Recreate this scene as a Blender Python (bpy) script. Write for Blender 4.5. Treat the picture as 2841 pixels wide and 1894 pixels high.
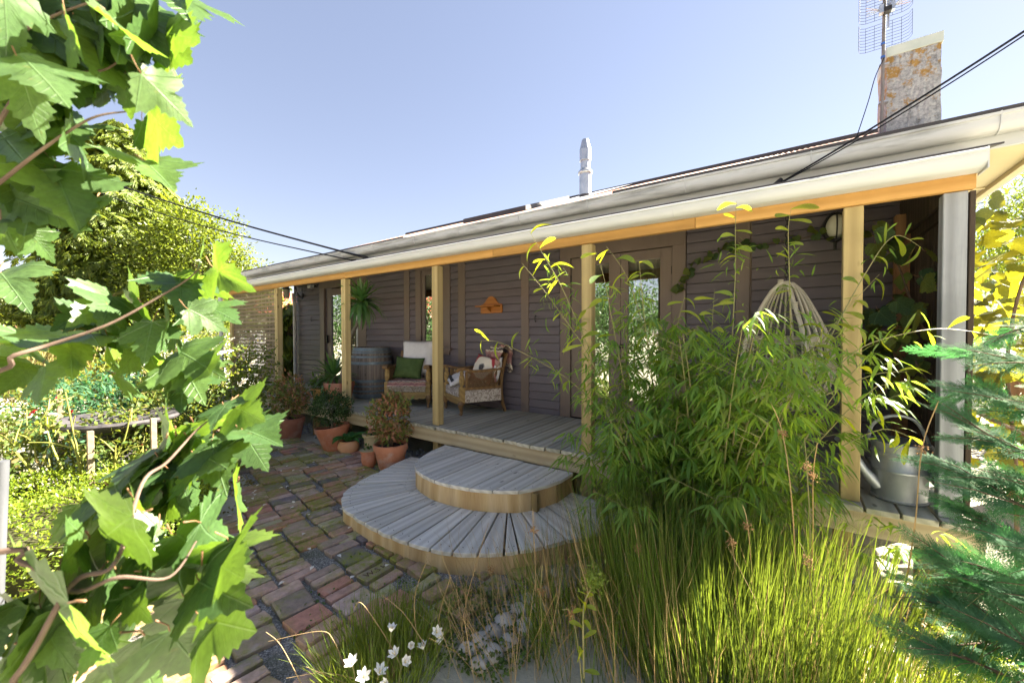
import bpy, bmesh, math, random
import numpy as np
from mathutils import Vector, Matrix, Euler
R = math.radians
random.seed(7)
rng = np.random.RandomState(11)
for _o in list(bpy.data.objects): bpy.data.objects.remove(_o)
SC = bpy.context.scene
COL = SC.collection
ZD = 0.53                                   # deck height above the ground (metres)

# ------------------------------------------------------------------ camera
FPX, CX, CY = 1103.98, 1420.5, 947.0        # focal length / centre in pixels of the 2841 px wide photograph
YAW, PIT, ROL = -0.61055, -0.018239, -0.0022732
CAM = Vector((0.0, -3.333, ZD + 1.1))
_fw = Vector((math.sin(YAW)*math.cos(PIT), math.cos(YAW)*math.cos(PIT), math.sin(PIT)))
_r = Vector((math.cos(YAW), -math.sin(YAW), 0))
_u = _r.cross(_fw)
_r2 = _r*math.cos(ROL) + _u*math.sin(ROL)
_u2 = _u*math.cos(ROL) - _r*math.sin(ROL)
cd = bpy.data.cameras.new('camera'); cam = bpy.data.objects.new('camera', cd); COL.objects.link(cam)
cd.sensor_width = 36.0; cd.lens = FPX/2841*36
cd.clip_start = 0.02; cd.clip_end = 2000
cd.dof.use_dof = True; cd.dof.focus_distance = 4.6; cd.dof.aperture_fstop = 4.5
Mc = Matrix((( _r2.x, _u2.x, -_fw.x, CAM.x), (_r2.y, _u2.y, -_fw.y, CAM.y), (_r2.z, _u2.z, -_fw.z, CAM.z), (0,0,0,1)))
cam.matrix_world = Mc
SC.camera = cam
def ray(sx, sy): return _r2*((sx-CX)/FPX) - _u2*((sy-CY)/FPX) + _fw
def at(sx, sy, d): return CAM + ray(sx, sy)*d            # the place seen at that spot of the photograph, d metres ahead
def onz(sx, sy, z=0.0):
    d = ray(sx, sy); return CAM + d*((z-CAM.z)/d.z)

# ------------------------------------------------------------------ light
SUN_A, SUN_E = R(38), R(39.5)               # azimuth from +Y towards +X, elevation
W = bpy.data.worlds.new('World'); SC.world = W; W.use_nodes = True
nt = W.node_tree; nt.nodes.clear()
sky = nt.nodes.new('ShaderNodeTexSky'); sky.sky_type = 'NISHITA'; sky.sun_disc = False
sky.sun_elevation = SUN_E; sky.sun_rotation = SUN_A
sky.air_density = 1.0; sky.dust_density = 0.15; sky.ozone_density = 2.2
bg = nt.nodes.new('ShaderNodeBackground'); bg.inputs[1].default_value = 0.050
wo = nt.nodes.new('ShaderNodeOutputWorld')
gm_ = nt.nodes.new('ShaderNodeGamma'); gm_.inputs[1].default_value = 0.66
tn_ = nt.nodes.new('ShaderNodeMix'); tn_.data_type = 'RGBA'; tn_.blend_type = 'MULTIPLY'; tn_.inputs[0].default_value = 1.0; tn_.inputs[7].default_value = (.86, .75, .76, 1)
nt.links.new(sky.outputs[0], gm_.inputs[0]); nt.links.new(gm_.outputs[0], tn_.inputs[6])
nt.links.new(tn_.outputs[2], bg.inputs[0]); nt.links.new(bg.outputs[0], wo.inputs[0])
sl = bpy.data.lights.new('sun', 'SUN'); sl.energy = 4.8; sl.angle = R(0.53); sl.color = (1.0, 0.90, 0.74)
so = bpy.data.objects.new('sun', sl); COL.objects.link(so)
sd = Vector((math.sin(SUN_A)*math.cos(SUN_E), math.cos(SUN_A)*math.cos(SUN_E), math.sin(SUN_E)))
so.rotation_euler = (-sd).to_track_quat('-Z', 'Y').to_euler(); so.location = (6, 6, 12)
SC.view_settings.view_transform = 'Standard'; SC.view_settings.look = 'None'
SC.view_settings.exposure = 3.35; SC.view_settings.gamma = 1.0
SC.view_settings.use_curve_mapping = False
SC.render.engine = 'CYCLES'
SC.cycles.max_bounces = 9; SC.cycles.transparent_max_bounces = 16; SC.cycles.diffuse_bounces = 6
SC.cycles.transmission_bounces = 4; SC.cycles.glossy_bounces = 3; SC.cycles.caustics_reflective = False; SC.cycles.caustics_refractive = False

# ------------------------------------------------------------------ materials
def _n(nt, t, **kw):
    n = nt.nodes.new(t)
    for k, v in kw.items(): setattr(n, k, v)
    return n
def base_mat(name):
    m = bpy.data.materials.new(name); m.use_nodes = True
    nt = m.node_tree
    return m, nt, nt.nodes['Principled BSDF'], nt.nodes['Material Output']
def c4(c): return (c[0], c[1], c[2], 1)
def coords(nt, scale=(1,1,1), kind='Object', jitter=True):
    tc = _n(nt, 'ShaderNodeTexCoord'); mp = _n(nt, 'ShaderNodeMapping')
    mp.inputs['Scale'].default_value = scale
    nt.links.new(tc.outputs[kind], mp.inputs['Vector'])
    if jitter:
        oi = _n(nt, 'ShaderNodeObjectInfo'); mu = _n(nt, 'ShaderNodeMath', operation='MULTIPLY'); mu.inputs[1].default_value = 37.0
        nt.links.new(oi.outputs['Random'], mu.inputs[0]); nt.links.new(mu.outputs[0], mp.inputs['Location'])
    return mp.outputs['Vector']
def noise(nt, vec, scale, detail=4, rough=0.6, dist=0.0):
    t = _n(nt, 'ShaderNodeTexNoise'); t.inputs['Scale'].default_value = scale; t.inputs['Detail'].default_value = detail
    t.inputs['Roughness'].default_value = rough; t.inputs['Distortion'].default_value = dist
    nt.links.new(vec, t.inputs['Vector']); return t.outputs['Fac']
def ramp(nt, fac, stops):
    r = _n(nt, 'ShaderNodeValToRGB'); e = r.color_ramp.elements
    while len(e) < len(stops): e.new(0.5)
    for el, (p, c) in zip(e, stops):
        el.position = p; el.color = c4(c) if not isinstance(c, (int, float)) else (c, c, c, 1)
    nt.links.new(fac, r.inputs['Fac']); return r.outputs['Color']
def mixc(nt, fac, a, b, mode='MIX'):
    m = _n(nt, 'ShaderNodeMix', data_type='RGBA', blend_type=mode)
    if isinstance(fac, (int, float)): m.inputs[0].default_value = fac
    else: nt.links.new(fac, m.inputs[0])
    for i, v in ((6, a), (7, b)):
        if isinstance(v, tuple): m.inputs[i].default_value = c4(v)
        else: nt.links.new(v, m.inputs[i])
    return m.outputs[2]
def math_(nt, op, a, b=None):
    m = _n(nt, 'ShaderNodeMath', operation=op)
    for i, v in ((0, a), (1, b)):
        if v is None: continue
        if isinstance(v, (int, float)): m.inputs[i].default_value = v
        else: nt.links.new(v, m.inputs[i])
    return m.outputs[0]
def bump(nt, bsdf, h, strength=0.3, dist=0.01):
    b = _n(nt, 'ShaderNodeBump'); b.inputs['Strength'].default_value = strength; b.inputs['Distance'].default_value = dist
    nt.links.new(h, b.inputs['Height']); nt.links.new(b.outputs[0], bsdf.inputs['Normal'])
def objvar(nt, col, lo=0.8, hi=1.2, island=False):
    """brightness of the whole piece varies from piece to piece"""
    if island: src = _n(nt, 'ShaderNodeNewGeometry').outputs['Random Per Island']
    else: src = _n(nt, 'ShaderNodeObjectInfo').outputs['Random']
    mr = _n(nt, 'ShaderNodeMapRange'); mr.inputs[3].default_value = lo; mr.inputs[4].default_value = hi
    nt.links.new(src, mr.inputs[0])
    return mixc(nt, 1.0, col, mr.outputs[0], 'MULTIPLY')
def mat(name, c1, c2=None, scale=6, stretch=(1,1,1), rough=0.7, bmp=0.2, var=0.12, metal=0.0, spec=0.3, detail=5, dist=0.0, lo=0.35, hi=0.68):
    m, nt, b, out = base_mat(name)
    v = coords(nt, stretch)
    f = noise(nt, v, scale, detail, 0.62, dist)
    col = ramp(nt, f, [(lo, c1), (hi, c2 or c1)])
    if var: col = objvar(nt, col, 1-var, 1+var)
    nt.links.new(col, b.inputs['Base Color'])
    b.inputs['Roughness'].default_value = rough; b.inputs['Metallic'].default_value = metal
    b.inputs['Specular IOR Level'].default_value = spec
    if bmp: bump(nt, b, f, bmp)
    return m
def wood(name, c1, c2, dark, axis, rough=0.75, var=0.15, bmp=0.35, green=None, spec=0.2):
    """sawn timber, grain along the axis: fine streaks, growth-ring bands, knots, a few dark stains"""
    m, nt, b, out = base_mat(name)
    st = [9, 9, 9]; st[axis] = 0.55
    v = coords(nt, tuple(st))
    f1 = noise(nt, v, 6.0, 6, 0.65, 0.6)
    st2 = [2.2, 2.2, 2.2]; st2[axis] = 0.18
    v2 = coords(nt, tuple(st2))
    wv = _n(nt, 'ShaderNodeTexWave', wave_type='RINGS'); wv.rings_direction = 'XYZ'[axis]
    wv.inputs['Scale'].default_value = 2.6; wv.inputs['Distortion'].default_value = 3.5; wv.inputs['Detail'].default_value = 2
    wv.inputs['Detail Scale'].default_value = 0.6
    nt.links.new(v2, wv.inputs['Vector'])
    col = mixc(nt, ramp(nt, f1, [(0.3, 0.0), (0.7, 1.0)]), c1, c2)
    col = mixc(nt, math_(nt, 'MULTIPLY', wv.outputs['Fac'], 0.5), col, dark)
    v3 = coords(nt, (1, 1, 1))
    f3 = noise(nt, v3, 2.3, 4, 0.6)
    col = mixc(nt, math_(nt, 'MULTIPLY', ramp(nt, f3, [(0.52, 0.0), (0.75, 1.0)]), 0.45), col, green or dark)
    vo = _n(nt, 'ShaderNodeTexVoronoi'); vo.inputs['Scale'].default_value = 2.3
    st4 = [3.2, 3.2, 3.2]; st4[axis] = 1.3
    nt.links.new(coords(nt, tuple(st4)), vo.inputs['Vector'])
    col = mixc(nt, ramp(nt, vo.outputs['Distance'], [(0.06, 0.75), (0.12, 0.0)]), col, tuple(x*0.45 for x in dark))
    col = objvar(nt, col, 1-var, 1+var)
    nt.links.new(col, b.inputs['Base Color'])
    b.inputs['Roughness'].default_value = rough; b.inputs['Specular IOR Level'].default_value = spec
    bump(nt, b, f1, bmp, 0.004)
    return m
def leafmat(name, cols, trans, tcol, rough=0.45, island=False, spec=0.4, veins=None, tlo=0.75):
    """cols: colours spread over the leaves; trans: share of light let through, tcol: its colour"""
    m, nt, b, out = base_mat(name)
    if island: src = _n(nt, 'ShaderNodeNewGeometry').outputs['Random Per Island']
    else: src = _n(nt, 'ShaderNodeObjectInfo').outputs['Random']
    stops = [(i/max(1, len(cols)-1), c) for i, c in enumerate(cols)]
    col = ramp(nt, src, stops)
    tc = _n(nt, 'ShaderNodeTexCoord')
    f = noise(nt, tc.outputs['Object'], 14 if not island else 6, 3)
    col = mixc(nt, 1.0, col, ramp(nt, f, [(0.3, 0.78), (0.7, 1.2)]), 'MULTIPLY')
    vm = None
    if veins:                               # ribs run from the stalk to the lobe tips, finer ones branch off them
        sp = _n(nt, 'ShaderNodeSeparateXYZ'); nt.links.new(tc.outputs['Object'], sp.inputs[0])
        nt.links.new(tc.outputs['Object'], sp.inputs[0])
        uvn = _n(nt, 'ShaderNodeUVMap'); uvn.uv_map = 'UVMap'
        nt.links.new(uvn.outputs[0], sp.inputs[0])
        u = sp.outputs[0]; av = math_(nt, 'ABSOLUTE', sp.outputs[1])
        for th in veins:
            c_, s_ = math.cos(R(th)), math.sin(R(th))
            dd = math_(nt, 'ABSOLUTE', math_(nt, 'SUBTRACT', math_(nt, 'MULTIPLY', u, s_), math_(nt, 'MULTIPLY', av, c_)))
            al = math_(nt, 'ADD', math_(nt, 'MULTIPLY', u, c_), math_(nt, 'MULTIPLY', av, s_))
            dd = math_(nt, 'ADD', dd, math_(nt, 'MULTIPLY', al, .006))
            k = math_(nt, 'MULTIPLY', ramp(nt, dd, [(.006, 1.0), (.016, 0.0)]), math_(nt, 'GREATER_THAN', al, 0.0))
            rb = math_(nt, 'PINGPONG', math_(nt, 'ADD', al, math_(nt, 'MULTIPLY', dd, -.85)), .055)
            k2 = math_(nt, 'MULTIPLY', ramp(nt, rb, [(.0, .5), (.006, 0.0)]), ramp(nt, dd, [(.12, 1.0), (.2, 0.0)]))
            k = math_(nt, 'MAXIMUM', k, k2) if th == veins[0] else k
            vm = k if vm is None else math_(nt, 'MAXIMUM', vm, k)
        col = mixc(nt, math_(nt, 'MULTIPLY', vm, .55), col, tuple(min(1, x*2.2+.03) for x in cols[-1]))
        f5 = noise(nt, tc.outputs['Object'], 5, 3); bl_ = math_(nt, 'MULTIPLY', ramp(nt, f5, [(.66, 0.0), (.74, 1.0)]), .6)
        col = mixc(nt, bl_, col, (.16, .12, .03))
        bump(nt, b, math_(nt, 'MULTIPLY', vm, -1.0), .5, .01)
    nt.links.new(col, b.inputs['Base Color']); b.inputs['Roughness'].default_value = rough
    b.inputs['Specular IOR Level'].default_value = spec
    tb = _n(nt, 'ShaderNodeBsdfTranslucent')
    tm = mixc(nt, 1.0, ramp(nt, src, [(0, tuple(x*tlo for x in tcol)), (1, tuple(min(1, x*1.25) for x in tcol))]), ramp(nt, f, [(0.3, 0.8), (0.7, 1.15)]), 'MULTIPLY')
    nt.links.new(tm, tb.inputs['Color'])
    ms = _n(nt, 'ShaderNodeMixShader'); ms.inputs[0].default_value = trans
    nt.links.new(b.outputs[0], ms.inputs[1]); nt.links.new(tb.outputs[0], ms.inputs[2]); nt.links.new(ms.outputs[0], out.inputs[0])
    return m

# ------------------------------------------------------------------ mesh helpers
WM = {}
def link(name, data, parent=None, M=None):
    o = bpy.data.objects.new(name, data); COL.objects.link(o)
    M = M or Matrix()
    WM[o.name] = M.copy()
    if parent is not None:
        o.parent = parent; o.matrix_basis = WM[parent.name].inverted() @ M
    else: o.matrix_basis = M
    return o
def tag(o, label=None, cat=None, group=None, kind=None):
    if label: o['label'] = label
    if cat: o['category'] = cat
    if group: o['group'] = group
    if kind: o['kind'] = kind
    return o
def thing(name, loc, label, cat, group=None, kind=None):
    return tag(link(name, None, None, Matrix.Translation(Vector(loc))), label, cat, group, kind)
def np_mesh(name, V, F, mats=(), smooth=False, mi=None):
    V = np.asarray(V, dtype=np.float32); F = np.asarray(F, dtype=np.int32)
    me = bpy.data.meshes.new(name)
    me.vertices.add(len(V)); me.vertices.foreach_set('co', V.ravel())
    k = F.shape[1]
    me.loops.add(F.size); me.loops.foreach_set('vertex_index', F.ravel())
    me.polygons.add(len(F)); me.polygons.foreach_set('loop_start', np.arange(0, F.size, k, dtype=np.int32))
    if smooth: me.polygons.foreach_set('use_smooth', np.ones(len(F), dtype=bool))
    if mi is not None: me.polygons.foreach_set('material_index', np.asarray(mi, dtype=np.int32))
    me.update(calc_edges=True)
    for m in mats: me.materials.append(m)
    return me
def unit(a): return a/np.maximum(np.linalg.norm(a, axis=-1, keepdims=True), 1e-9)
def scatter(T, TF, P, D, N, L, Wd, H=None):
    """copies of a template (u along D, v across, w along the normal) at the points P"""
    P = np.asarray(P, float); n = len(P); D = unit(np.asarray(D, float)); N = np.asarray(N, float)
    L = np.broadcast_to(np.asarray(L, float), (n,)); Wd = np.broadcast_to(np.asarray(Wd, float), (n,))
    H = L if H is None else np.broadcast_to(np.asarray(H, float), (n,))
    S = unit(np.cross(N, D)); Nn = np.cross(D, S)
    T = np.asarray(T, float); TF = np.asarray(TF)
    V = (P[:, None, :] + T[None, :, 0:1]*(D*L[:, None])[:, None, :] + T[None, :, 1:2]*(S*Wd[:, None])[:, None, :]
         + T[None, :, 2:3]*(Nn*H[:, None])[:, None, :])
    F = TF[None] + (np.arange(n)*len(T))[:, None, None]
    return V.reshape(-1, 3), F.reshape(-1, TF.shape[1])
def merge(parts):
    Vs, Fs, o = [], [], 0
    for V, F in parts:
        Vs.append(V); Fs.append(F+o); o += len(V)
    return np.concatenate(Vs), np.concatenate(Fs)
def obj_np(name, VF, m, parent=None, smooth=False, kind=None):
    V, F = VF; c = V.mean(axis=0)
    me = np_mesh(name, V-c, F, m if isinstance(m, (list, tuple)) else [m], smooth)
    o = link(name, me, parent, Matrix.Translation(Vector(c)))
    if kind: o['kind'] = kind
    return o
# leaf templates
OVAL = ([(0,0,0), (.45,.5,.12), (1,0,-.05), (.45,-.5,.12)], [(0,2,1), (0,3,2)])
OVAL4 = ([(0,0,0), (.3,.42,.09), (.62,.4,.07), (1,0,-.12), (.62,-.4,.07), (.3,-.42,.09), (.5,0,0)],
         [(0,6,1), (1,6,2), (2,6,3), (3,6,4), (4,6,5), (5,6,0)])
LANCE = ([(0,0,0), (.22,.5,.02), (.22,-.5,.02), (.6,.38,-.05), (.6,-.38,-.05), (1,0,-.25)],
         [(0,2,1), (1,2,3), (2,4,3), (3,4,5)])
BLADE = ([(0,.5,0), (0,-.5,0), (.35,.45,.0), (.35,-.45,.0), (.7,.3,-.04), (.7,-.3,-.04), (1,0,-.12)],
         [(0,1,2), (1,3,2), (2,3,4), (3,5,4), (4,5,6)])
def rand_dirs(n, up=0.0, r=None):
    r = r or rng
    d = r.normal(size=(n, 3)); d[:, 2] += up; return unit(d)
class MB:
    """collects shapes for ONE mesh object, in world coordinates"""
    def __init__(s): s.v = []; s.f = []; s.m = []; s.x = None
    def add(s, vs, fs, mi=0):
        o = len(s.v)
        for p in vs:
            p = Vector(p); s.v.append(s.x @ p if s.x is not None else p)
        for f in fs: s.f.append([i+o for i in f]); s.m.append(mi)
    def box(s, x0, x1, y0, y1, z0, z1, mi=0):
        s.add([(x0,y0,z0),(x1,y0,z0),(x1,y1,z0),(x0,y1,z0),(x0,y0,z1),(x1,y0,z1),(x1,y1,z1),(x0,y1,z1)],
              [(0,3,2,1),(4,5,6,7),(0,1,5,4),(1,2,6,5),(2,3,7,6),(3,0,4,7)], mi); return s
    def prism(s, poly, z0, z1, mi=0):
        n = len(poly)
        s.add([(p[0],p[1],z0) for p in poly]+[(p[0],p[1],z1) for p in poly],
              [tuple(range(n-1,-1,-1)), tuple(range(n, 2*n))]+[(i,(i+1)%n,(i+1)%n+n,i+n) for i in range(n)], mi); return s
    def extrude(s, poly, p0, p1, up=(0,0,1), mi=0, cap=True):
        """a profile (a across, b up) swept from p0 to p1"""
        p0 = Vector(p0); p1 = Vector(p1); d = (p1-p0).normalized(); upv = Vector(up); a = d.cross(upv).normalized(); b = a.cross(d)
        n = len(poly); vs = [p0+a*q[0]+b*q[1] for q in poly]+[p1+a*q[0]+b*q[1] for q in poly]
        fs = [(i,(i+1)%n,(i+1)%n+n,i+n) for i in range(n)]
        if cap: fs += [tuple(range(n-1,-1,-1)), tuple(range(n,2*n))]
        s.add(vs, fs, mi); return s
    def tube(s, pts, rad, n=8, mi=0, closed=False, cap=True):
        pts = [Vector(p) for p in pts]; k = len(pts)
        rs = rad if isinstance(rad, (list, tuple)) else [rad]*k
        vs = []; prev = None
        for i, p in enumerate(pts):
            if closed: t = pts[(i+1)%k]-pts[i-1]
            else: t = pts[min(i+1,k-1)]-pts[max(i-1,0)]
            t = t.normalized() if t.length > 1e-9 else Vector((0,0,1))
            if prev is None:
                a = t.orthogonal().normalized()
            else:
                a = prev - t*prev.dot(t); a = a.normalized() if a.length > 1e-6 else t.orthogonal().normalized()
            prev = a; b = t.cross(a)
            for j in range(n):
                g = 2*math.pi*j/n; vs.append(p+(a*math.cos(g)+b*math.sin(g))*rs[i])
        fs = []
        for i in range(k if closed else k-1):
            i2 = (i+1)%k
            for j in range(n): fs.append((i*n+j, i*n+(j+1)%n, i2*n+(j+1)%n, i2*n+j))
        if cap and not closed: fs += [tuple(range(n-1,-1,-1)), tuple(range((k-1)*n, k*n))]
        s.add(vs, fs, mi); return s
    def lathe(s, prof, c=(0,0,0), n=24, mi=0, flute=0.0, tilt=None):
        c = Vector(c); vs = []
        for r, z in prof:
            for j in range(n):
                g = 2*math.pi*j/n; rr = r*(1-(flute if j % 2 else 0))
                p = Vector((rr*math.cos(g), rr*math.sin(g), z)); vs.append(c+(tilt @ p if tilt else p))
        fs = [(i*n+j, i*n+(j+1)%n, (i+1)*n+(j+1)%n, (i+1)*n+j) for i in range(len(prof)-1) for j in range(n)]
        if prof[0][0] > 1e-4: fs.append(tuple(range(n-1,-1,-1)))
        if prof[-1][0] > 1e-4: fs.append(tuple(range((len(prof)-1)*n, len(prof)*n)))
        s.add(vs, fs, mi); return s
    def grid(s, fn, nu, nv, mi=0, wrapu=False):
        vs = [fn(i/(nu if wrapu else nu-1), j/(nv-1)) for i in range(nu) for j in range(nv)]
        fs = [(i*nv+j, ((i+1)%nu)*nv+j, ((i+1)%nu)*nv+j+1, i*nv+j+1) for i in range(nu if wrapu else nu-1) for j in range(nv-1)]
        s.add(vs, fs, mi); return s
    def build(s, name, m, parent=None, bev=0.0, smooth=False, label=None, ang=38, rot=None):
        """links the collected shapes as one object, its origin at the middle of its box (rot: its own axes)"""
        lo = Vector((min(p.x for p in s.v), min(p.y for p in s.v), min(p.z for p in s.v)))
        hi = Vector((max(p.x for p in s.v), max(p.y for p in s.v), max(p.z for p in s.v)))
        M = Matrix.Translation((lo+hi)/2)
        if rot is not None: M = M @ rot
        Mi = M.inverted()
        me = bpy.data.meshes.new(name)
        me.from_pydata([Mi @ p for p in s.v], [], s.f)
        for q in (m if isinstance(m, (list, tuple)) else [m]): me.materials.append(q)
        if any(s.m): me.polygons.foreach_set('material_index', s.m)
        bm = bmesh.new(); bm.from_mesh(me)
        bmesh.ops.recalc_face_normals(bm, faces=bm.faces)
        if bev:
            es = [e for e in bm.edges if len(e.link_faces) == 2 and e.calc_face_angle(0) > R(35)]
            bmesh.ops.bevel(bm, geom=es, offset=bev, segments=1, affect='EDGES', clamp_overlap=True)
        bm.to_mesh(me); bm.free()
        if smooth:
            me.polygons.foreach_set('use_smooth', [True]*len(me.polygons)); me.set_sharp_from_angle(angle=R(ang))
        o = link(name, me, parent, M)
        if label: o['label'] = label
        return o
def bez(pts, n=8):
    """Catmull-Rom through the points"""
    P = [Vector(p) for p in pts]; out = []
    for i in range(len(P)-1):
        p0 = P[max(i-1,0)]; p1 = P[i]; p2 = P[i+1]; p3 = P[min(i+2,len(P)-1)]
        for j in range(n):
            t = j/n
            out.append(0.5*((2*p1)+(p2-p0)*t+(2*p0-5*p1+4*p2-p3)*t*t+(3*p1-p0-3*p2+p3)*t**3))
    out.append(P[-1]); return out
def copy_tree(o, parent=None, M=None):
    c = o.copy(); COL.objects.link(c)
    if parent is not None: c.parent = parent
    if M is not None: c.matrix_basis = M
    WM[c.name] = (WM[parent.name] if parent is not None else Matrix()) @ c.matrix_basis
    for ch in list(o.children): copy_tree(ch, c)
    return c
# ------------------------------------------------------------------ material library
M_ = {}
M_['beam'] = wood('fresh_pine', (.56,.33,.12), (.47,.27,.09), (.34,.18,.055), 0)
M_['post'] = wood('treated_post', (.52,.41,.20), (.44,.345,.165), (.29,.215,.10), 2, bmp=.25)
M_['grey_post'] = wood('weathered_post', (.33,.35,.385), (.27,.285,.32), (.13,.135,.15), 2, bmp=.4)
M_['deck'] = wood('weathered_decking', (.47,.45,.38), (.38,.37,.31), (.22,.21,.16), 1, var=.16, green=(.25,.26,.17))
M_['step'] = wood('grey_step_board', (.64,.62,.57), (.55,.535,.49), (.34,.32,.28), 1, var=.12, green=(.42,.40,.32))
M_['rim'] = wood('rim_joist', (.52,.44,.30), (.44,.37,.25), (.27,.21,.13), 0)
M_['pile'] = wood('timber_pile', (.32,.24,.11), (.24,.18,.08), (.15,.10,.05), 2)
M_['lattice'] = wood('lattice_slat', (.30,.235,.16), (.23,.18,.125), (.14,.11,.08), 0, var=.2)
M_['latticev'] = wood('lattice_slat_upright', (.24,.19,.13), (.18,.145,.10), (.11,.09,.065), 2, var=.2)
M_['dark_timber'] = wood('old_dark_timber', (.085,.06,.045), (.05,.04,.03), (.03,.02,.015), 2)
M_['brown_post'] = wood('brown_upright', (.27,.15,.075), (.20,.11,.055), (.12,.06,.03), 2)
M_['wall'] = mat('dark_painted_weatherboard', (.086,.073,.090), (.116,.100,.118), 3, (.6,5,5), .5, .06, .05, spec=.45)
M_['trim'] = mat('brown_painted_trim', (.125,.094,.082), (.145,.110,.096), 3, (4,4,.5), .45, .05, .03, spec=.45)
M_['white'] = mat('cream_white_paint', (.46,.48,.51), (.52,.535,.56), 2.2, (1,4,4), .38, .05, .02, spec=.4)
M_['gutter'] = mat('stained_white_gutter', (.24,.245,.25), (.50,.515,.54), 3.5, (.5,2.5,4), .5, .15, .03, lo=.28, hi=.50)
M_['soffit'] = mat('cream_soffit_lining', (.66,.58,.38), (.70,.62,.42), 2, (1,1,1), .7, .03, .02)
M_['roof'] = mat('faded_red_roof_iron', (.40,.24,.19), (.48,.30,.24), 4, (1,1,1), .6, .1, 0)
M_['roofdark'] = mat('dark_roof_trim', (.045,.042,.045), (.06,.055,.058), 4, (1,1,1), .5, .1, 0)
M_['steel'] = mat('galvanised_steel', (.42,.45,.48), (.56,.58,.60), 9, (1,1,1), .38, .06, .04, metal=.85)
M_['steel_dull'] = mat('weathered_galvanised', (.30,.33,.37), (.46,.49,.53), 7, (1,1,.5), .45, .08, .04, metal=.6)
M_['black_metal'] = mat('black_painted_metal', (.016,.016,.018), (.026,.026,.028), 6, (1,1,1), .4, .05, 0)
M_['cable'] = mat('black_cable_sheath', (.016,.017,.022), (.022,.024,.03), 6, (1,1,1), .9, 0, 0, spec=.05)
M_['curtain'] = mat('cream_curtain', (.55,.48,.36), (.68,.60,.47), 5, (9,9,.3), .9, .1, 0)
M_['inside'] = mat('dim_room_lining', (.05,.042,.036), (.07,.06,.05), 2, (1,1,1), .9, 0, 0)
M_['ceil'] = mat('veranda_ceiling', (.66,.56,.40), (.70,.60,.44), 3, (1,4,1), .7, .05, 0)
M_['pvc'] = mat('pale_plastic_pipe', (.46,.47,.48), (.56,.57,.58), 3, (1,1,1), .4, .03, 0)
def glass_mat():
    m, nt, b, out = base_mat('window_glass')
    g = _n(nt, 'ShaderNodeBsdfGlossy'); g.inputs['Roughness'].default_value = 0.004; g.inputs['Color'].default_value = (1,1,1,1)
    t = _n(nt, 'ShaderNodeBsdfTransparent'); t.inputs['Color'].default_value = (.80,.84,.82,1)
    lw = _n(nt, 'ShaderNodeFresnel'); lw.inputs['IOR'].default_value = 1.9
    f = math_(nt, 'MULTIPLY', lw.outputs[0], 3.2); f = math_(nt, 'MINIMUM', f, 0.8)
    ms = _n(nt, 'ShaderNodeMixShader'); nt.links.new(f, ms.inputs[0]); nt.links.new(t.outputs[0], ms.inputs[1]); nt.links.new(g.outputs[0], ms.inputs[2])
    nt.links.new(ms.outputs[0], out.inputs[0]); return m
M_['glass'] = glass_mat()
def ground_mat():
    m, nt, b, out = base_mat('bare_soil_and_turf')
    v = coords(nt, (1,1,1), jitter=False)
    f = noise(nt, v, 1.1, 8, .65); g = noise(nt, v, 38, 5, .7)
    col = ramp(nt, f, [(.25, (.085,.066,.042)), (.5, (.13,.10,.063)), (.75, (.18,.145,.09))])
    col = mixc(nt, .5, col, ramp(nt, g, [(.3, (.05,.038,.025)), (.7, (.24,.19,.125))]))
    sep = _n(nt, 'ShaderNodeSeparateXYZ'); nt.links.new(v, sep.inputs[0])
    r2 = math_(nt, 'ADD', math_(nt, 'MULTIPLY', sep.outputs[0], sep.outputs[0]), math_(nt, 'MULTIPLY', sep.outputs[1], sep.outputs[1]))
    col = mixc(nt, ramp(nt, math_(nt, 'DIVIDE', r2, 900), [(.028, 0.0), (.06, 1.0)]), col, mixc(nt, f, (.34,.33,.25), (.46,.44,.36)))  # far ground made paler to bounce sunlight into the shaded veranda
    nt.links.new(col, b.inputs['Base Color']); b.inputs['Roughness'].default_value = .95; b.inputs['Specular IOR Level'].default_value = .1
    bump(nt, b, g, .7, .02); return m
def gravel_mat():
    m, nt, b, out = base_mat('fine_grey_gravel')
    v = coords(nt, (1,1,1), jitter=False)
    vo = _n(nt, 'ShaderNodeTexVoronoi'); vo.inputs['Scale'].default_value = 150; nt.links.new(v, vo.inputs['Vector'])
    s = _n(nt, 'ShaderNodeSeparateColor'); nt.links.new(vo.outputs['Color'], s.inputs[0])
    col = ramp(nt, s.outputs[0], [(0, (.08,.076,.07)), (.5, (.20,.19,.17)), (.85, (.30,.28,.25)), (1, (.5,.47,.42))])
    f = noise(nt, v, 2.6, 5)
    col = mixc(nt, ramp(nt, f, [(.5, 0.0), (.66, .7)]), col, (.055,.065,.02))
    nt.links.new(col, b.inputs['Base Color']); b.inputs['Roughness'].default_value = .9
    bump(nt, b, vo.outputs['Distance'], .8, .006); return m
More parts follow.
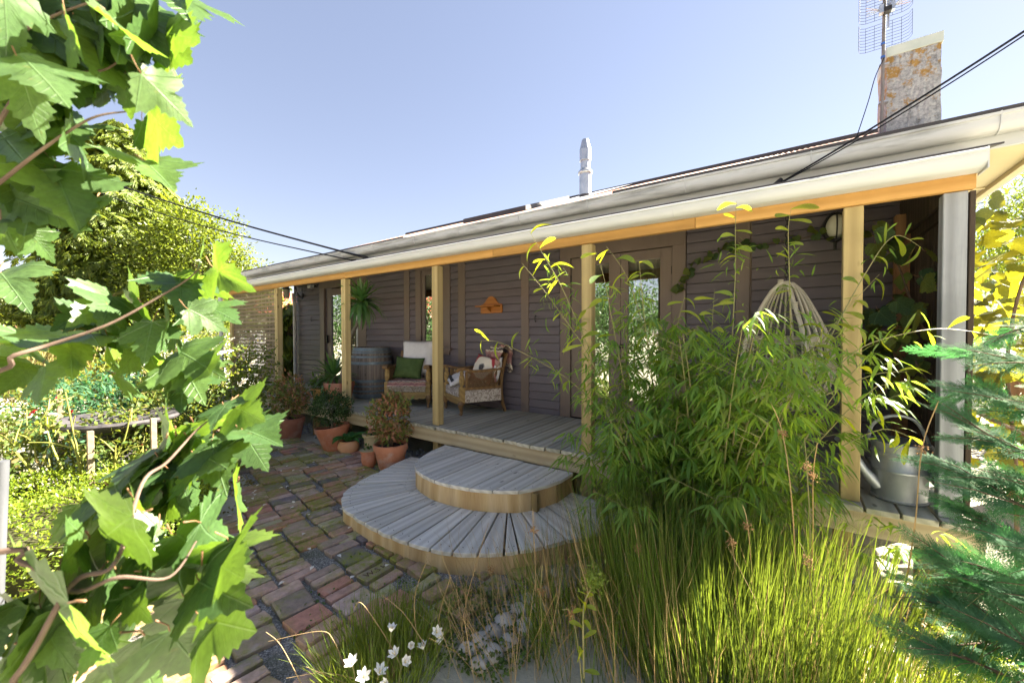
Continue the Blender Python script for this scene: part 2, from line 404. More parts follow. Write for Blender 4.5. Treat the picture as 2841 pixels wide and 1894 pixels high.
def brick_mat():
    m, nt, b, out = base_mat('old_mossy_brick')
    v = coords(nt, (1,1,1))
    oi = _n(nt, 'ShaderNodeObjectInfo')
    base = ramp(nt, oi.outputs['Random'], [(0, (.36,.175,.13)), (.13, (.42,.21,.15)), (.26, (.31,.19,.14)), (.38, (.40,.25,.20)),
                 (.50, (.46,.325,.26)), (.62, (.25,.195,.155)), (.70, (.12,.11,.12)), (.76, (.45,.335,.30)), (.86, (.40,.25,.15)), (1, (.50,.45,.39))])
    f = noise(nt, v, 16, 8, .72); f2 = noise(nt, v, 55, 5, .7)
    col = mixc(nt, 1.0, base, ramp(nt, f, [(.25, .62), (.72, 1.35)]), 'MULTIPLY')
    col = mixc(nt, ramp(nt, f2, [(.62, 0.0), (.72, .55)]), col, (.30,.25,.22))
    gw = _n(nt, 'ShaderNodeNewGeometry')                         # moss and pale lime follow the place, not the brick
    tc = gw.outputs['Position']
    mo = noise(nt, tc, 1.7, 5, .65); mo2 = noise(nt, tc, 24, 4, .7)
    mos = math_(nt, 'MULTIPLY', ramp(nt, mo, [(.42, 0.0), (.56, 1.0)]), ramp(nt, mo2, [(.32, 0.0), (.58, .9)]))
    mob = math_(nt, 'MULTIPLY', ramp(nt, oi.outputs['Random'], [(.3, 0.0), (.31, .0), (.9, .0), (.901, .9)]), ramp(nt, f, [(.35, .0), (.6, .9)]))
    col = mixc(nt, math_(nt, 'MAXIMUM', mos, mob), col, (.20,.215,.030))
    li = noise(nt, v, 5.5, 4, .6)
    col = mixc(nt, math_(nt, 'MULTIPLY', ramp(nt, li, [(.62, 0.0), (.74, .7)]), f), col, (.45,.42,.38))
    nt.links.new(col, b.inputs['Base Color']); b.inputs['Roughness'].default_value = .88; b.inputs['Specular IOR Level'].default_value = .25
    h = math_(nt, 'ADD', f, math_(nt, 'MULTIPLY', f2, .6)); bump(nt, b, h, .55, .008); return m
M_['ground'] = ground_mat(); M_['gravel'] = gravel_mat(); M_['brick'] = brick_mat()
M_['stone'] = mat('pale_river_stone', (.34,.32,.285), (.52,.49,.44), 7, (1,1,1), .85, .4, .18)
M_['pebble'] = mat('grey_pebble', (.16,.16,.165), (.32,.32,.32), 7, (1,1,1), .8, .3, .3)
def chimney_mat():
    m, nt, b, out = base_mat('roughcast_with_lichen')
    v = coords(nt, (1,1,1), jitter=False)
    f = noise(nt, v, 26, 8, .75); f2 = noise(nt, v, 5, 6, .7); f3 = noise(nt, v, 7.5, 6, .72)
    col = ramp(nt, f, [(.3, (.13,.14,.155)), (.5, (.33,.35,.385)), (.7, (.48,.50,.54))])
    col = mixc(nt, math_(nt, 'MULTIPLY', ramp(nt, f2, [(.56, 0.0), (.68, 1.0)]), ramp(nt, f, [(.4, 1.0), (.6, .2)])), col, (.05,.05,.05))
    sep = _n(nt, 'ShaderNodeSeparateXYZ'); nt.links.new(v, sep.inputs[0])
    hi = math_(nt, 'MULTIPLY', ramp(nt, math_(nt, 'ADD', math_(nt, 'MULTIPLY', sep.outputs[2], .30), .42), [(.28, 0.0), (.72, 1.0)]), .30)
    li = ramp(nt, math_(nt, 'ADD', f3, hi), [(.77, 0.0), (.84, 1.0)])
    col = mixc(nt, math_(nt, 'MULTIPLY', li, .9), col, mixc(nt, f, (.22,.11,.02), (.40,.25,.04)))
    nt.links.new(col, b.inputs['Base Color']); b.inputs['Roughness'].default_value = .95
    bump(nt, b, f, 1.0, .03); return m
M_['chimney'] = chimney_mat()
M_['flash'] = mat('chipped_pale_green_flashing', (.34,.40,.39), (.44,.49,.48), 4, (1,1,1), .5, .1, 0)

# ------------------------------------------------------------------ ground
g = MB(); g.add([(-500,-400,0),(400,-400,0),(400,600,0),(-500,600,0)], [(0,1,2,3)])
gr = g.build('ground', M_['ground']); gr['kind'] = 'structure'
PATH = [(-1.25,-.9),(-1.45,-1.5),(-1.55,-2.1),(-1.35,-2.6),(-1.3,-3.5),(-4.6,-3.5),(-3.72,-2.85),(-3.8,-2.35),(-4.12,-1.8),(-4.75,-1.45),(-5.6,-1.3),(-6.9,-1.05),(-7.2,-.35),(-5.4,-.12),(-4.3,.05),(-2.2,.1),(-1.3,.1)]
p = MB(); p.add([(x, y, .004) for x, y in PATH], [tuple(range(len(PATH)))])
brick_path = p.build('brick_path', M_['gravel']); brick_path['kind'] = 'structure'
def inside(x, y, poly):
    c = False; n = len(poly)
    for i in range(n):
        x1, y1 = poly[i]; x2, y2 = poly[(i+1) % n]
        if (y1 > y) != (y2 > y) and x < (x2-x1)*(y-y1)/(y2-y1)+x1: c = not c
    return c
def in_view(P, m=80):
    q = P-CAM; d = q.dot(_fw)
    if d < .05: return False
    sx = CX+FPX*q.dot(_r2)/d; sy = CY-FPX*q.dot(_u2)/d
    return -m < sx < 2841+m and -m < sy < 1894+m
LOWER = [(-3.68,-.45),(-3.59,-.7),(-3.49,-1.03),(-3.33,-1.27),(-3.11,-1.41),(-2.72,-1.47),(-2.21,-1.47),(-1.86,-1.39),(-1.57,-1.19),(-1.3,-.8),(-1.13,-.48),(-1.1,.2),(-3.7,.2)]
# bricks: courses running along the house, the bricks lying across them
bricks = []
ang = R(-6); ca, sa = math.cos(ang), math.sin(ang)
y = -3.6; crs = 0
SHIFT = [random.uniform(-.13, .13) for _ in range(12)]
while y < .6:
    ln = random.choice([.215,.225,.23,.22])
    x = -7.6+random.uniform(0, .2)
    crs += 1
    while x < -.6:
        w = random.choices([.082,.110,.118,.160,.20], [4.5,4,4,1.6,1.2])[0]
        cx, cy = x+w/2, y+ln/2
        bend = SHIFT[int((cx+8+.25*math.sin(crs*1.7))/.78) % 12]+.10*math.sin((cx+1.0)*.9) + .035*(cx+3)*(cy+1.2)
        wx = cx*ca-cy*sa; wy = cx*sa+cy*ca+bend
        P = Vector((wx, wy, .02))
        if inside(wx, wy, PATH) and not inside(wx, wy, [(a*.985-.03, b+.12) for a, b in LOWER]) and in_view(P):
            q = P-CAM; px = FPX*math.sqrt(w*ln)/q.dot(_fw)
            short = ln if w < .19 else .2
            bricks.append((q.length, wx, wy, w-.008, short-.006, ang+.10*.9*math.cos((cx+1)*.9)+random.gauss(0, .06), bend))
        x += w+random.uniform(.007, .024)
    y += ln+random.uniform(.008, .022)
bricks.sort()
protos = {}
def brick_mesh(w, l, k):
    key = (round(w, 2), round(l, 2), k)
    if key not in protos:
        b = bmesh.new(); bmesh.ops.create_cube(b, size=1)
        for v in b.verts:
            v.co = Vector((v.co.x*w, v.co.y*l, v.co.z*.06)); v.co.x += random.uniform(-.005,.005); v.co.y += random.uniform(-.006,.006)
        es = [e for e in b.edges if sum(v.co.z for v in e.verts) > 0.01 or abs(e.verts[0].co.z-e.verts[1].co.z) > .03]
        bmesh.ops.bevel(b, geom=es, offset=random.uniform(.004,.011), segments=1, affect='EDGES')
        for v in b.verts:
            v.co += Vector((random.uniform(-.003,.003), random.uniform(-.003,.003), random.uniform(-.002,.002)))
        me = bpy.data.meshes.new('brick'); b.to_mesh(me); b.free(); me.materials.append(M_['brick'])
        protos[key] = me
    return protos[key]
rest = []
letter_brick = None; best = 9
tgt = onz(1075, 1585)
for i, (d, x, y, w, l, a, _) in enumerate(bricks):
    e = math.hypot(x-tgt.x, y-tgt.y)
    if e < best and w < .12: best, letter_brick = e, i
for i, (d, x, y, w, l, a, _) in enumerate(bricks):
    M = Matrix.Translation((x, y, .006+random.gauss(0, .004))) @ Euler((random.gauss(0,.02), random.gauss(0,.02), a)).to_matrix().to_4x4()
    me = brick_mesh(w, l, random.randrange(4))
    if i < 300: 
        o = link('brick', me, brick_path, M)
        if i == letter_brick: LB = (o, M, w, l)
    else: rest.append((me, M))
if rest:
    b = MB()
    for me, M in rest: b.add([M @ v.co for v in me.vertices], [tuple(pp.vertices) for pp in me.polygons])
    o = b.build('far_bricks', M_['brick'], brick_path); o['kind'] = 'stuff'
def text_mesh(name, body, size, m, parent, M, depth=.0008):
    cu = bpy.data.curves.new(name, 'FONT'); cu.body = body; cu.size = size; cu.extrude = depth; cu.align_x = 'CENTER'; cu.align_y = 'CENTER'
    t = bpy.data.objects.new(name, cu); COL.objects.link(t)
    me = bpy.data.meshes.new_from_object(t.evaluated_get(bpy.context.evaluated_depsgraph_get()))
    bpy.data.objects.remove(t); bpy.data.curves.remove(cu)
    me.name = name; me.materials.clear(); me.materials.append(m)
    return link(name, me, parent, M)
M_['stamp'] = mat('dark_impressed_lettering', (.055,.028,.02), (.08,.04,.028), 20, (1,1,1), .95, 0, 0)
text_mesh('stamped_letters', 'W.S.H', .068, M_['stamp'], LB[0], LB[1] @ Matrix.Translation((0,0,.0305)) @ Matrix.Rotation(R(90), 4, 'Z'))

# ------------------------------------------------------------------ cottage
WY = 1.42                                   # front of the wall
WL, WR = -9.5, .80                          # its ends
cot = thing('cottage', (-4.3, 4.5, 0), 'dark painted weatherboard cottage with brown trim and low iron roof', 'house')
wb = MB(); wb.box(WL+.02, -8.02, WY+.012, WY+.10, .1, 2.95); wb.box(-6.98,-5.16,WY+.012,WY+.10,.1,2.95); wb.box(-4.68,-2.37,WY+.012,WY+.10,.1,2.95)
wb.box(-1.10,WR-.02,WY+.012,WY+.10,.1,2.95); wb.box(WL+.02,WL+.12,WY+.10,7.6,.1,2.95); wb.box(WR-.12,WR-.02,WY+.10,7.6,.1,2.95)
wb.box(WL+.12,WR-.12,7.5,7.6,.1,2.95); wb.box(-5.16,-4.68,WY+.012,WY+.10,.1,1.46); wb.box(-8.02,-6.98,WY+.012,WY+.10,.1,.5); wb.box(-2.37,-1.10,WY+.012,WY+.10,.1,.5)
wb.build('wall', M_['wall'], cot)
# weatherboards, one object each, between the upright trims
segs = [(WL, -8.44), (-6.78, -5.66), (-5.52, -5.36), (-4.53, -4.36), (-4.21, -3.15), (-3.02, -2.53), (-.95, -.47), (-.33, WR)]
for x0, x1 in segs:
    w = x1-x0-.004
    me = bpy.data.meshes.new('weatherboard')
    h = .1055
    vs = [(s*w/2, yy, zz) for s in (-1, 1) for yy, zz in ((.0115,0),(-.024,.002),(-.0255,.006),(-.013,h),(.0115,h))]
    fs = [(0,1,2,3,4), (9,8,7,6,5)]+[(i,5+i,5+(i+1)%5,(i+1)%5) for i in range(5)]
    me.from_pydata(vs, [], fs); me.materials.append(M_['wall']); me.update()
    z = .50
    while z < 2.86:
        link('weatherboard', me, cot, Matrix.Translation(((x0+x1)/2, WY+random.uniform(-.0008,.0008), z))); z += .112
def batten(x0, x1, z0=.50, z1=2.94, y=-.032, name='batten'):
    return MB().box(x0, x1, WY+y, WY+.012, z0, z1).build(name, M_['trim'], cot, .003)
for x0, x1 in ((-5.66,-5.52), (-4.36,-4.21), (-3.15,-3.02), (-.47,-.345)): batten(x0, x1)
MB().tube([(-.337, WY-.012, .5), (-.337, WY-.012, 2.9)], .008, 6).build('cover_bead', M_['trim'], cot)
batten(WR, WR+.02, y=-.035, name='corner_trim'); batten(WL-.03, WL, y=-.035, name='corner_trim')
# left end wall seen as the lapped ends of its boards
# French doors
fd = MB()
fd.box(-2.52,-2.37,WY-.035,WY+.06,.53,2.62); fd.box(-1.10,-.955,WY-.035,WY+.06,.53,2.62); fd.box(-2.52,-.955,WY-.035,WY+.06,2.62,2.80); fd.box(-2.56,-.92,WY-.05,WY+.0,2.80,2.84)
fd.build('door_frame', M_['trim'], cot, .003)
def leaf_door(x0, x1, gx0, gx1, gz0=.82, gz1=2.50, hside=1):
    d = MB(); y0, y1 = WY-.012, WY+.030
    d.box(x0, gx0, y0, y1, .545, 2.612); d.box(gx1, x1, y0, y1, .545, 2.612); d.box(gx0, gx1, y0, y1, .545, gz0); d.box(gx0, gx1, y0, y1, gz1, 2.612)
    o = d.build('french_door', M_['trim'], cot, .0025)
    MB().box(gx0, gx1, WY+.008, WY+.012, gz0, gz1).build('glass_pane', M_['glass'], o)
    hx = x0 if hside < 0 else x1
    hg = MB()
    for z in (.75, 1.55, 2.35): hg.tube([(hx, WY-.018, z-.045), (hx, WY-.018, z+.045)], .008, 6)
    hg.build('hinge', M_['black_metal'], o)
    return o
leaf_door(-2.365, -1.702, -2.20, -1.85, hside=-1)
dr = leaf_door(-1.698, -1.104, -1.61, -1.235, hside=1)
k = MB(); k.lathe([(.012,0),(.012,.03),(.026,.036),(.028,.055),(.016,.066),(0,.068)], (0,0,0), 14); k.v = [Vector((-1.672+p.x, WY-.012-p.z, 1.48+p.y)) for p in k.v]
k.build('door_knob', M_['black_metal'], dr, smooth=True)
cu = MB(); cu.grid(lambda a, b: (-1.80+.74*a, WY+.16+.022*math.sin(a*46)+.01*math.sin(a*21+b*2), .75+1.85*b), 70, 5)
cu.build('curtain', M_['curtain'], cot, smooth=True)
cu = MB(); cu.grid(lambda a, b: (-2.30+.30*a, WY+.15+.02*math.sin(a*25), .75+1.85*b), 30, 4); cu.build('curtain', M_['curtain'], cot, smooth=True)
# sash window
wf = MB(); wf.box(-5.355,-5.22,WY-.035,WY+.05,1.42,2.72); wf.box(-4.67,-4.535,WY-.035,WY+.05,1.42,2.72); wf.box(-5.355,-4.535,WY-.035,WY+.05,2.72,2.86); wf.box(-5.39,-4.50,WY-.075,WY+.02,1.365,1.42); wf.box(-5.33,-4.56,WY-.03,WY,1.30,1.365)
wn = wf.build('window', M_['trim'], cot, .003)
s = MB(); y0, y1 = WY-.008, WY+.03
for (x0,x1,z0,z1) in ((-5.22,-5.15,1.42,2.72),(-4.74,-4.67,1.42,2.72),(-5.15,-4.74,1.42,1.50),(-5.15,-4.74,2.64,2.72)): s.box(x0,x1,y0,y1,z0,z1)
s.build('sash', M_['trim'], wn, .002)
MB().box(-5.15,-4.74,WY+.012,WY+.016,1.50,2.64).build('glass_pane', M_['glass'], wn)
# sliding door at the far end
sf = MB(); sf.box(-8.44,-8.26,WY-.03,WY+.06,.53,2.62); sf.box(-7.0,-6.78,WY-.03,WY+.06,.53,2.62); sf.box(-8.44,-6.78,WY-.03,WY+.06,2.62,2.80)
sdo = sf.build('sliding_door', M_['trim'], cot, .003)
s = MB()
for (x0,x1,z0,z1) in ((-8.2,-8.06,.56,2.6),(-7.10,-7.0,.56,2.6),(-8.06,-7.10,.56,.70),(-8.06,-7.10,2.46,2.6)): s.box(x0,x1,WY+.01,WY+.045,z0,z1)
s.build('sash', M_['trim'], sdo, .002)
MB().box(-7.14,-7.10,WY+.0,WY+.03,.7,2.46).build('pale_edge_strip', M_['pvc'], sdo)
MB().box(-8.06,-7.14,WY+.024,WY+.028,.70,2.46).build('glass_pane', M_['glass'], sdo)
MB().box(-8.19,-8.16,WY-.03,WY+.012,1.45,1.62).build('door_handle', M_['black_metal'], sdo, .004)
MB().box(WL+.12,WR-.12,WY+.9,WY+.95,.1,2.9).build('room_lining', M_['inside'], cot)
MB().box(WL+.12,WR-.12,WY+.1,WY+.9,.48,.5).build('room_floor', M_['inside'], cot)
# main eave: gutter, fascia, soffit, roof
EY, EZ = .45, 2.95
GXL, GXR = -9.82, 1.34
def sweepx(prof, x0, x1):
    """a closed profile of (y, z) points run along the house"""
    m = MB(); n = len(prof)
    m.add([(x0, q[0], q[1]) for q in prof]+[(x1, q[0], q[1]) for q in prof],
          [(i,(i+1)%n,(i+1)%n+n,i+n) for i in range(n)]+[tuple(range(n-1,-1,-1)), tuple(range(n,2*n))]); return m
gt = sweepx([(EY-q[0], EZ+q[1]) for q in [(0,-.005),(0,-.045)]+[(.06-.06*math.cos(t), -.045-.058*math.sin(t)) for t in [i*math.pi/10 for i in range(1,10)]]+[(.12,-.045),(.12,-.012),(.131,-.008),(.131,.008),(.116,.008),(.112,-.01),(.06,-.06),(.01,-.01)]], GXL, GXR)
gto = gt.build('main_gutter', M_['gutter'], cot, smooth=True, ang=50)
x = -9.4
while x < 1.2:
    b = MB()
    pts = [(x, EY-.06-.063*math.cos(t), EZ-.045-.060*math.sin(t)) for t in [i*math.pi/6 for i in range(7)]]
    b.tube([(x, EY-.128, EZ+.012)]+pts+[(x, EY-.004, EZ-.06)], .0045, 5)
    b.build('gutter_bracket', M_['white'], gto); x += random.uniform(.75, .95)
MB().box(GXL+.1, GXR, EY, EY+.025, 2.785, EZ+.02).build('fascia', M_['white'], cot, .003)
MB().box(GXR-.025, GXR, EY+.025, 7.9, 2.765, EZ+.02).build('barge_fascia', M_['white'], cot, .003)
so_ = MB(); so_.box(GXL+.1, GXR-.03, EY+.026, WY+.02, 2.79, 2.80); so_.box(WR+.0, GXR-.03, WY+.02, 7.8, 2.79, 2.80); so_.build('soffit', M_['soffit'], cot)
b = MB(); b.box(GXR-.075, GXR-.03, EY+.03, 7.8, 2.755, 2.789); b.box(WR+.02,GXR-.08,WY-.0,WY+.03,2.775,2.789); b.build('soffit_bead', M_['soffit'], cot, .003)
# corrugated roof: sheets from eave to ridge
pitch = R(20.8); RY = 5.0
def roofpt(a, b, x0, x1):
    x = x0+(x1-x0)*a; d = b*(RY-EY+.03)/math.cos(pitch)
    return Vector((x, EY-.03+d*math.cos(pitch), EZ+.035+d*math.sin(pitch)+.009*math.sin(x*2*math.pi/.076)))
x0 = GXL+.02
while x0 < GXR-.02:
    x1 = min(x0+.76, GXR-.02); nn = int((x1-x0)/.019)+1
    m = MB(); m.grid(lambda a, b: roofpt(a, b, x0, x1), max(nn, 3), 3); m.build('roof_sheet', M_['roof'], cot, smooth=True); x0 = x1
rb = MB(); rb.add([(GXL,RY,EZ+.05+(RY-EY)*math.tan(pitch)),(GXR,RY,EZ+.05+(RY-EY)*math.tan(pitch)),(GXR,8.6,EZ+.3),(GXL,8.6,EZ+.3)],[(0,1,2,3)])
rb.add([(GXR-.01,EY,EZ+.02),(GXR-.01,8.6,EZ+.3),(GXR-.01,RY,EZ+.05+(RY-EY)*math.tan(pitch))],[(0,1,2)]); rb.add([(GXL+.05,EY,EZ+.02),(GXL+.05,8.6,EZ+.3),(GXL+.05,RY,EZ+.05+(RY-EY)*math.tan(pitch))],[(0,1,2)])
rb.build('rear_roof', M_['roofdark'], cot)
for x0, x1 in ((GXL, -4.4), (-1.4, GXR+.01)): MB().box(x0, x1, EY-.118, EY-.03, EZ+.012, EZ+.036).build('eave_flashing', M_['roofdark'], cot)
zr = EZ+.05+(RY-EY)*math.tan(pitch)
rc = MB(); rc.tube([(GXL, RY, zr), (GXR, RY, zr)], .07, 8); rc.build('ridge_cap', M_['roofdark'], cot, smooth=True)
def onroof(x, y, h=0): return Vector((x, y, EZ+.035+(y-EY+.03)*math.tan(pitch)+h))
sk = MB()
a = onroof(-4.2, 2.2, .015); b_ = onroof(-3.15, 3.0, .015)
sk.add([onroof(-4.7,1.9,.01),onroof(-3.4,1.9,.01),onroof(-3.4,3.4,.01),onroof(-4.7,3.4,.01),onroof(-4.7,1.9,.09),onroof(-3.4,1.9,.09),onroof(-3.4,3.4,.09),onroof(-4.7,3.4,.09)],[(0,3,2,1),(4,5,6,7),(0,1,5,4),(1,2,6,5),(2,3,7,6),(3,0,4,7)])
sk.build('skylight', M_['roofdark'], cot, .006)
fl = MB(); fl.add([onroof(-3.38,2.0,.012),onroof(-2.6,2.0,.012),onroof(-2.6,4.6,.05),onroof(-3.38,4.6,.05)],[(0,1,2,3)]); fl.build('roof_flashing', M_['white'], cot)
# flue
fb = onroof(-2.85, 2.9)
F = MB(); z0 = fb.z
F.lathe([(.098,-.1),(.098,.40)], (fb.x, fb.y, z0), 28); F.lathe([(.118,.385),(.124,.40),(.122,.42),(.085,.465)], (fb.x,fb.y,z0), 28)
F.lathe([(.079,.46),(.079,.63)], (fb.x,fb.y,z0), 28); F.lathe([(.095,.60),(.097,.615),(.094,.63),(.0945,.77),(.096,.785),(.093,.80),(.060,.945),(.052,.96),(.046,.955)], (fb.x,fb.y,z0), 28)
fo = F.build('flue', M_['steel'], cot, smooth=True, ang=30)
MB().lathe([(.099,-.12),(.101,.035)], (fb.x,fb.y,z0), 24).build('flue_boot', M_['roofdark'], fo, smooth=True)
# chimney
cx0, cx1, cy0, cy1 = .90, 1.42, 3.35, 3.85
cl = at(2462, 360, 1); 
def on_y(sx, sy, yy):
    d = ray(sx, sy); return CAM + d*((yy-CAM.y)/d.y)
A = on_y(2461, 200, 3.35); B = on_y(2612, 200, 3.35); zt = on_y(2614, 95, 3.35).z
ch = MB(); ch.box(A.x, B.x, 3.35, 3.95, 2.6, zt)
bmc = bmesh.new()
co = ch.build('chimney', M_['chimney'], cot)
bmc.from_mesh(co.data); bmesh.ops.subdivide_edges(bmc, edges=bmc.edges, cuts=22, use_grid_fill=True)
for v in bmc.verts: v.co += Vector((random.uniform(-1,1), random.uniform(-1,1), random.uniform(-.3,.3)))*.006
bmc.to_mesh(co.data); bmc.free()
cp = MB(); cp.box(A.x-.012, B.x+.014, 3.335, 3.965, zt-.085, zt+.035); cp.build('chimney_cap', M_['flash'], co, .004)
# ------------------------------------------------------------------ veranda
ver = thing('veranda', (-4.3, .7, ZD), 'timber veranda with grey deck boards, pine beam and square posts along the cottage front', 'veranda')
x = -9.62; k = 0
while x < .90:
    w = .155; e = random.uniform(-.012, .012)
    x1 = min(x+w, .915)
    lift = random.uniform(-.0015, .0015)
    b = MB().box(x, x1, -.005+e, WY-.028, ZD-.036+lift, ZD+lift)
    b.build('deck_board', M_['deck'], ver, .004); x += .167
nl_ = MB(); xx = -9.62
while xx < .9:
    for dx in (.035,.12):
        for yy in (.045, .62, 1.2): nl_.lathe([(.004,0),(.004,.001),(0,.0012)], (xx+dx, yy, ZD+.001), 6)
    xx += .167
o = nl_.build('nail_heads', M_['steel_dull'], ver); o['kind'] = 'stuff'
for x0, x1 in ((-9.6, -5.3), (-5.296, -1.05), (-1.046, .915)):
    MB().box(x0, x1, .022, .068, ZD-.190, ZD-.038).build('rim_joist', M_['rim'], ver, .003)
for xx in np.arange(-9.3, .9, .55):
    MB().box(xx-.022, xx+.022, .07, WY-.04, ZD-.18, ZD-.0385).build('joist', M_['pile'], ver)
for xx in (-9.45,-7.5,-6.3,-5.44,-4.55,-3.52,-3.32,-2.9,-1.9,-1.72,.30,.70,.80):
    big = xx in (-9.45,-7.5,-5.44,-3.52,.30,.70)
    hw = .05 if big else .03
    MB().box(xx-hw, xx+hw, .075, .175, -.05, ZD-.04 if big else ZD-.192).build('pile', M_['pile'], ver, .004)
for xx in (-8.4,-6.4,-4.4,-2.4,-.6,.72):
    MB().box(xx-.055, xx+.055, 1.0, 1.12, -.05, ZD-.19).build('pile', M_['pile'], ver)
for i, xx in enumerate((-9.47,-7.52,-5.44,-3.52,-1.545,.33,.785)):
    m = M_['grey_post'] if i == 6 else M_['post']
    z0 = ZD if i != 4 else .0
    o = MB().box(xx-.05, xx+.05, .072, .166, z0+.001, 2.455).build('post', m, ver, .004)
    if i == 6:
        o['label'] = 'weathered grey end post'
        M = Matrix.Translation((.775, .0705, 1.265)) @ Matrix.Rotation(R(90), 4, 'X') @ Matrix.Rotation(R(180), 4, 'Z')
        text_mesh('stamped_grade_mark', 'M   Z-\n2Sd77\n2/2+34', .021, M_['black_metal'], o, M, .0004)
bm_segs = ((-9.53,-7.62), (-7.617,-5.36), (-5.357,-2.62), (-2.617,-.62), (-.617,.86))
for x0, x1 in bm_segs: MB().box(x0, x1, .05, .10, 2.457, 2.60).build('beam', M_['beam'], ver, .003)
# veranda gutter: flat face with a rolled lip and rounded foot
vg = sweepx([(.045,2.63),(.045,2.55),(.03,2.533),(-.055,2.533),(-.085,2.541),(-.102,2.562),(-.108,2.595),(-.108,2.607),(-.116,2.610),(-.118,2.621),(-.108,2.628),(-.096,2.622),(-.09,2.595),(0,2.57)], -9.56, .862)
vgo = vg.build('veranda_gutter', M_['white'], ver, smooth=True, ang=45)
MB().box(-9.5, .855, .047, .049, 2.60, 2.66).build('gutter_back', M_['white'], ver)
for xx in (-9.3, -6.6, -3.6, -.75):
    MB().tube([(xx,-.1175,2.622),(xx,-.1085,2.60),(xx,-.103,2.562),(xx,-.086,2.541),(xx,-.03,2.532)], .003, 5).build('gutter_joint', M_['white'], vgo)
vr = MB(); vr.add([(-9.5,-.06,2.645),(.93,-.06,2.645),(.93,EY-.01,2.765),(-9.5,EY-.01,2.765),(-9.5,-.06,2.655),(.93,-.06,2.655),(.93,EY-.01,2.775),(-9.5,EY-.01,2.775)],[(0,3,2,1),(4,5,6,7),(0,1,5,4),(1,2,6,5),(2,3,7,6),(3,0,4,7)])
vr.build('veranda_roof', M_['roofdark'], ver)
cl = MB(); cl.add([(-9.48,.11,2.60),(.85,.11,2.60),(.85,WY-.04,2.77),(-9.48,WY-.04,2.77)],[(0,3,2,1)]); cl.build('veranda_ceiling', M_['ceil'], ver)
sp = MB(); sp.add([(.87,.0,2.66),(1.0,.03,2.675),(.87,.09,2.70)],[(0,1,2)]); 
# downpipe at the far corner post
dp = MB(); dp.tube(bez([(-9.66,-.05,2.56),(-9.66,-.04,2.40),(-9.66,-.03,1.4),(-9.66,-.03,.05)],4), .038, 12); dp.lathe([(.05,2.46),(.05,2.53)], (-9.66,-.05,0), 14)
dp.build('downpipe', M_['pvc'], ver, smooth=True)
dp = MB(); dp.tube(bez([(-9.44,WY-.09,2.58),(-9.40,WY-.10,2.40),(-9.37,WY-.10,2.2),(-9.37,WY-.10,.54)],4), .036, 12)
dp.build('downpipe', M_['pvc'], ver, smooth=True)
# lattice screens: slats one by one
def lattice(x0, x1, z0, z1, y, ph, pv):
    lp = MB().box(x0, x1, y-.006, y+.016, z1-.001, z1+.028).box(x0, x1, y-.006, y+.016, z0-.03, z0).box(x0-.02, x0, y-.006, y+.016, z0-.03, z1+.028).box(x1, x1+.012, y-.006, y+.016, z0-.03, z1+.028).build('lattice_screen', M_['lattice'], ver, .002)
    me = MB().box(0, x1-x0, 0, .008, 0, .032); h = []
    zz = z0+.01
    while zz < z1-.03:
        MB().box(x0, x1, y-.004, y+.003, zz, zz+.031).build('slat', M_['lattice'], lp); zz += ph
    xx = x0+.01
    while xx < x1-.02:
        MB().box(xx, xx+.027, y+.0035, y+.011, z0, z1).build('slat', M_['latticev'], lp); xx += pv
    return lp
lattice(-9.40, -7.585, .80, 2.43, .115, .070, .052)
# end screen on the right: close upright slats behind a rail, seen almost edge on
es = MB().box(.79, .815, .17, WY-.05, 2.37, 2.465).box(.79, .815, .17, WY-.05, .62, .67).box(.79, .815, WY-.085, WY-.05, .67, 2.37).box(.79, .815, .17, .205, .67, 2.37).build('end_screen', M_['dark_timber'], ver)
yy = .19
while yy < WY-.06:
    MB().box(.818, .828, yy, yy+.036, .58, 2.44).build('slat', M_['dark_timber'], es); yy += random.uniform(.041, .048)
zz = .68
while zz < 2.36:
    MB().box(.8295, .838, .14, WY-.06, zz, zz+.030).build('slat', M_['dark_timber'], es); zz += .066
MB().box(.70, .79, 1.16, 1.25, ZD, 2.60).build('inner_upright', M_['brown_post'], ver, .003)
MB().box(.762, .788, .168, EY+.03, 2.435, 2.60).box(.762, .788, EY+.031, WY-.002, 2.435, 2.785).build('side_beam', M_['dark_timber'], ver, .003)
MB().box(.842, .866, .075, .165, .56, 2.45).build('edge_batten', M_['dark_timber'], ver, .003)

# ------------------------------------------------------------------ round steps
st = thing('round_steps', (-2.4, -.7, 0), 'two half round grey timber steps with curved plywood risers', 'steps')
PAIR = [(-3.64,-.53,-3.38,-.38),(-3.59,-.70,-3.25,-.49),(-3.56,-.88,-3.16,-.56),(-3.49,-1.03,-3.08,-.64),(-3.43,-1.17,-3.04,-.68),(-3.33,-1.27,-3.0,-.71),(-3.23,-1.34,-2.98,-.74),(-3.11,-1.41,-2.9,-.77),(-2.92,-1.44,-2.81,-.82),(-2.72,-1.47,-2.67,-.84),(-2.54,-1.48,-2.56,-.85),(-2.38,-1.48,-2.39,-.85),(-2.21,-1.47,-2.28,-.84),(-2.02,-1.44,-2.16,-.81),(-1.86,-1.39,-2.05,-.78),(-1.71,-1.30,-1.96,-.73),(-1.57,-1.19,-1.90,-.69),(-1.50,-1.11,-1.88,-.68),(-1.39,-.96,-1.82,-.61),(-1.30,-.80,-1.76,-.51),(-1.19,-.65,-1.70,-.40),(-1.13,-.50,-1.66,-.29),(-1.11,-.36,-1.65,-.19),(-1.10,-.22,-1.65,-.09),(-1.10,-.08,-1.65,.0)]
PAIR = [(-3.72,-.12,-3.42,-.08),(-3.70,-.32,-3.42,-.24)]+PAIR
zst, zb = .1615, .1315
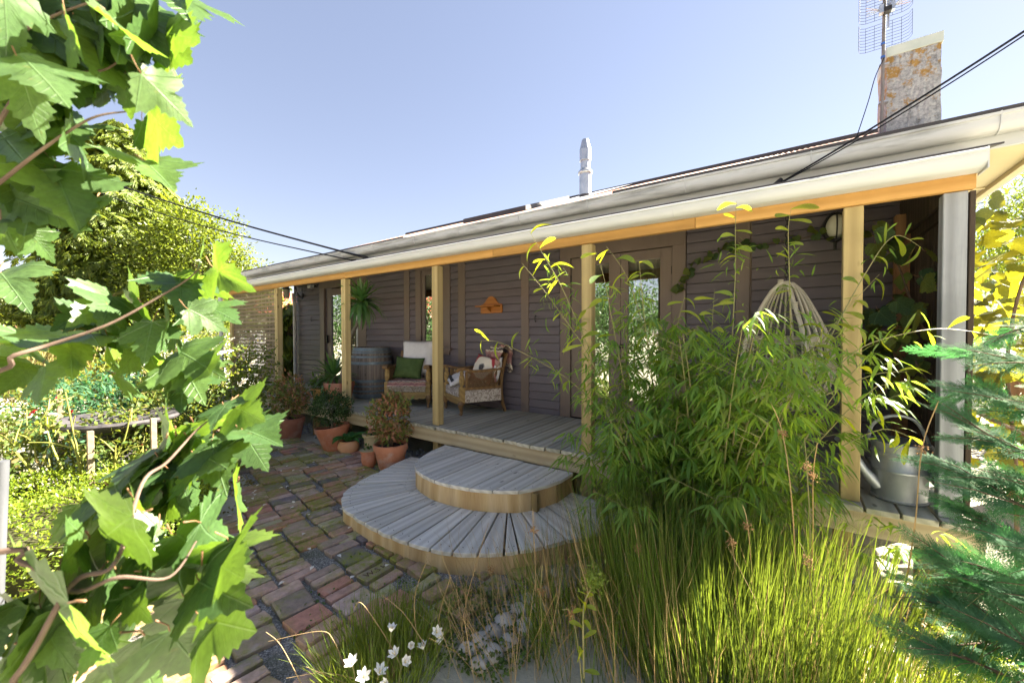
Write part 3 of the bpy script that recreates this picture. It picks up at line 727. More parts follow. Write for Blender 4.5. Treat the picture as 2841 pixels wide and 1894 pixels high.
for (a, b, c, d), (e, f, g_, h) in zip(PAIR, PAIR[1:]):
    o0, i0, o1, i1 = Vector((a,b,0)), Vector((c,d,0)), Vector((e,f,0)), Vector((g_,h,0))
    i0 = i0+(i0-o0)*.12; i1 = i1+(i1-o1)*.12
    lo, li = (o1-o0).length, (i1-i0).length
    go, gi = min(.0085/lo, .3), min(.006/max(li,.01), .3)
    q = [o0.lerp(o1, go), o0.lerp(o1, 1-go), i0.lerp(i1, 1-gi), i0.lerp(i1, gi)]
    dirv = ((q[0]+q[1])-(q[2]+q[3])).normalized(); an = math.atan2(-dirv.x, dirv.y)
    mid = (q[0]+q[1])/2; out = (mid-(o0+o1)/2)
    bul = dirv*random.uniform(.004,.012)
    pb = MB(); pb.prism([(p.x,p.y) for p in (q[0], (q[0]+q[1])/2+bul, q[1], q[2], q[3])], zb+random.uniform(-.002,.002), zst+random.uniform(-.0015,.0015))
    pb.build('step_board', M_['step'], st, .003, rot=Matrix.Rotation(an, 4, 'Z'))
def ribbon(pts, z0, z1, th, name, m):
    P = bez([(x,y,0) for x, y in pts], 5); r = MB(); n = len(P)
    N = []
    for i in range(n):
        t = (P[min(i+1,n-1)]-P[max(i-1,0)]).normalized(); N.append(Vector((-t.y, t.x, 0)))
    vs = []
    for p, nn in zip(P, N): vs += [(p.x,p.y,z0),(p.x+nn.x*th,p.y+nn.y*th,z0),(p.x+nn.x*th,p.y+nn.y*th,z1),(p.x,p.y,z1)]
    fs = [(4*i+j, 4*i+(j+1)%4, 4*i+4+(j+1)%4, 4*i+4+j) for i in range(n-1) for j in range(4)]+[(0,1,2,3),(4*n-1,4*n-2,4*n-3,4*n-4)]
    r.add(vs, fs); return r.build(name, m, st, smooth=True)
def ply_mat():
    m, nt, b, out = base_mat('curved_plywood')
    v = coords(nt, (1,1,.25)); f = noise(nt, v, 3.2, 2, .5, 1.8)
    w = _n(nt, 'ShaderNodeTexWave'); w.inputs['Scale'].default_value = 1.3; w.inputs['Distortion'].default_value = 9; w.inputs['Detail'].default_value = 1.5
    nt.links.new(coords(nt, (1,1,.35)), w.inputs['Vector'])
    col = ramp(nt, w.outputs['Fac'], [(0, (.40,.26,.11)), (.35, (.52,.37,.18)), (.6, (.60,.46,.27)), (1, (.50,.36,.19))])
    col = mixc(nt, math_(nt, 'MULTIPLY', ramp(nt, f, [(.5, 0.0), (.7, 1.0)]), .5), col, (.30,.21,.11))
    fine = noise(nt, coords(nt, (30,30,1.5)), 6, 4); col = mixc(nt, .18, col, ramp(nt, fine, [(.3,(.2,.13,.06)),(.7,(.7,.55,.35))]))
    nt.links.new(col, b.inputs['Base Color']); b.inputs['Roughness'].default_value = .75; bump(nt, b, fine, .15); return m
M_['ply'] = ply_mat()
low = [(q[0], q[1]) for q in PAIR]; cx_, cy_ = -2.38, -.25
def inset(pts, d): 
    out = []
    for x, y in pts:
        v = Vector((x-cx_, y-cy_)); L = v.length; v *= (L-d)/L; out.append((cx_+v.x, cy_+v.y))
    return out
li = inset(low, .022)
ribbon(li[::-1][:13], .0, zb-.002, .012, 'riser_panel', M_['ply']); ribbon(li[::-1][12:], .0, zb-.002, .012, 'riser_panel', M_['ply'])
top = [(-3.27,0),(-3.24,-.25),(-3.13,-.55),(-3.03,-.69),(-2.89,-.79),(-2.74,-.845),(-2.56,-.88),(-2.38,-.875),(-2.17,-.84),(-2.0,-.77),(-1.81,-.65),(-1.71,-.48),(-1.64,-.28),(-1.635,0)]
def topy(x):
    for (x0,y0),(x1,y1) in zip(top, top[1:]):
        if x0 <= x <= x1: return y0+(y1-y0)*(x-x0)/max(x1-x0,1e-6)
    return -.02
xs = [-3.27,-3.10,-2.915,-2.725,-2.555,-2.375,-2.185,-1.995,-1.815,-1.635]
zt2 = .3485
for a, b in zip(xs, xs[1:]):
    a2, b2 = a+.004, b-.004
    fr = [(a2+(b2-a2)*t, topy(a2+(b2-a2)*t)) for t in (0,.25,.5,.75,1)]
    bk = -.012+random.uniform(-.006,.006)
    pb = MB(); pb.prism(fr+[(b2,bk),(a2,bk)], zt2-.03, zt2+random.uniform(-.002,.002)); o = pb.build('step_board', M_['step'], st, .003)
ti = inset(top, .026)
ti = [p for p in ti]
ribbon(ti[::-1][1:6], zst, zt2-.032, .012, 'riser_panel', M_['ply']); ribbon(ti[::-1][5:], zst, zt2-.032, .012, 'riser_panel', M_['ply'])
MB().box(-1.672,-1.650,-.30,.0,zst+.001,zt2-.032).build('side_board', M_['pile'], st, .002)
sc_ = MB()
for (a, b, c, d), (e, f, g_, h) in zip(PAIR, PAIR[1:]):
    for t_, s_ in ((.10,.3),(.10,.7),(.86,.5)):
        x0 = a+(e-a)*s_; y0 = b+(f-b)*s_; x1 = c+(g_-c)*s_; y1 = d+(h-d)*s_
        sc_.lathe([(.0045,0),(.0045,.0012),(0,.0014)], (x0+(x1-x0)*t_, y0+(y1-y0)*t_, zst+.0012), 6)
for a, b in zip(xs, xs[1:]):
    for s_ in (.28,.72):
        xx = a+(b-a)*s_
        for yy in (topy(xx)+.06, -.30): sc_.lathe([(.0045,0),(.0045,.0012),(0,.0014)], (xx, yy, zt2+.0014), 6)
o = sc_.build('screw_heads', M_['black_metal'], st); o['kind'] = 'stuff'
fr = MB(); fr.box(-3.3,-1.5,-.08,-.04,0,.13); fr.box(-3.3,-1.3,-.6,-.56,0,.13); fr.box(-3.1,-1.7,-.55,-.51,zst,zt2-.04); fr.build('step_framing', M_['pile'], st)

# ------------------------------------------------------------------ things on the wall
M_['orange_wood'] = wood('orange_varnished_wood', (.46,.19,.045), (.38,.145,.035), (.25,.09,.02), 0, rough=.4)
sh = thing('wall_shelf', (-3.68, WY-.02, 2.07), 'small orange varnished wooden bracket shelf on the dark wall', 'shelf')
out = [(-3.88,1.955),(-3.87,1.945),(-3.49,1.945),(-3.475,1.96),(-3.475,2.065),(-3.49,2.08),(-3.53,2.085),(-3.57,2.115),(-3.60,2.16),(-3.64,2.19),(-3.68,2.20),(-3.72,2.19),(-3.755,2.16),(-3.79,2.115),(-3.83,2.085),(-3.865,2.08),(-3.88,2.065)]
b = MB(); n = len(out); b.add([(x, WY-.045, z) for x, z in out]+[(x, WY-.022, z) for x, z in out], [tuple(range(n)), tuple(range(2*n-1,n-1,-1))]+[(i,i+n,(i+1)%n+n,(i+1)%n) for i in range(n)])
b.build('back_plate', M_['orange_wood'], sh, .003)
MB().box(-3.86,-3.50,WY-.20,WY-.046,2.035,2.052).build('shelf_board', M_['orange_wood'], sh, .002)
b = MB(); pr = [(WY-.046,2.034),(WY-.046,1.965),(WY-.075,1.97),(WY-.11,1.99),(WY-.135,2.015),(WY-.14,2.034)]; n = len(pr)
b.add([(-3.69,y,z) for y,z in pr]+[(-3.67,y,z) for y,z in pr],[tuple(range(n)),tuple(range(2*n-1,n-1,-1))]+[(i,i+n,(i+1)%n+n,(i+1)%n) for i in range(n)]); b.build('bracket', M_['orange_wood'], sh, .002)
def hook(x, z, label):
    h = MB(); h.tube(bez([(x,WY-.02,z+.03),(x,WY-.05,z+.03),(x,WY-.055,z-.02),(x,WY-.04,z-.05),(x,WY-.03,z-.035)],4), .006, 6)
    tag(h.build('wall_hook', M_['black_metal'], smooth=True), label, 'hook', None)
hook(-8.75, 1.98, 'small black wall hook left of the sliding door')
hook(-2.90, 1.85, 'small black wall hook just left of the french doors')
hook(-.74, 1.62, 'small black wall hook behind the bamboo near the egg chair')
# bulkhead lamp
M_['frost'] = mat('ribbed_frosted_glass', (.50,.49,.41), (.60,.58,.50), 4, (1,1,60), .3, .25, 0)
bl = thing('bulkhead_lamp', (.33, WY-.03, 2.60), 'round ribbed bulkhead lamp in a black cage high on the wall', 'lamp')
b = MB(); b.lathe([(.115,0),(.12,.02),(.115,.045),(.095,.05)], (0,0,0), 24); b.v = [Vector((.33+p.x*.85, WY-.024-p.z, 2.60+p.y*1.1)) for p in b.v]; b.build('base', M_['black_metal'], bl, smooth=True)
b = MB(); b.lathe([(.092,.0),(.09,.06),(.075,.10),(.045,.125),(0,.132)], (0,0,0), 24); b.v = [Vector((.33+p.x*.80, WY-.07-p.z, 2.60+p.y*1.12)) for p in b.v]; b.build('lens', M_['frost'], bl, smooth=True)
b = MB()
for s in (0,): b.tube([(.33, WY-.075-.138*math.sin(t), 2.60+.125*math.cos(t)) for t in [i*math.pi/10 for i in range(11)]], .007, 6)
b.tube([(.33+.105*math.cos(t)*.85, WY-.075-.09*abs(math.sin(t))**.5*0-.02, 2.60+.122*math.sin(t)) for t in [i*math.pi/12 for i in range(24)]], .007, 6, closed=True)
b.build('cage', M_['black_metal'], bl, smooth=True)
cd_ = MB(); cd_.tube([(.33,WY-.03,2.48),(.33,WY-.028,2.40)], .012, 8); cd_.build('conduit', M_['black_metal'], bl)
# swan neck lantern
ln = thing('swan_neck_lantern', (-9.2, WY-.1, 2.55), 'black swan neck lantern with clear glass at the far wall corner', 'lamp')
b = MB(); b.tube(bez([(-9.13,WY-.03,2.52),(-9.13,WY-.10,2.50),(-9.13,WY-.16,2.60),(-9.16,WY-.20,2.80),(-9.25,WY-.26,2.84),(-9.32,WY-.30,2.78),(-9.32,WY-.30,2.72)],5), .012, 8)
b.tube([(-9.13,WY-.05,2.44),(-9.13,WY-.05,2.72)], .008, 6); b.build('arm', M_['black_metal'], ln, smooth=True)
b = MB(); b.lathe([(.05,0),(.05,.02)], (0,0,0), 16); b.v = [Vector((-9.13+p.x, WY-.025-p.z, 2.52+p.y)) for p in b.v]; b.build('rose', M_['black_metal'], ln)
b = MB(); b.lathe([(.02,.12),(.05,.10),(.055,.07),(.11,.045),(.115,.03),(.0,.03)], (-9.32,WY-.30,2.62), 18); b.build('hood', M_['black_metal'], ln, smooth=True)
b = MB(); b.lathe([(.068,.03),(.07,-.10),(.055,-.16),(.0,-.18)], (-9.32,WY-.30,2.62), 18); b.build('glass_jar', M_['frost'], ln, smooth=True)
b = MB()
for q in range(4):
    a = q*math.pi/2+.4; b.tube([(-9.32+r_*math.cos(a), WY-.30+r_*math.sin(a), 2.62+z) for r_, z in ((.08,.03),(.082,-.1),(.065,-.17),(.01,-.20))], .005, 5)
b.build('cage', M_['black_metal'], ln)
fl_ = thing('security_sensor', (-8.6, WY-.05, 2.72), 'small cream security sensor under the ceiling above the far wall', 'sensor')
MB().box(-8.68,-8.55,WY-.17,WY-.08,2.65,2.72).build('housing', M_['white'], fl_, .01); MB().tube([(-8.6,WY-.02,2.70),(-8.6,WY-.1,2.69)], .02, 8).build('bracket', M_['black_metal'], fl_)

# ------------------------------------------------------------------ barrel
M_['stave'] = wood('weathered_oak_stave', (.24,.20,.175), (.18,.15,.13), (.09,.075,.065), 2, var=.25, rough=.8)
M_['hoop'] = mat('blue_grey_iron_hoop', (.12,.16,.19), (.19,.24,.28), 8, (1,1,1), .5, .1, .06, metal=.35)
bx, by = -6.10, 1.03
ba = thing('wine_barrel', (bx, by, ZD), 'old oak wine barrel with blue grey iron hoops beside the armchair', 'barrel')
def br(z): t = (z-.44)/.44; return .36-.065*t*t
ns = 22
for i in range(ns):
    a0, a1 = 2*math.pi*i/ns+.008, 2*math.pi*(i+1)/ns-.008
    b = MB(); zs = [0,.1,.22,.36,.44,.52,.66,.78,.88]; vs = []
    for z in zs:
        r_ = br(z)+random.uniform(-.0012,.0012)
        for a in (a0, (a0+a1)/2, a1): vs.append((bx+r_*math.cos(a), by+r_*math.sin(a), ZD+.002+z))
        for a in (a1, a0): vs.append((bx+(r_-.03)*math.cos(a), by+(r_-.03)*math.sin(a), ZD+.002+z))
    fs = [(5*k+j,5*k+(j+1)%5,5*k+5+(j+1)%5,5*k+5+j) for k in range(8) for j in range(5)]+[(4,3,2,1,0),(40,41,42,43,44)]
    b.add(vs, fs); b.build('stave', M_['stave'], ba, smooth=True, ang=30)
b = MB(); b.lathe([(.0,.86),(.28,.86)], (bx,by,ZD), 22); b.build('barrel_head', M_['stave'], ba)
for z, w in ((.012,.07),(.115,.035),(.20,.035),(.28,.05),(.585,.05),(.70,.035),(.775,.03),(.815,.055)):
    b = MB(); b.lathe([(br(z)+.001,z),(br(z)+.006,z+.001),(br(z+w)+.006,z+w-.001),(br(z+w)+.001,z+w)], (bx,by,ZD), 44); b.build('hoop', M_['hoop'], ba, smooth=True)
# ------------------------------------------------------------------ armchairs
M_['oak'] = wood('worn_oak', (.24,.14,.055), (.17,.095,.04), (.08,.045,.02), 2, rough=.5, spec=.4)
M_['oak_pale'] = wood('pale_worn_oak', (.40,.28,.11), (.32,.21,.085), (.18,.11,.045), 0, rough=.55)
def uphol():
    m, nt, b, out = base_mat('faded_floral_upholstery')
    v = coords(nt, (1,1,1)); f = noise(nt, v, 17, 3, .6, 2.2)
    col = ramp(nt, f, [(.46, (.50,.455,.42)), (.54, (.27,.225,.20)), (.66, (.20,.165,.15))])
    nt.links.new(col, b.inputs['Base Color']); b.inputs['Roughness'].default_value = .95; bump(nt, b, f, .2); return m
M_['uphol'] = uphol()
def kilim():
    """woven bands: plum ground, cream and dark saw teeth (along the cloth's own length)"""
    m, nt, b, out = base_mat('woven_kilim')
    tc = _n(nt, 'ShaderNodeTexCoord'); sep = _n(nt, 'ShaderNodeSeparateXYZ'); nt.links.new(tc.outputs['UV'], sep.inputs[0])
    u, v = sep.outputs[0], sep.outputs[1]
    zig = math_(nt, 'PINGPONG', math_(nt, 'MULTIPLY', u, 7.0), .5)
    t = math_(nt, 'FRACT', math_(nt, 'ADD', math_(nt, 'MULTIPLY', v, 2.6), math_(nt, 'MULTIPLY', zig, .16)))
    col = ramp(nt, t, [(0, (.22,.10,.10)), (.20, (.36,.19,.18)), (.40, (.55,.49,.41)), (.55, (.09,.065,.06)), (.64, (.55,.49,.41)), (.72, (.27,.19,.14)), (.86, (.40,.23,.20))])
    for n in nt.nodes:
        if n.type == 'VALTORGB': n.color_ramp.interpolation = 'CONSTANT'
    f = noise(nt, coords(nt, (1,1,1)), 60, 3); col = mixc(nt, 1.0, col, ramp(nt, f, [(.2,.75),(.8,1.2)]), 'MULTIPLY')
    nt.links.new(col, b.inputs['Base Color']); b.inputs['Roughness'].default_value = 1.0; bump(nt, b, f, .3); return m
M_['kilim'] = kilim()
M_['fringe'] = mat('wool_fringe', (.30,.23,.16), (.52,.45,.35), 12, (1,1,1), 1, .1, .2)
M_['cane'] = mat('dark_woven_cane', (.13,.075,.035), (.20,.12,.06), 30, (1,1,1), .6, 0, .05)
M_['linen'] = mat('white_linen_cushion', (.60,.59,.62), (.68,.67,.70), 14, (1,1,1), .95, .15, 0)
M_['green_velvet'] = mat('green_velvet', (.045,.082,.022), (.085,.13,.04), 7, (1,.3,1), .8, .15, 0, dist=1.0)
def floral():
    m, nt, b, out = base_mat('printed_floral_cotton')
    tc = _n(nt, 'ShaderNodeTexCoord'); sep = _n(nt, 'ShaderNodeSeparateXYZ'); nt.links.new(tc.outputs['UV'], sep.inputs[0])
    u, v = sep.outputs[0], sep.outputs[1]
    f = noise(nt, coords(nt, (1,1,1)), 16, 3, .6, .5)
    du = math_(nt, 'SUBTRACT', u, .52); dv = math_(nt, 'SUBTRACT', v, .52)
    rr = math_(nt, 'SQRT', math_(nt, 'ADD', math_(nt, 'MULTIPLY', du, du), math_(nt, 'MULTIPLY', dv, dv)))
    rr = math_(nt, 'ADD', rr, math_(nt, 'MULTIPLY', math_(nt, 'SUBTRACT', f, .5), .16))
    col = ramp(nt, rr, [(.0, (.12,.12,.12)), (.035, (.03,.03,.035)), (.10, (.11,.11,.12)), (.135, (.66,.62,.54)), (.40, (.66,.62,.54)), (.44, (.30,.035,.05))])
    nt.links.new(col, b.inputs['Base Color']); b.inputs['Roughness'].default_value = .95; return m
M_['floral'] = floral()
M_['scrawl'] = mat('dark_printed_lettering', (.04,.045,.06), (.07,.08,.10), 20, (1,1,1), .95, 0, 0)
def set_uv(o, fn):
    me = o.data; uv = me.uv_layers.new(name='UVMap')
    for l in me.loops: uv.data[l.index].uv = fn(me.vertices[l.vertex_index].co)
def pillow(name, w, h, t, M, m, parent=None, puff=.5, seed=0, sag=0.0):
    b = MB(); n = 17; r_ = random.Random(seed)
    def f(sgn):
        def g(a, c):
            x, y = 2*a-1, 2*c-1
            th = (max(0, 1-abs(x)**2.4)*max(0, 1-abs(y)**2.4))**puff
            pin = 1-.09*(1-abs(y)**2)*abs(x)**3; pin2 = 1-.09*(1-abs(x)**2)*abs(y)**3
            wr = .010*math.sin(9*x+5*y+seed)+.007*math.sin(15*y-8*x+seed*2)
            return Vector((x*w/2*pin, sgn*(t/2*th+wr*th*(1 if sgn>0 else .5)), y*h/2*pin2 - sag*(x*x)*.5))
        return g
    b.grid(f(-1), n, n); b.grid(f(1), n, n)
    me = bpy.data.meshes.new(name); me.from_pydata(b.v, [], b.f)
    bm = bmesh.new(); bm.from_mesh(me); bmesh.ops.remove_doubles(bm, verts=bm.verts, dist=.0006); bmesh.ops.recalc_face_normals(bm, faces=bm.faces); bm.to_mesh(me); bm.free()
    me.polygons.foreach_set('use_smooth', [True]*len(me.polygons)); me.materials.append(m)
    o = link(name, me, parent, M); set_uv(o, lambda c: (c.x/w+.5, c.z/h+.5)); return o
def Mchair(x, y, th): return Matrix.Translation((x, y, ZD)) @ Matrix.Rotation(th, 4, 'Z')
CW, CD = .70, .64
def armchair(name, M, label):
    t = tag(link(name, None, None, M), label, 'armchair', 'carved oak armchairs on the veranda')
    def B(): b = MB(); b.x = M; return b
    rt = M.to_3x3().to_4x4()
    for s in (-1, 1):
        x = s*(CW/2-.035)
        b = B(); b.box(x-.035, x+.035, -CD/2, -CD/2+.07, .17, .385); b.build('front_post', M_['oak_pale'], t, .004, rot=rt)
        b = B(); b.lathe([(.030,.385),(.022,.392),(.022,.402),(.030,.41),(.036,.43),(.038,.49),(.034,.535),(.024,.55),(.024,.558),(.030,.565),(.030,.58),(.022,.592),(.026,.61)], (x,-CD/2+.035,0), 20, flute=.13)
        b.build('baluster', M_['oak_pale'], t, smooth=True, ang=25, rot=rt)
        b = B(); b.tube([(x-s*.0,-CD/2+.03,.175),(x+s*.012,-CD/2+.012,.14),(x+s*.004,-CD/2+.018,.095),(x-s*.004,-CD/2+.03,.05),(x,-CD/2+.02,.02),(x,-CD/2+.015,.0)], [.045,.042,.026,.018,.024,.020], 10)
        b.build('leg', M_['oak'], t, smooth=True, rot=rt)
        b = B(); pts = [(x,CD/2+.05,.0),(x,CD/2+.015,.12),(x,CD/2-.01,.3),(x,CD/2+.0,.5),(x,CD/2+.035,.68),(x,CD/2+.08,.83)]
        b.tube(bez(pts,3), .025, 4); b.build('rear_leg', M_['oak'], t, .0, rot=rt)
        # arm: flat rail dipping in the middle, scroll at the front
        b = B(); ap = bez([(x,CD/2+.01,.615),(x,.12,.598),(x,-.10,.592),(x,-CD/2+.10,.615),(x,-CD/2+.02,.63),(x,-CD/2-.035,.625)],4)
        pr = [(-.035,-.014),(.035,-.014),(.04,0),(.035,.016),(-.035,.016),(-.04,0)]
        vs = []; n = len(ap)
        for p in ap: vs += [(p.x+q[0], p.y, p.z+q[1]) for q in pr]
        fs = [(6*i+j,6*i+(j+1)%6,6*i+6+(j+1)%6,6*i+6+j) for i in range(n-1) for j in range(6)]+[tuple(range(6)),tuple(range(6*n-1,6*n-7,-1))]
        b.add(vs, fs); b.tube([(x-.04,-CD/2-.038,.612),(x+.04,-CD/2-.038,.612)], .026, 10)
        b.build('arm', M_['oak'], t, smooth=True, ang=40, rot=rt)
        b = B(); b.box(x-.016,x+.016,-CD/2+.07,CD/2-.02,.335,.375); b.build('side_rail', M_['oak'], t, .003, rot=rt)
        b = B(); b.box(x-.018,x+.018,-CD/2+.07,CD/2-.015,.165,.335); b.build('side_panel', M_['uphol'], t, .006, rot=rt)
        for y_ in (-CD/2+.085, CD/2-.11):
            b = B(); b.box(x-.014,x+.014,y_,y_+.035,.375,.59); b.build('arm_upright', M_['oak'], t, .002, rot=rt)
        b = B(); yy0, yy1, z0, z1 = -CD/2+.12, CD/2-.11, .376, .585
        k = int((yy1-yy0)/.012)
        for i in range(k+1):
            y_ = yy0+(yy1-yy0)*i/k; b.box(x-.0015,x+.0015,y_-.0028,y_+.0028,z0,z1)
        k = int((z1-z0)/.012)
        for i in range(k+1):
            z_ = z0+(z1-z0)*i/k; b.box(x-.0032,x+.0032,yy0,yy1,z_-.0028,z_+.0028)
        o = b.build('cane_panel', M_['cane'], t, rot=rt); o['kind'] = 'stuff'
    b = B(); b.box(-CW/2+.07,CW/2-.07,-CD/2+.012,-CD/2+.05,.165,.235); b.build('front_rail', M_['oak_pale'], t, .003, rot=rt)
    b = B(); ap = [(-CW/2+.07,.166)]+[(-CW/2+.07+(CW-.14)*i/42, .150-.016*abs(math.sin(i*math.pi/7))-.012*math.sin(i*math.pi/42)) for i in range(43)]+[(CW/2-.07,.166)]
    n = len(ap); b.add([(x,-CD/2+.02,z) for x,z in ap]+[(x,-CD/2+.04,z) for x,z in ap],[tuple(range(n)),tuple(range(2*n-1,n-1,-1))]+[(i,i+n,(i+1)%n+n,(i+1)%n) for i in range(n)])
    b.build('scalloped_apron', M_['oak_pale'], t, rot=rt)
    b = B(); b.box(-CW/2+.07,CW/2-.07,-CD/2+.005,-CD/2+.06,.236,.36); b.build('seat_front', M_['uphol'], t, .012, rot=rt)
    b = B(); b.box(-CW/2+.06,CW/2-.06,-CD/2+.055,CD/2-.02,.25,.385); b.build('seat', M_['uphol'], t, .02, rot=rt)
    b = B(); b.box(-CW/2+.05,CW/2-.05,CD/2+.02,CD/2+.05,.62,.68); b.box(-CW/2+.05,CW/2-.05,CD/2+.062,CD/2+.095,.78,.84); b.box(-CW/2+.05,CW/2-.05,CD/2-.02,CD/2+.01,.30,.37)
    for i in range(9):
        x = -CW/2+.09+i*(CW-.18)/8; b.tube([(x,CD/2-.005,.36),(x,CD/2+.03,.64)], .009, 6)
    b.build('backrest', M_['oak'], t, .002, rot=rt)
    return t
TH1 = R(31); c1 = Vector((-4.70,.635)); f1 = Vector((math.sin(TH1), -math.cos(TH1)))
MC1 = Mchair(c1.x-f1.x*CD/2, c1.y-f1.y*CD/2, TH1)
ch1 = armchair('armchair', MC1, 'carved oak armchair with white and green cushions beside the barrel')
TH2 = R(-27); f2 = Vector((math.sin(TH2), -math.cos(TH2))); s2 = Vector((math.cos(TH2), math.sin(TH2)))
c2 = Vector((-3.63,.64)) - s2*(CW/2)
MC2 = Mchair(c2.x-f2.x*CD/2, c2.y-f2.y*CD/2, TH2)
ch2 = armchair('armchair', MC2, 'carved oak armchair with cane side turned half away, draped with a patterned blanket')
def RX(a): return Matrix.Rotation(a, 4, 'X')
def RY_(a): return Matrix.Rotation(a, 4, 'Y')
def RZ(a): return Matrix.Rotation(a, 4, 'Z')
T_ = Matrix.Translation
tag(pillow('cushion', .58, .60, .20, MC1 @ T_((.03,.20,.72)) @ RX(R(-14)), M_['linen'], seed=2, sag=.02), 'large white cushion standing against the back of the left armchair', 'cushion')
tag(pillow('cushion', .47, .36, .15, MC1 @ T_((-.07,-.02,.575)) @ RX(R(-22)) @ RY_(R(4)), M_['green_velvet'], seed=5), 'dark green velvet cushion leaning on the white one', 'cushion')
def cloth(name, path, w, M, m, label, cat, uvs=1.0, wob=.006, seed=1, kind=None):
    """a blanket of width w laid along a path in the chair's own axes (y, z)"""
    P = bez([(0,a,b) for a,b in path], 6); n = len(P); b = MB(); b.x = None
    nx = 26; vs = []
    for i, p in enumerate(P):
        for j in range(nx):
            x = (j/(nx-1)-.5)*w*(1-.06*math.sin(i*.7+seed)); q = wob*math.sin(x*38+i*.5+seed)+wob*math.sin(x*17-i*.8)
            vs.append(Vector((x, p.y-q*.6, p.z+abs(q)+.004*math.sin(i*1.3+seed))))
    fs = [(i*nx+j,i*nx+j+1,(i+1)*nx+j+1,(i+1)*nx+j) for i in range(n-1) for j in range(nx-1)]
    me = bpy.data.meshes.new(name); me.from_pydata(vs, [], fs)
    uv = me.uv_layers.new(name='UVMap')
    for l in me.loops:
        i, j = divmod(l.vertex_index, nx); uv.data[l.index].uv = (j/(nx-1), i/(n-1)*uvs)
    me.polygons.foreach_set('use_smooth', [True]*len(me.polygons)); me.materials.append(m); me.update()
    o = link(name, me, None, M); so_ = o.modifiers.new('thickness', 'SOLIDIFY'); so_.thickness = .008; so_.offset = 1
    tag(o, label, cat); return o
kb = cloth('kilim_blanket', [(.22,.40),(.05,.408),(-.15,.402),(-.29,.398),(-.335,.385),(-.342,.345),(-.344,.315)], .585, MC1, M_['kilim'], 'plum and cream kilim folded over the seat of the left armchair', 'blanket', uvs=1.0)
fr = MB(); fr.x = MC1
for i in range(150):
    x = -.29+.58*random.random(); L = random.uniform(.035,.075); dx = random.uniform(-.015,.015)
    fr.tube([(x,-.346,.325),(x+dx*.4,-.356,.325-L*.5),(x+dx,-.352,.325-L)], [.003,.003,.001], 3)
o = fr.build('fringe', M_['fringe'], kb); o['kind'] = 'stuff'
kb2 = cloth('kilim_throw', [(.20,.42),(.22,.55),(.26,.70),(.30,.83),(.345,.905),(.41,.92),(.455,.87),(.46,.74),(.455,.55)], .72, MC2, M_['kilim'], 'plum and brown kilim draped over the back of the right armchair', 'blanket', uvs=1.4, wob=.014, seed=4)
cloth('kilim_mat', [(.22,.41),(.05,.425),(-.12,.42),(-.22,.41)], .50, MC2, M_['kilim'], 'pink and cream kilim crumpled on the seat of the right armchair', 'blanket', uvs=.8, wob=.012, seed=8)
tag(pillow('cushion', .40, .40, .16, MC2 @ T_((.10,.14,.60)) @ RZ(R(28)) @ RX(R(-20)) @ RY_(R(10)), M_['floral'], seed=9), 'white cushion printed with a dark flower and red ends on the right armchair', 'cushion')
tag(pillow('cushion', .36, .36, .13, MC2 @ T_((.17,.27,.60)) @ RX(R(-14)), M_['linen'], seed=12), 'plain white cushion tucked behind the flower printed one on the right armchair', 'cushion')
pc = tag(pillow('cushion', .44, .34, .10, MC2 @ T_((-.10,-.18,.47)) @ RX(R(-62)) @ RY_(R(14)), M_['linen'], seed=15), 'flat pale cushion with dark lettering slumped on the right seat', 'cushion')
text_mesh('printed_word', 'ROMANCE', .068, M_['scrawl'], pc, WM[pc.name] @ T_((.0,-.040,-.10)) @ RX(R(90)), .012)

# ------------------------------------------------------------------ hanging egg chair
M_['rattan'] = mat('white_rattan', (.50,.46,.37), (.64,.60,.51), 9, (1,1,1), .6, .1, .06)
ecx, ecy, ecz = -.03, .76, 1.0
eg = thing('hanging_egg_chair', (ecx, ecy, ecz), 'white rattan egg chair hanging from a chain behind the bamboo', 'hanging chair')
EH = 1.07
def eggr(t):
    return .335*float(np.interp(t, [0,.08,.2,.35,.55,.7,.83,.93,.98,1.0], [.30,.62,.92,1,.87,.68,.49,.31,.17,.04]))
FACE = math.atan2(-.80,-.55)                # the opening looks out to the left front
def eggpt(t, a, k=1.0):
    r_ = eggr(t)*k; return Vector((ecx+r_*math.cos(a), ecy+r_*math.sin(a)*.95, ecz+EH*t))
half = R(62)
rim = MB()
rp = [eggpt(.10+.90*i/14*.985, FACE-half*(1-.3*(i/14)**3)) for i in range(15)]
rp2 = [eggpt(.10+.90*i/14*.985, FACE+half*(1-.3*(i/14)**3)) for i in range(15)]
loop = rp+rp2[::-1]
rim.tube(loop, .017, 8); rim.build('rim_hoop', M_['rattan'], eg, smooth=True)
wr = MB()
for p in loop[2:-2:4]:
    for k in range(5):
        wr.lathe([(.020,-.004),(.023,0),(.020,.004)], p+Vector((0,0,.012*k-.02)), 8)
o = wr.build('binding', M_['rattan'], eg, smooth=True); o['kind'] = 'stuff'
nrib = 19
for i in range(nrib):
    a = FACE+half+(2*math.pi-2*half)*(i+.5)/nrib
    pts = [eggpt(t, a) for t in [0,.06,.14,.25,.4,.55,.7,.82,.92,.985]]
    MB().tube(bez(pts,2), .0075, 6).build('rib', M_['rattan'], eg, smooth=True)
def weave(t0, t1, n, name='woven_band', full=False):
    b = MB(); n_ = 64
    a0, a1 = (FACE+half, FACE+2*math.pi-half)
    for k in range(n):
        t = t0+(t1-t0)*k/(n-1); pts = []
        for j in range(n_+1):
            a = a0+(a1-a0)*j/n_ if not full else FACE+2*math.pi*j/n_
            pts.append(eggpt(t, a, 1+.025*math.sin(j*math.pi*nrib/n_*1.0+k*math.pi)))
        b.tube(pts, .0045, 4, cap=False)
    o = b.build(name, M_['rattan'], eg); o['kind'] = 'stuff'; return o
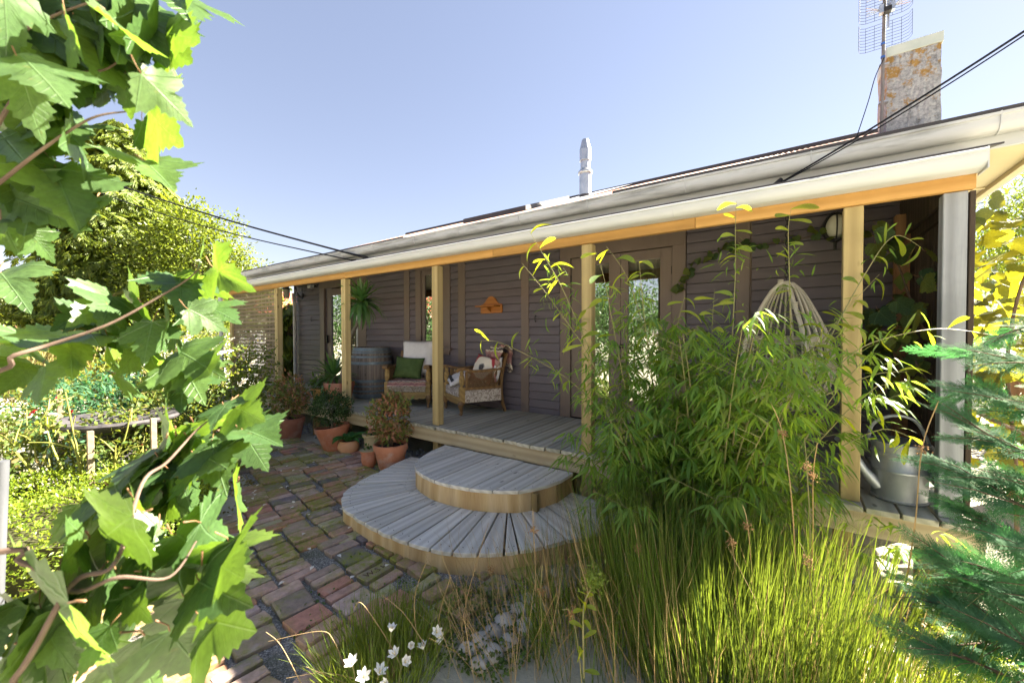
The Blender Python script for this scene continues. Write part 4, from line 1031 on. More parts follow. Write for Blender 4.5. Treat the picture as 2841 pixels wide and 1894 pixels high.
weave(.50,.565,7); weave(.31,.375,7); weave(.13,.19,6); weave(.015,.09,8, 'woven_seat_shell', True)
sb = MB()
for k in range(14):
    r_ = .02+.018*k; sb.tube([(ecx+r_*math.cos(a), ecy+r_*math.sin(a), ecz+.02+.0008*k*k) for a in [i*math.pi/12 for i in range(24)]], .006, 4, closed=True)
o = sb.build('woven_base', M_['rattan'], eg); o['kind'] = 'stuff'
chn = thing('hanging_chain', (ecx, ecy, 2.08), 'black iron chain holding the egg chair', 'chain')
z = 2.70; k = 0
while z > ecz+EH-.02:
    b = MB(); pts = []
    for j in range(12):
        g = 2*math.pi*j/12; a, c = .012*math.cos(g), .022*math.sin(g)
        pts.append((ecx+(a if k % 2 else 0), ecy+(0 if k % 2 else a), z+c))
    b.tube(pts, .0045, 5, closed=True); b.build('link', M_['black_metal'], chn, smooth=True); z -= .034; k += 1

# ------------------------------------------------------------------ watering can
wx, wy = .60, .30
wc = thing('watering_can', (wx, wy, ZD), 'large galvanised watering can on the deck by the grey end post', 'watering can')
b = MB(); b.lathe([(.0,.0),(.135,.0),(.142,.006),(.142,.016),(.137,.02),(.140,.19),(.146,.195),(.146,.205),(.140,.21),(.138,.30),(.145,.305),(.145,.315),(.139,.32),(.146,.375),(.150,.38),(.147,.384),(.140,.378)], (wx,wy,ZD+.002), 36)
b.build('can_body', M_['steel_dull'], wc, smooth=True, ang=50)
b = MB(); b.grid(lambda a, c: Vector((wx+.143*math.cos(-.6+math.pi*1.0*a)*(1-c), wy+.143*math.sin(-.6+math.pi*a)*(1-c*.0)*(1 if c<.5 else 1), ZD+.382+.012*math.sin(math.pi*a)*(1-c))), 12, 3)
b = MB(); n = 16; vs = [(wx+.146*math.cos(a), wy+.146*math.sin(a), ZD+.383) for a in [-.35+math.pi*i/n for i in range(n+1)]]
b.add(vs, [tuple(range(n+1))]); b.build('half_lid', M_['steel_dull'], wc)
b = MB(); b.tube(bez([(wx-.15,wy+.03,ZD+.36),(wx-.13,wy+.02,ZD+.48),(wx-.03,wy,ZD+.55),(wx+.08,wy,ZD+.52),(wx+.145,wy,ZD+.36)],6), .011, 8); b.build('handle', M_['steel_dull'], wc, smooth=True)
b = MB(); b.tube(bez([(wx+.10,wy+.11,ZD+.36),(wx+.19,wy+.17,ZD+.33),(wx+.19,wy+.16,ZD+.16),(wx+.10,wy+.09,ZD+.10)],6), .010, 8); b.build('back_handle', M_['steel_dull'], wc, smooth=True)
b = MB(); b.tube(bez([(wx-.11,wy-.06,ZD+.08),(wx-.20,wy-.07,ZD+.20),(wx-.27,wy-.08,ZD+.34)],5), [.034]*4+[.028]*4+[.022]*3, 12); b.build('spout', M_['steel_dull'], wc, smooth=True)
b = MB(); b.lathe([(.022,0),(.055,.05),(.055,.058),(0,.066)], (0,0,0), 18); q = Vector((-.07,-.01,.14)).to_track_quat('Z','Y').to_matrix()
b.v = [q @ p + Vector((wx-.27,wy-.08,ZD+.34)) for p in b.v]; b.build('rose_head', M_['steel_dull'], wc, smooth=True)

# ------------------------------------------------------------------ pots
def terracotta(name, c1, c2, pale=.35):
    m, nt, b, out = base_mat(name); v = coords(nt, (1,1,1)); f = noise(nt, v, 9, 7, .7); f2 = noise(nt, v, 4, 5, .65)
    col = ramp(nt, f, [(.3, c1), (.7, c2)])
    col = mixc(nt, math_(nt, 'MULTIPLY', ramp(nt, f2, [(.50, 0.0), (.68, 1.0)]), pale), col, (.52,.44,.40))
    nt.links.new(col, b.inputs['Base Color']); b.inputs['Roughness'].default_value = .8; bump(nt, b, f, .12); return m
M_['terra'] = terracotta('terracotta', (.36,.125,.062), (.46,.18,.10), .25)
M_['terra_pale'] = terracotta('limed_terracotta', (.40,.15,.08), (.50,.215,.125), .75)
M_['terra_old'] = terracotta('aged_terracotta', (.24,.095,.062), (.34,.14,.095), .35)
M_['cream_glaze'] = mat('cream_glazed_pot', (.38,.31,.17), (.47,.40,.25), 5, (1,1,1), .4, .05, 0)
M_['buff'] = mat('buff_bowl_clay', (.50,.25,.13), (.58,.33,.19), 5, (1,1,1), .7, .1, 0)
M_['ochre'] = mat('ochre_pot_clay', (.44,.24,.07), (.54,.32,.11), 6, (1,1,1), .7, .1, 0)
M_['soil'] = mat('dark_potting_soil', (.015,.011,.008), (.05,.04,.03), 40, (1,1,1), 1, .8, 0)
M_['bark'] = mat('brown_bark', (.075,.05,.032), (.16,.115,.075), 12, (3,3,.6), .9, .6, .1)
M_['grey_bark'] = mat('grey_bark', (.13,.11,.09), (.24,.21,.175), 12, (3,3,.6), .9, .6, .1)
def pot(t, c, prof, m, soil_z, soil_r, tilt=None, name='pot', rim=None):
    b = MB(); b.lathe(prof, c, 36, tilt=tilt); o = b.build(name, m, t, smooth=True, ang=40)
    b = MB(); b.lathe([(0,soil_z+.012),(soil_r*.5,soil_z+.010),(soil_r,soil_z)], c, 20, tilt=tilt); b.build('soil', M_['soil'], t, smooth=True)
    return o
def flower_pot(H, r0, r1, rimh=.06, th=.014):
    return [(0,0),(r0-.004,0),(r0,.005),(r1-.012,H-rimh),(r1-.012,H-rimh+.001),(r1,H-rimh+.003),(r1+.004,H-.004),(r1,H),(r1-th,H),(r1-th-.004,H-rimh-.03),(0,H-rimh-.04)]
# ------------------------------------------------------------------ leaf materials
L_ = {}
L_['maple'] = leafmat('maple_leaf', [(.042,.090,.030), (.052,.105,.032), (.072,.13,.036), (.055,.10,.04)], .38, (.22,.38,.03), .42, spec=.45, veins=(0, 62, 98), tlo=.4)
L_['vein'] = leafmat('maple_leaf_vein', [(.10,.16,.05)], .3, (.3,.4,.06), .7, spec=.1)
L_['petiole'] = mat('reddish_leaf_stalk', (.22,.11,.06), (.28,.16,.08), 8, (1,1,1), .5, 0, .1)
L_['grape'] = leafmat('grape_leaf', [(.035,.08,.03), (.05,.10,.035), (.09,.13,.03), (.05,.10,.035)], .42, (.46,.42,.015), .55, spec=.35, veins=(0, 52, 100), tlo=.10)
L_['bamboo'] = leafmat('bamboo_leaf', [(.07,.165,.034), (.10,.205,.04), (.14,.235,.046), (.06,.145,.032), (.075,.17,.036), (.20,.21,.06)], .48, (.42,.60,.04), .45, island=True)
L_['bamboo1'] = leafmat('bamboo_shoot_leaf', [(.09,.18,.034), (.13,.21,.034), (.17,.22,.04)], .58, (.72,.76,.02), .45)
L_['culm'] = mat('bamboo_culm', (.16,.17,.06), (.27,.235,.11), 12, (1,1,.3), .5, .05, .1)
L_['rush'] = leafmat('rush_stem', [(.035,.08,.014), (.06,.115,.018), (.10,.15,.022), (.055,.10,.018), (.13,.13,.045)], .30, (.26,.34,.03), .55, island=True, spec=.15)
L_['dry'] = leafmat('dry_rush_stem', [(.30,.20,.09), (.42,.31,.17), (.24,.16,.07)], .25, (.55,.40,.15), .7, island=True, spec=.2)
L_['seed'] = mat('brown_seed_head', (.20,.11,.045), (.36,.22,.10), 60, (1,1,1), .9, .5, .1)
L_['box'] = leafmat('box_hedge_leaf', [(.08,.14,.014), (.12,.185,.018), (.17,.22,.025), (.09,.145,.018)], .42, (.38,.48,.02), .4, island=True)
L_['rose'] = leafmat('rose_leaf', [(.04,.075,.02), (.065,.105,.025), (.09,.13,.03), (.15,.10,.045)], .35, (.30,.36,.03), .55, island=True, spec=.2)
L_['cane'] = mat('green_rose_cane', (.16,.19,.035), (.25,.235,.06), 9, (1,1,.4), .55, .05, .12)
L_['white_petal'] = leafmat('white_petal', [(.76,.72,.62), (.82,.79,.70)], .3, (.8,.75,.6), .6, island=True, spec=.2)
L_['lily_petal'] = leafmat('lily_petal', [(.80,.79,.76)], .3, (.8,.78,.74), .5, island=True, spec=.2)
L_['red_petal'] = leafmat('red_petal', [(.40,.015,.03), (.52,.03,.05)], .3, (.7,.03,.04), .6, island=True, spec=.2)
L_['yellow_petal'] = leafmat('yellow_petal', [(.75,.58,.05)], .3, (.8,.6,.05), .6, island=True)
L_['nandina'] = leafmat('nandina_leaf', [(.12,.19,.04), (.20,.22,.05), (.40,.17,.09), (.50,.20,.15), (.15,.22,.045), (.12,.19,.04)], .3, (.30,.26,.05), .45, island=True)
L_['boxball'] = leafmat('dark_box_leaf', [(.03,.06,.018), (.045,.09,.026), (.06,.115,.034)], .25, (.10,.20,.03), .35, island=True)
L_['yucca'] = leafmat('yucca_leaf', [(.045,.125,.036), (.065,.165,.045), (.11,.21,.05), (.055,.14,.05)], .3, (.20,.34,.03), .38, spec=.5)
L_['foxglove'] = leafmat('foxglove_leaf', [(.05,.16,.045), (.06,.19,.055)], .3, (.15,.35,.05), .55)
L_['conifer'] = leafmat('cypress_spray', [(.045,.105,.06), (.065,.14,.075), (.085,.17,.085)], .35, (.10,.34,.09), .75, spec=.08)
L_['tree_con'] = leafmat('drooping_conifer_foliage', [(.07,.115,.012), (.11,.155,.015), (.15,.185,.02), (.03,.06,.012)], .36, (.32,.40,.02), .5, island=True)
L_['tree_brd'] = leafmat('glossy_evergreen_leaf', [(.07,.105,.014), (.10,.14,.017), (.14,.17,.022), (.035,.06,.012)], .32, (.30,.38,.02), .38, island=True)
L_['shrub'] = leafmat('garden_shrub_leaf', [(.08,.125,.018), (.12,.16,.022), (.17,.18,.03), (.06,.10,.018)], .35, (.34,.38,.02), .45, island=True)
L_['heath'] = leafmat('feathery_heath_twig', [(.20,.17,.06), (.27,.22,.09), (.15,.15,.045)], .25, (.4,.33,.08), .7, island=True)
L_['grass'] = leafmat('grass_blade', [(.07,.13,.02), (.11,.17,.025), (.15,.19,.035)], .35, (.38,.45,.03), .5, island=True)
L_['weed'] = leafmat('small_weed_leaf', [(.035,.075,.018), (.06,.11,.022), (.08,.135,.03)], .3, (.22,.34,.03), .5, island=True)
L_['twig'] = mat('maple_bark', (.085,.055,.042), (.15,.105,.08), 20, (1,1,1), .8, .3, .1)

# ------------------------------------------------------------------ trees, shrubs and the garden beyond
def trunk(t, pts, r0, r1, m, name='trunk', n=10):
    P = bez(pts, 5); k = len(P)
    return MB().tube(P, [r0+(r1-r0)*i/(k-1) for i in range(k)], n).build(name, m, t, smooth=True)
def conifer_tree(base, h, rad, label, seed, nb=170, per=34, group=None, zlo=.10):
    r = np.random.RandomState(seed); base = np.array(base, float)
    t = thing('conifer_tree', base, label, 'tree', group)
    trunk(t, [base, base+(0.1,0,h*.5), base+(0,0,h*.97)], .24, .03, M_['bark'])
    Ps, Ds, Ns, Ls = [], [], [], []; lb = MB()
    for i in range(nb):
        f = zlo+(1-zlo)*(r.rand()**1.15)*.97; a = r.rand()*2*math.pi
        rr = rad*(1-f)**.78*(.72+.4*r.rand())+.12
        if f < .28: rr *= .80+.6*(f/.28-.3)*.4
        st_ = base+np.array([0,0,h*f]); out = np.array([math.cos(a), math.sin(a), 0])
        n = int(per*(.3+rr/rad))
        s = (np.arange(n)+r.rand(n))/n; s = .12+.88*s**.8
        P = st_+out*(rr*s)[:,None]; P[:,2] += .25*rr*s-.55*rr*s**2
        side = np.array([-out[1], out[0], 0])
        P += side*(r.normal(size=n)*.16*rr*s**.6)[:,None]+r.normal(size=(n,3))*.05
        D = out*.55+side*(r.normal(size=n)*.6)[:,None]+r.normal(size=(n,3))*.25; D[:,2] -= .75+.35*r.rand(n)
        Ps.append(P); Ds.append(D); Ns.append(out*.7+np.array([0,0,.8])+r.normal(size=(n,3))*.35); Ls.append(.22+.20*r.rand(n))
        if i % 4 == 0:
            q = [st_+out*(rr*u)+np.array([0,0,.25*rr*u-.55*rr*u*u]) for u in (0,.4,.8)]
            lb.tube(q, [.03,.02,.008], 4)
    lb.build('limb', M_['grey_bark'], t)
    T, TF = [], []
    for k, (u, v, l) in enumerate([(0,0,1.0),(.12,.30,.6),(.12,-.30,.6),(.3,.34,.55),(.3,-.34,.55),(.5,.26,.45),(.5,-.26,.45),(.0,.18,.5)]):
        o = len(T); dx, dy = l, v*1.1
        T += [(u,v*.12,0),(u+dx*.45,v*.6+.075,.03),(u+dx,dy,-.08),(u+dx*.45,v*.6-.075,.03)]; TF += [(o,o+2,o+1),(o,o+3,o+2)]
    P = np.concatenate(Ps); D = np.concatenate(Ds); N = np.concatenate(Ns); L = np.concatenate(Ls)
    obj_np('crown', scatter(T, TF, P, D, N, L, L*.85, L), L_['tree_con'], t)
    return t
def leafy_tree(name, base, lobes, n, size, m, label, cat='tree', group=None, tr=None, seed=1, droop=0, tmpl=OVAL, ratio=.55, shell=.55, trm=None):
    """lobes: (x, y, z, rx, ry, rz) relative to the base; leaves in clumps through the lobes, thicker towards the outside"""
    r = np.random.RandomState(seed); base = np.array(base, float)
    t = thing(name, base, label, cat, group)
    if tr:
        h, r0 = tr; trunk(t, [base, base+(.05,.03,h*.5), base+(0,0,h)], r0, r0*.4, trm or M_['grey_bark'])
        lb = MB()
        for lo in lobes:
            c = base+np.array(lo[:3]); q = base+np.array([0,0,min(h*.75, lo[2]*.6)])
            lb.tube(bez([q, q*.5+c*.5+r.normal(size=3)*.1, c], 4), [r0*.4-(r0*.34)*i/8 for i in range(9)], 5)
        lb.build('limb', trm or M_['grey_bark'], t)
    w = np.array([lo[3]*lo[4]*lo[5] for lo in lobes])**.7; w = w/w.sum()
    Ps, Ds, Ns = [], [], []
    for lo, wi in zip(lobes, w):
        nc = max(4, int(n*wi/14)); c = base+np.array(lo[:3]); rr = np.array(lo[3:6])
        d = rand_dirs(nc, .15, r); k = (shell+(1-shell)*r.rand(nc))*(1+.12*r.normal(size=nc))
        cp = c+d*k[:,None]*rr
        cs = np.repeat(cp, 14, 0); cd = np.repeat(d, 14, 0)
        cl_r = .16*rr.mean()+size*1.1
        Ps.append(cs+r.normal(size=cs.shape)*cl_r*.5); dd = cd*.8+r.normal(size=cs.shape)*.75; dd[:,2] -= droop
        Ds.append(dd); Ns.append(cd*.6+np.array([0,0,.7])+r.normal(size=cs.shape)*.55)
    P = np.concatenate(Ps); D = np.concatenate(Ds); N = np.concatenate(Ns)
    keep = P[:,2] > base[2]+.02; P, D, N = P[keep], D[keep], N[keep]
    L = size*(.7+.6*r.rand(len(P)))
    T, TF = tmpl
    obj_np('crown' if tr else 'foliage', scatter(T, TF, P, D, N, L, L*ratio, L), m, t)
    return t
g0 = at(350, 900, 14.0); conifer_tree((g0.x, g0.y, 0), 9.3, 4.0, 'tall drooping conifer with yellow green sprays beyond the roses', 3, nb=420, per=80)
g1 = at(585, 900, 13.0)
leafy_tree('evergreen_tree', (g1.x, g1.y, 0), [(0,-.3,4.0,1.6,1.5,1.6),(.2,.6,3.1,1.5,1.2,1.3),(-.6,-.9,3.4,1.4,1.4,1.6),(.1,-.7,4.9,1.1,1.0,.9),(.4,1.3,2.4,1.1,.9,1.1),(0,0,2.0,1.7,1.6,1.3)], 26000, .105, L_['tree_brd'], 'rounded glossy evergreen tree just left of the veranda roof', tr=(4.5,.2), seed=5)
g2 = at(20, 900, 11.0)
leafy_tree('garden_shrub', (g2.x, g2.y, 0), [(0,0,1.4,1.5,1.5,1.3),(.4,.9,1.1,1.1,1.1,1.0)], 5000, .11, L_['shrub'], 'yellow green shrub at the left edge below the conifer', 'shrub', 'shrubs beyond the roses', seed=8)
g2 = at(190, 900, 12.0)
leafy_tree('garden_shrub', (g2.x, g2.y, 0), [(0,0,1.2,1.6,1.6,1.2),(-.4,1.1,1.0,1.2,1.2,1.0)], 4500, .11, L_['shrub'], 'yellow green shrub under the middle of the conifer', 'shrub', 'shrubs beyond the roses', seed=9)
g2 = at(470, 930, 10.5)
leafy_tree('garden_shrub', (g2.x, g2.y, 0), [(0,0,.9,1.3,1.3,1.0),(.4,.9,.9,1.0,1.0,.9)], 3500, .09, L_['shrub'], 'green shrub under the glossy evergreen tree', 'shrub', 'shrubs beyond the roses', seed=10)
g2 = at(100, 960, 6.4)
leafy_tree('juniper_bush', (g2.x, g2.y, 0), [(0,0,.55,1.0,1.0,.6),(.3,.9,.65,.8,.9,.65),(.5,1.7,.5,.8,.8,.6)], 6000, .10, L_['shrub'], 'spreading yellow green juniper behind the rose canes', 'shrub', None, seed=12, tmpl=LANCE, ratio=.25)
g2 = at(285, 1000, 5.6)
leafy_tree('dark_juniper', (g2.x, g2.y, 0), [(0,0,.55,.8,.8,.6),(.3,.6,.5,.6,.6,.5)], 4500, .09, L_['conifer'], 'low dark green juniper behind the birdbath', 'shrub', None, seed=13, tmpl=LANCE, ratio=.25)
# feathery heath
g2 = at(120, 930, 7.4); r = np.random.RandomState(4); n = 900
t = thing('heath_bush', (g2.x, g2.y, 0), 'straw coloured feathery bush in front of the conifer', 'shrub')
P = np.array([g2.x, g2.y, 0])+np.c_[r.normal(size=n)*.28, r.normal(size=n)*.28, .3+.9*r.rand(n)]
D = np.c_[r.normal(size=n)*.35, r.normal(size=n)*.35, np.ones(n)]
obj_np('foliage', scatter(*BLADE, P, D, rand_dirs(n), .35+.4*r.rand(n), .018, .3), L_['heath'], t)
g2 = at(803, 1000, 10.2)
conifer_tree((g2.x, g2.y, 0), 2.5, .55, 'young conifer seen between the lattice and the far wall corner', 21, nb=60, per=26, zlo=.02)
# neighbour's house beyond, glimpsed through the lattice
g3 = at(700, 930, 21.0)
nh = thing('neighbour_house', (g3.x, g3.y, 0), 'low cream neighbouring house with faded red roof glimpsed beyond the lattice', 'house')
cr = mat('cream_plaster', (.62,.60,.56), (.68,.66,.62), 3, (1,1,1), .9, .1, 0); rd = mat('red_roof_paint', (.42,.10,.07), (.50,.14,.10), 3, (1,1,1), .7, .05, 0)
MB().box(g3.x-3, g3.x+3, g3.y-5, g3.y+7, 0, 2.55).build('wall', cr, nh)
b = MB(); b.extrude([(-3.5,2.55),(3.5,2.55),(0,4.0)], (g3.x, g3.y-5.4, 0), (g3.x, g3.y+7.4, 0)); b.build('roof', rd, nh)
for yy in (-3.5, -.5, 2.5, 5.0):
    w_ = MB().box(g3.x+2.98, g3.x+3.03, g3.y+yy, g3.y+yy+1.3, 1.0, 2.1).build('window', M_['white'], nh); MB().box(g3.x+3.028, g3.x+3.04, g3.y+yy+.06, g3.y+yy+1.24, 1.06, 2.04).build('pane', M_['glass'], w_)
g3 = at(560, 960, 12.0)
wf_ = thing('white_garden_fence', (g3.x, g3.y, 0), 'white painted board fence behind the white roses', 'fence')
for i in range(22): MB().box(g3.x-.01, g3.x+.012, g3.y-1.6+i*.152, g3.y-1.6+i*.152+.145, .05, 1.75).build('fence_board', M_['white'], wf_)
# right hand side: drooping tree and a timber fence
g4 = at(2850, 900, 11.5)
leafy_tree('drooping_tree', (g4.x, g4.y, 0), [(0,0,4.6,2.0,2.0,1.5),(-.9,-.4,4.0,1.3,1.3,1.2),(.8,.5,5.6,1.6,1.6,1.3),(-.2,.6,3.4,1.5,1.5,1.0)], 11000, .16, L_['tree_con'], 'drooping feathery tree right of the cottage eave', tr=(5,.16), seed=31, droop=1.0, tmpl=LANCE, ratio=.2, shell=.3)
g4 = at(2860, 1150, 5.5)
leafy_tree('garden_shrub', (g4.x+.5, g4.y+.6, 0), [(0,0,.8,.9,.9,.8),(-.2,.7,1.2,.8,.8,.9)], 3500, .09, L_['shrub'], 'green shrub behind the grapevine at the right edge', 'shrub', 'shrubs beyond the roses', seed=33)
fb_ = thing('brown_timber_fence', (2.6, 2.6, 0), 'brown timber fence behind the grapevine', 'fence')
for i in range(14):
    a = .0; MB().box(1.75+i*.155, 1.75+i*.155+.148, 2.6, 2.62, .02, 1.35).build('fence_board', M_['brown_post'], fb_)
# behind the photographer: what the windows mirror, plus an added house that bounces light
for i, (x, y, h, s) in enumerate(((-6.5,-11.5,5.0,41),(-3.4,-12.5,4.6,42),(-11.5,-9.6,4.2,43),(-19.5,-9.0,4.2,44),(-20,-6.6,4.9,45),(-15.5,-8.2,4.6,47),(-9.0,-14.5,5.6,46))):
    leafy_tree('street_tree', (x, y, 0), [(0,0,h*.58,1.9,1.9,h*.34),(.9,.6,h*.45,1.4,1.4,h*.25),(-1.0,.3,h*.42,1.4,1.4,h*.25),(0,0,h*.2,1.6,1.6,h*.2)], 6000, .15, L_['boxball'], 'bushy tree across the garden mirrored in the windows', 'tree', 'trees behind the photographer', tr=(h*.6,.16), seed=s)
rh = thing('red_roofed_house', (-22, -14.5, 0), 'cream house with long red roof mirrored in the sash window', 'house')
MB().box(-26,-10.5,-18,-12,0,2.7).build('wall', cr, rh)  # mirrored house, its wall enlarged to bounce sunlight into the veranda
b = MB(); b.extrude([(-3.5,2.7),(3.5,2.7),(0,4.5)], (-26.4,-15,0), (-10.1,-15,0)); b.build('roof', rd, rh)
for xx in (-24,-20,-16,-13): w_ = MB().box(xx,xx+1.2,-12.02,-11.98,1.0,2.1).build('window', M_['white'], rh); MB().box(xx+.08,xx+1.12,-11.985,-11.97,1.08,2.02).build('pane', M_['glass'], w_)
rh2 = thing('added_bounce_house', (6, -13, 0), 'long cream house added across the garden to bounce light onto the cottage', 'house')  # invented house out of view, its sunlit wall fills the veranda shade
MB().box(.5,14,-17,-10.5,0,2.9).build('wall', cr, rh2)
b = MB(); b.extrude([(-3.8,2.9),(3.8,2.9),(0,4.9)], (.1,-13.75,0), (14.4,-13.75,0)); b.build('roof', M_['roofdark'], rh2)
for xx in (2,5.5,9,12): w_ = MB().box(xx,xx+1.3,-10.52,-10.47,1.0,2.2).build('window', M_['white'], rh2); MB().box(xx+.08,xx+1.22,-10.475,-10.46,1.08,2.12).build('pane', M_['glass'], w_)

# ------------------------------------------------------------------ potted plants
def sprig_ball(n, c, rx, rz, size, m, t, seed, tmpl=LANCE, ratio=.36, up=.4, shell=.25, name='foliage'):
    r = np.random.RandomState(seed); nc = n//9
    d = rand_dirs(nc, .25, r); k = shell+(1-shell)*r.rand(nc)**.6
    cp = np.array(c)+d*k[:,None]*np.array([rx,rx,rz])
    P = np.repeat(cp, 9, 0)+r.normal(size=(nc*9,3))*size*.55; cd = np.repeat(d, 9, 0)
    D = cd*.8+r.normal(size=P.shape)*.7; D[:,2] += up
    N = cd*.4+np.array([0,0,.8])+r.normal(size=P.shape)*.5
    L = size*(.7+.6*r.rand(len(P)))
    return obj_np(name, scatter(*tmpl, P, D, N, L, L*ratio, L), m, t)
def stems(t, c, n, h, spread, rad, m, seed):
    r = random.Random(seed); b = MB()
    for i in range(n):
        a = r.random()*6.28; q = spread*r.random()
        b.tube(bez([(c[0]+.02*math.cos(a),c[1]+.02*math.sin(a),c[2]), (c[0]+q*.4*math.cos(a),c[1]+q*.4*math.sin(a),c[2]+h*.5), (c[0]+q*math.cos(a),c[1]+q*math.sin(a),c[2]+h)],3), [rad]*4+[rad*.5]*3, 5)
    return b.build('stem', m, t, smooth=True)
c = (-6.42,-.24,0); t = thing('potted_nandina', c, 'reddish nandina in an old dark terracotta pot, leftmost along the deck', 'potted plant')
pot(t, c, flower_pot(.34,.15,.215,.075), M_['terra_old'], .30, .19); stems(t, (c[0],c[1],.3), 9, .35, .16, .006, M_['bark'], 1)
sprig_ball(1700, (c[0],c[1],.64), .27, .33, .062, L_['nandina'], t, 51)
c = (-5.22,-.20,0); t = thing('potted_box_ball', c, 'dark green clipped box ball in a tilted terracotta pot', 'potted plant')
tl = (Matrix.Rotation(R(5),3,'X') @ Matrix.Rotation(R(-6),3,'Y'))
pot(t, c, flower_pot(.36,.135,.225,.07), M_['terra'], .31, .20, tl); stems(t, (c[0]-.03,c[1]-.03,.3), 3, .3, .06, .012, M_['grey_bark'], 2)
sprig_ball(4200, (c[0]-.06,c[1]-.03,.60), .29, .24, .030, L_['boxball'], t, 52, OVAL, .55, .2, .3)
c = (-4.97,-.16,0); t = thing('foxglove_bowl', c, 'broad leaved green foxglove in a round buff clay bowl', 'potted plant')
pot(t, c, [(0,0),(.08,0),(.12,.03),(.143,.09),(.135,.14),(.118,.165),(.122,.178),(.114,.182),(.104,.165),(0,.15)], M_['buff'], .16, .105)
def broad_leaf():
    b = MB(); b.grid(lambda a, q: Vector((a, (q-.5)*1.0*(math.sin(math.pi*min(1,a*.93+.05))**.8), .55*a-.75*a*a+.12*abs(q-.5)*2-.0)), 9, 5)
    me = bpy.data.meshes.new('leaf'); me.from_pydata(b.v, [], b.f); me.polygons.foreach_set('use_smooth', [True]*len(me.polygons)); me.materials.append(L_['foxglove']); return me
bl_ = broad_leaf()
for i in range(17):
    a = i*2.4+.3; L = random.uniform(.17,.25) if i > 5 else random.uniform(.10,.16)
    M = T_((c[0]+.03*math.cos(a), c[1]+.03*math.sin(a), .165)) @ RZ(a) @ RY_(R(-10-random.uniform(0,25) if i > 5 else -55)) @ Matrix.Diagonal((L, L*.46, L, 1))
    link('leaf', bl_, t, M)
c = (-4.72,.06,0); t = thing('cream_glazed_pot', c, 'cream glazed pot with a small seedling behind the terracotta ones', 'potted plant')
pot(t, c, [(0,0),(.10,0),(.115,.01),(.128,.22),(.148,.235),(.15,.262),(.136,.268),(.12,.24),(0,.235)], M_['cream_glaze'], .24, .12)
sprig_ball(60, (c[0]+.03,c[1],.28), .07, .03, .05, L_['weed'], t, 53, OVAL, .6)
c = (-4.23,-.36,0); t = thing('small_terracotta_pot', c, 'small rounded terracotta pot with pale rim and a tiny seedling', 'potted plant')
pot(t, c, [(0,0),(.06,0),(.068,.01),(.088,.08),(.092,.16),(.088,.185),(.106,.195),(.108,.215),(.094,.218),(.082,.19),(0,.18)], M_['terra'], .185, .082)
MB().lathe([(.107,.2155),(.109,.219),(.095,.221),(.092,.217)], c, 30).build('pale_rim', M_['cream_glaze'], t, smooth=True)
sprig_ball(40, (c[0],c[1],.22), .03, .02, .035, L_['weed'], t, 54, OVAL, .7)
c = (-3.95,-.25,0); t = thing('potted_nandina', c, 'reddish nandina in a lime streaked terracotta pot beside the round steps', 'potted plant')
pot(t, c, flower_pot(.32,.135,.20,.08), M_['terra_pale'], .275, .178); stems(t, (c[0],c[1],.27), 10, .34, .16, .005, M_['bark'], 3)
sprig_ball(1700, (c[0],c[1],.60), .26, .33, .062, L_['nandina'], t, 55)
# yucca on the deck
def sword(bend, fold=.25):
    b = MB(); n = 8; vs = []
    for i in range(n+1):
        s = i/n; w = .5*min(1, .55+s*1.5)*(1-s**3.2); x = s-.10*bend*s*s; z = .12*s-bend*.62*s**2.3
        vs += [(x, w, z+fold*w*.3), (x, 0, z), (x, -w, z+fold*w*.3)]
    b.add(vs, [(3*i+j,3*i+j+1,3*i+j+4,3*i+j+3) for i in range(n) for j in (0,1)])
    me = bpy.data.meshes.new('leaf'); me.from_pydata(b.v, [], b.f); me.polygons.foreach_set('use_smooth', [True]*len(me.polygons)); me.materials.append(L_['yucca']); return me
SW = [sword(.25), sword(.6), sword(1.0), sword(.05)]
def rosette(t, c, n, L, W_, lo=-50, hi=80, seed=0):
    r = random.Random(seed)
    for i in range(n):
        a = i*2.39996+r.uniform(-.2,.2); e = lo+(hi-lo)*(i/n)**.9+r.uniform(-8,8)
        me = SW[3] if e > 55 else SW[0] if e > 25 else SW[1] if e > -5 else SW[2 if r.random() < .6 else 1]
        l = L*r.uniform(.8,1.08)*(1 if e < 60 else .85)
        link('leaf', me, t, T_(c) @ RZ(a) @ RY_(R(-e)) @ T_((.02,0,0)) @ Matrix.Diagonal((l, W_*r.uniform(.85,1.1), l, 1)))
c = Vector((-6.02,.36,ZD)); t = thing('yucca_pot', c, 'yucca with a tall and a low head in a large terracotta deck pot', 'potted plant')
pot(t, c, flower_pot(.33,.17,.235,.07), M_['terra'], .29, .2)
hd = at(1002, 838, 6.12)
MB().tube(bez([(c.x+.02,c.y,ZD+.27),(c.x+.10,c.y+.01,ZD+.55),(c.x+.26,c.y-.01,ZD+.95),(hd.x-.03,hd.y,hd.z-.22),hd],5), [.038]*5+[.032]*5+[.028]*11, 9).build('trunk', M_['grey_bark'], t, smooth=True)
rosette(t, hd, 60, .43, .072, -62, 84, 3)
lh = Vector((c.x-.13, c.y-.02, ZD+.40)); MB().tube([(c.x-.10,c.y,ZD+.27), lh], .03, 8).build('trunk', M_['grey_bark'], t, smooth=True)
rosette(t, lh, 38, .46, .062, -30, 82, 4)
c = Vector((-6.50,.28,ZD)); t = thing('ochre_pot', c, 'small ochre clay pot with a yellow flowered plant beside the yucca', 'potted plant')
pot(t, c, [(0,0),(.08,0),(.085,.01),(.118,.17),(.128,.175),(.13,.195),(.116,.198),(.105,.17),(0,.16)], M_['ochre'], .17, .10)
sprig_ball(120, (c.x,c.y,ZD+.25), .12, .10, .09, L_['weed'], t, 57, LANCE, .3)
fw_ = MB()
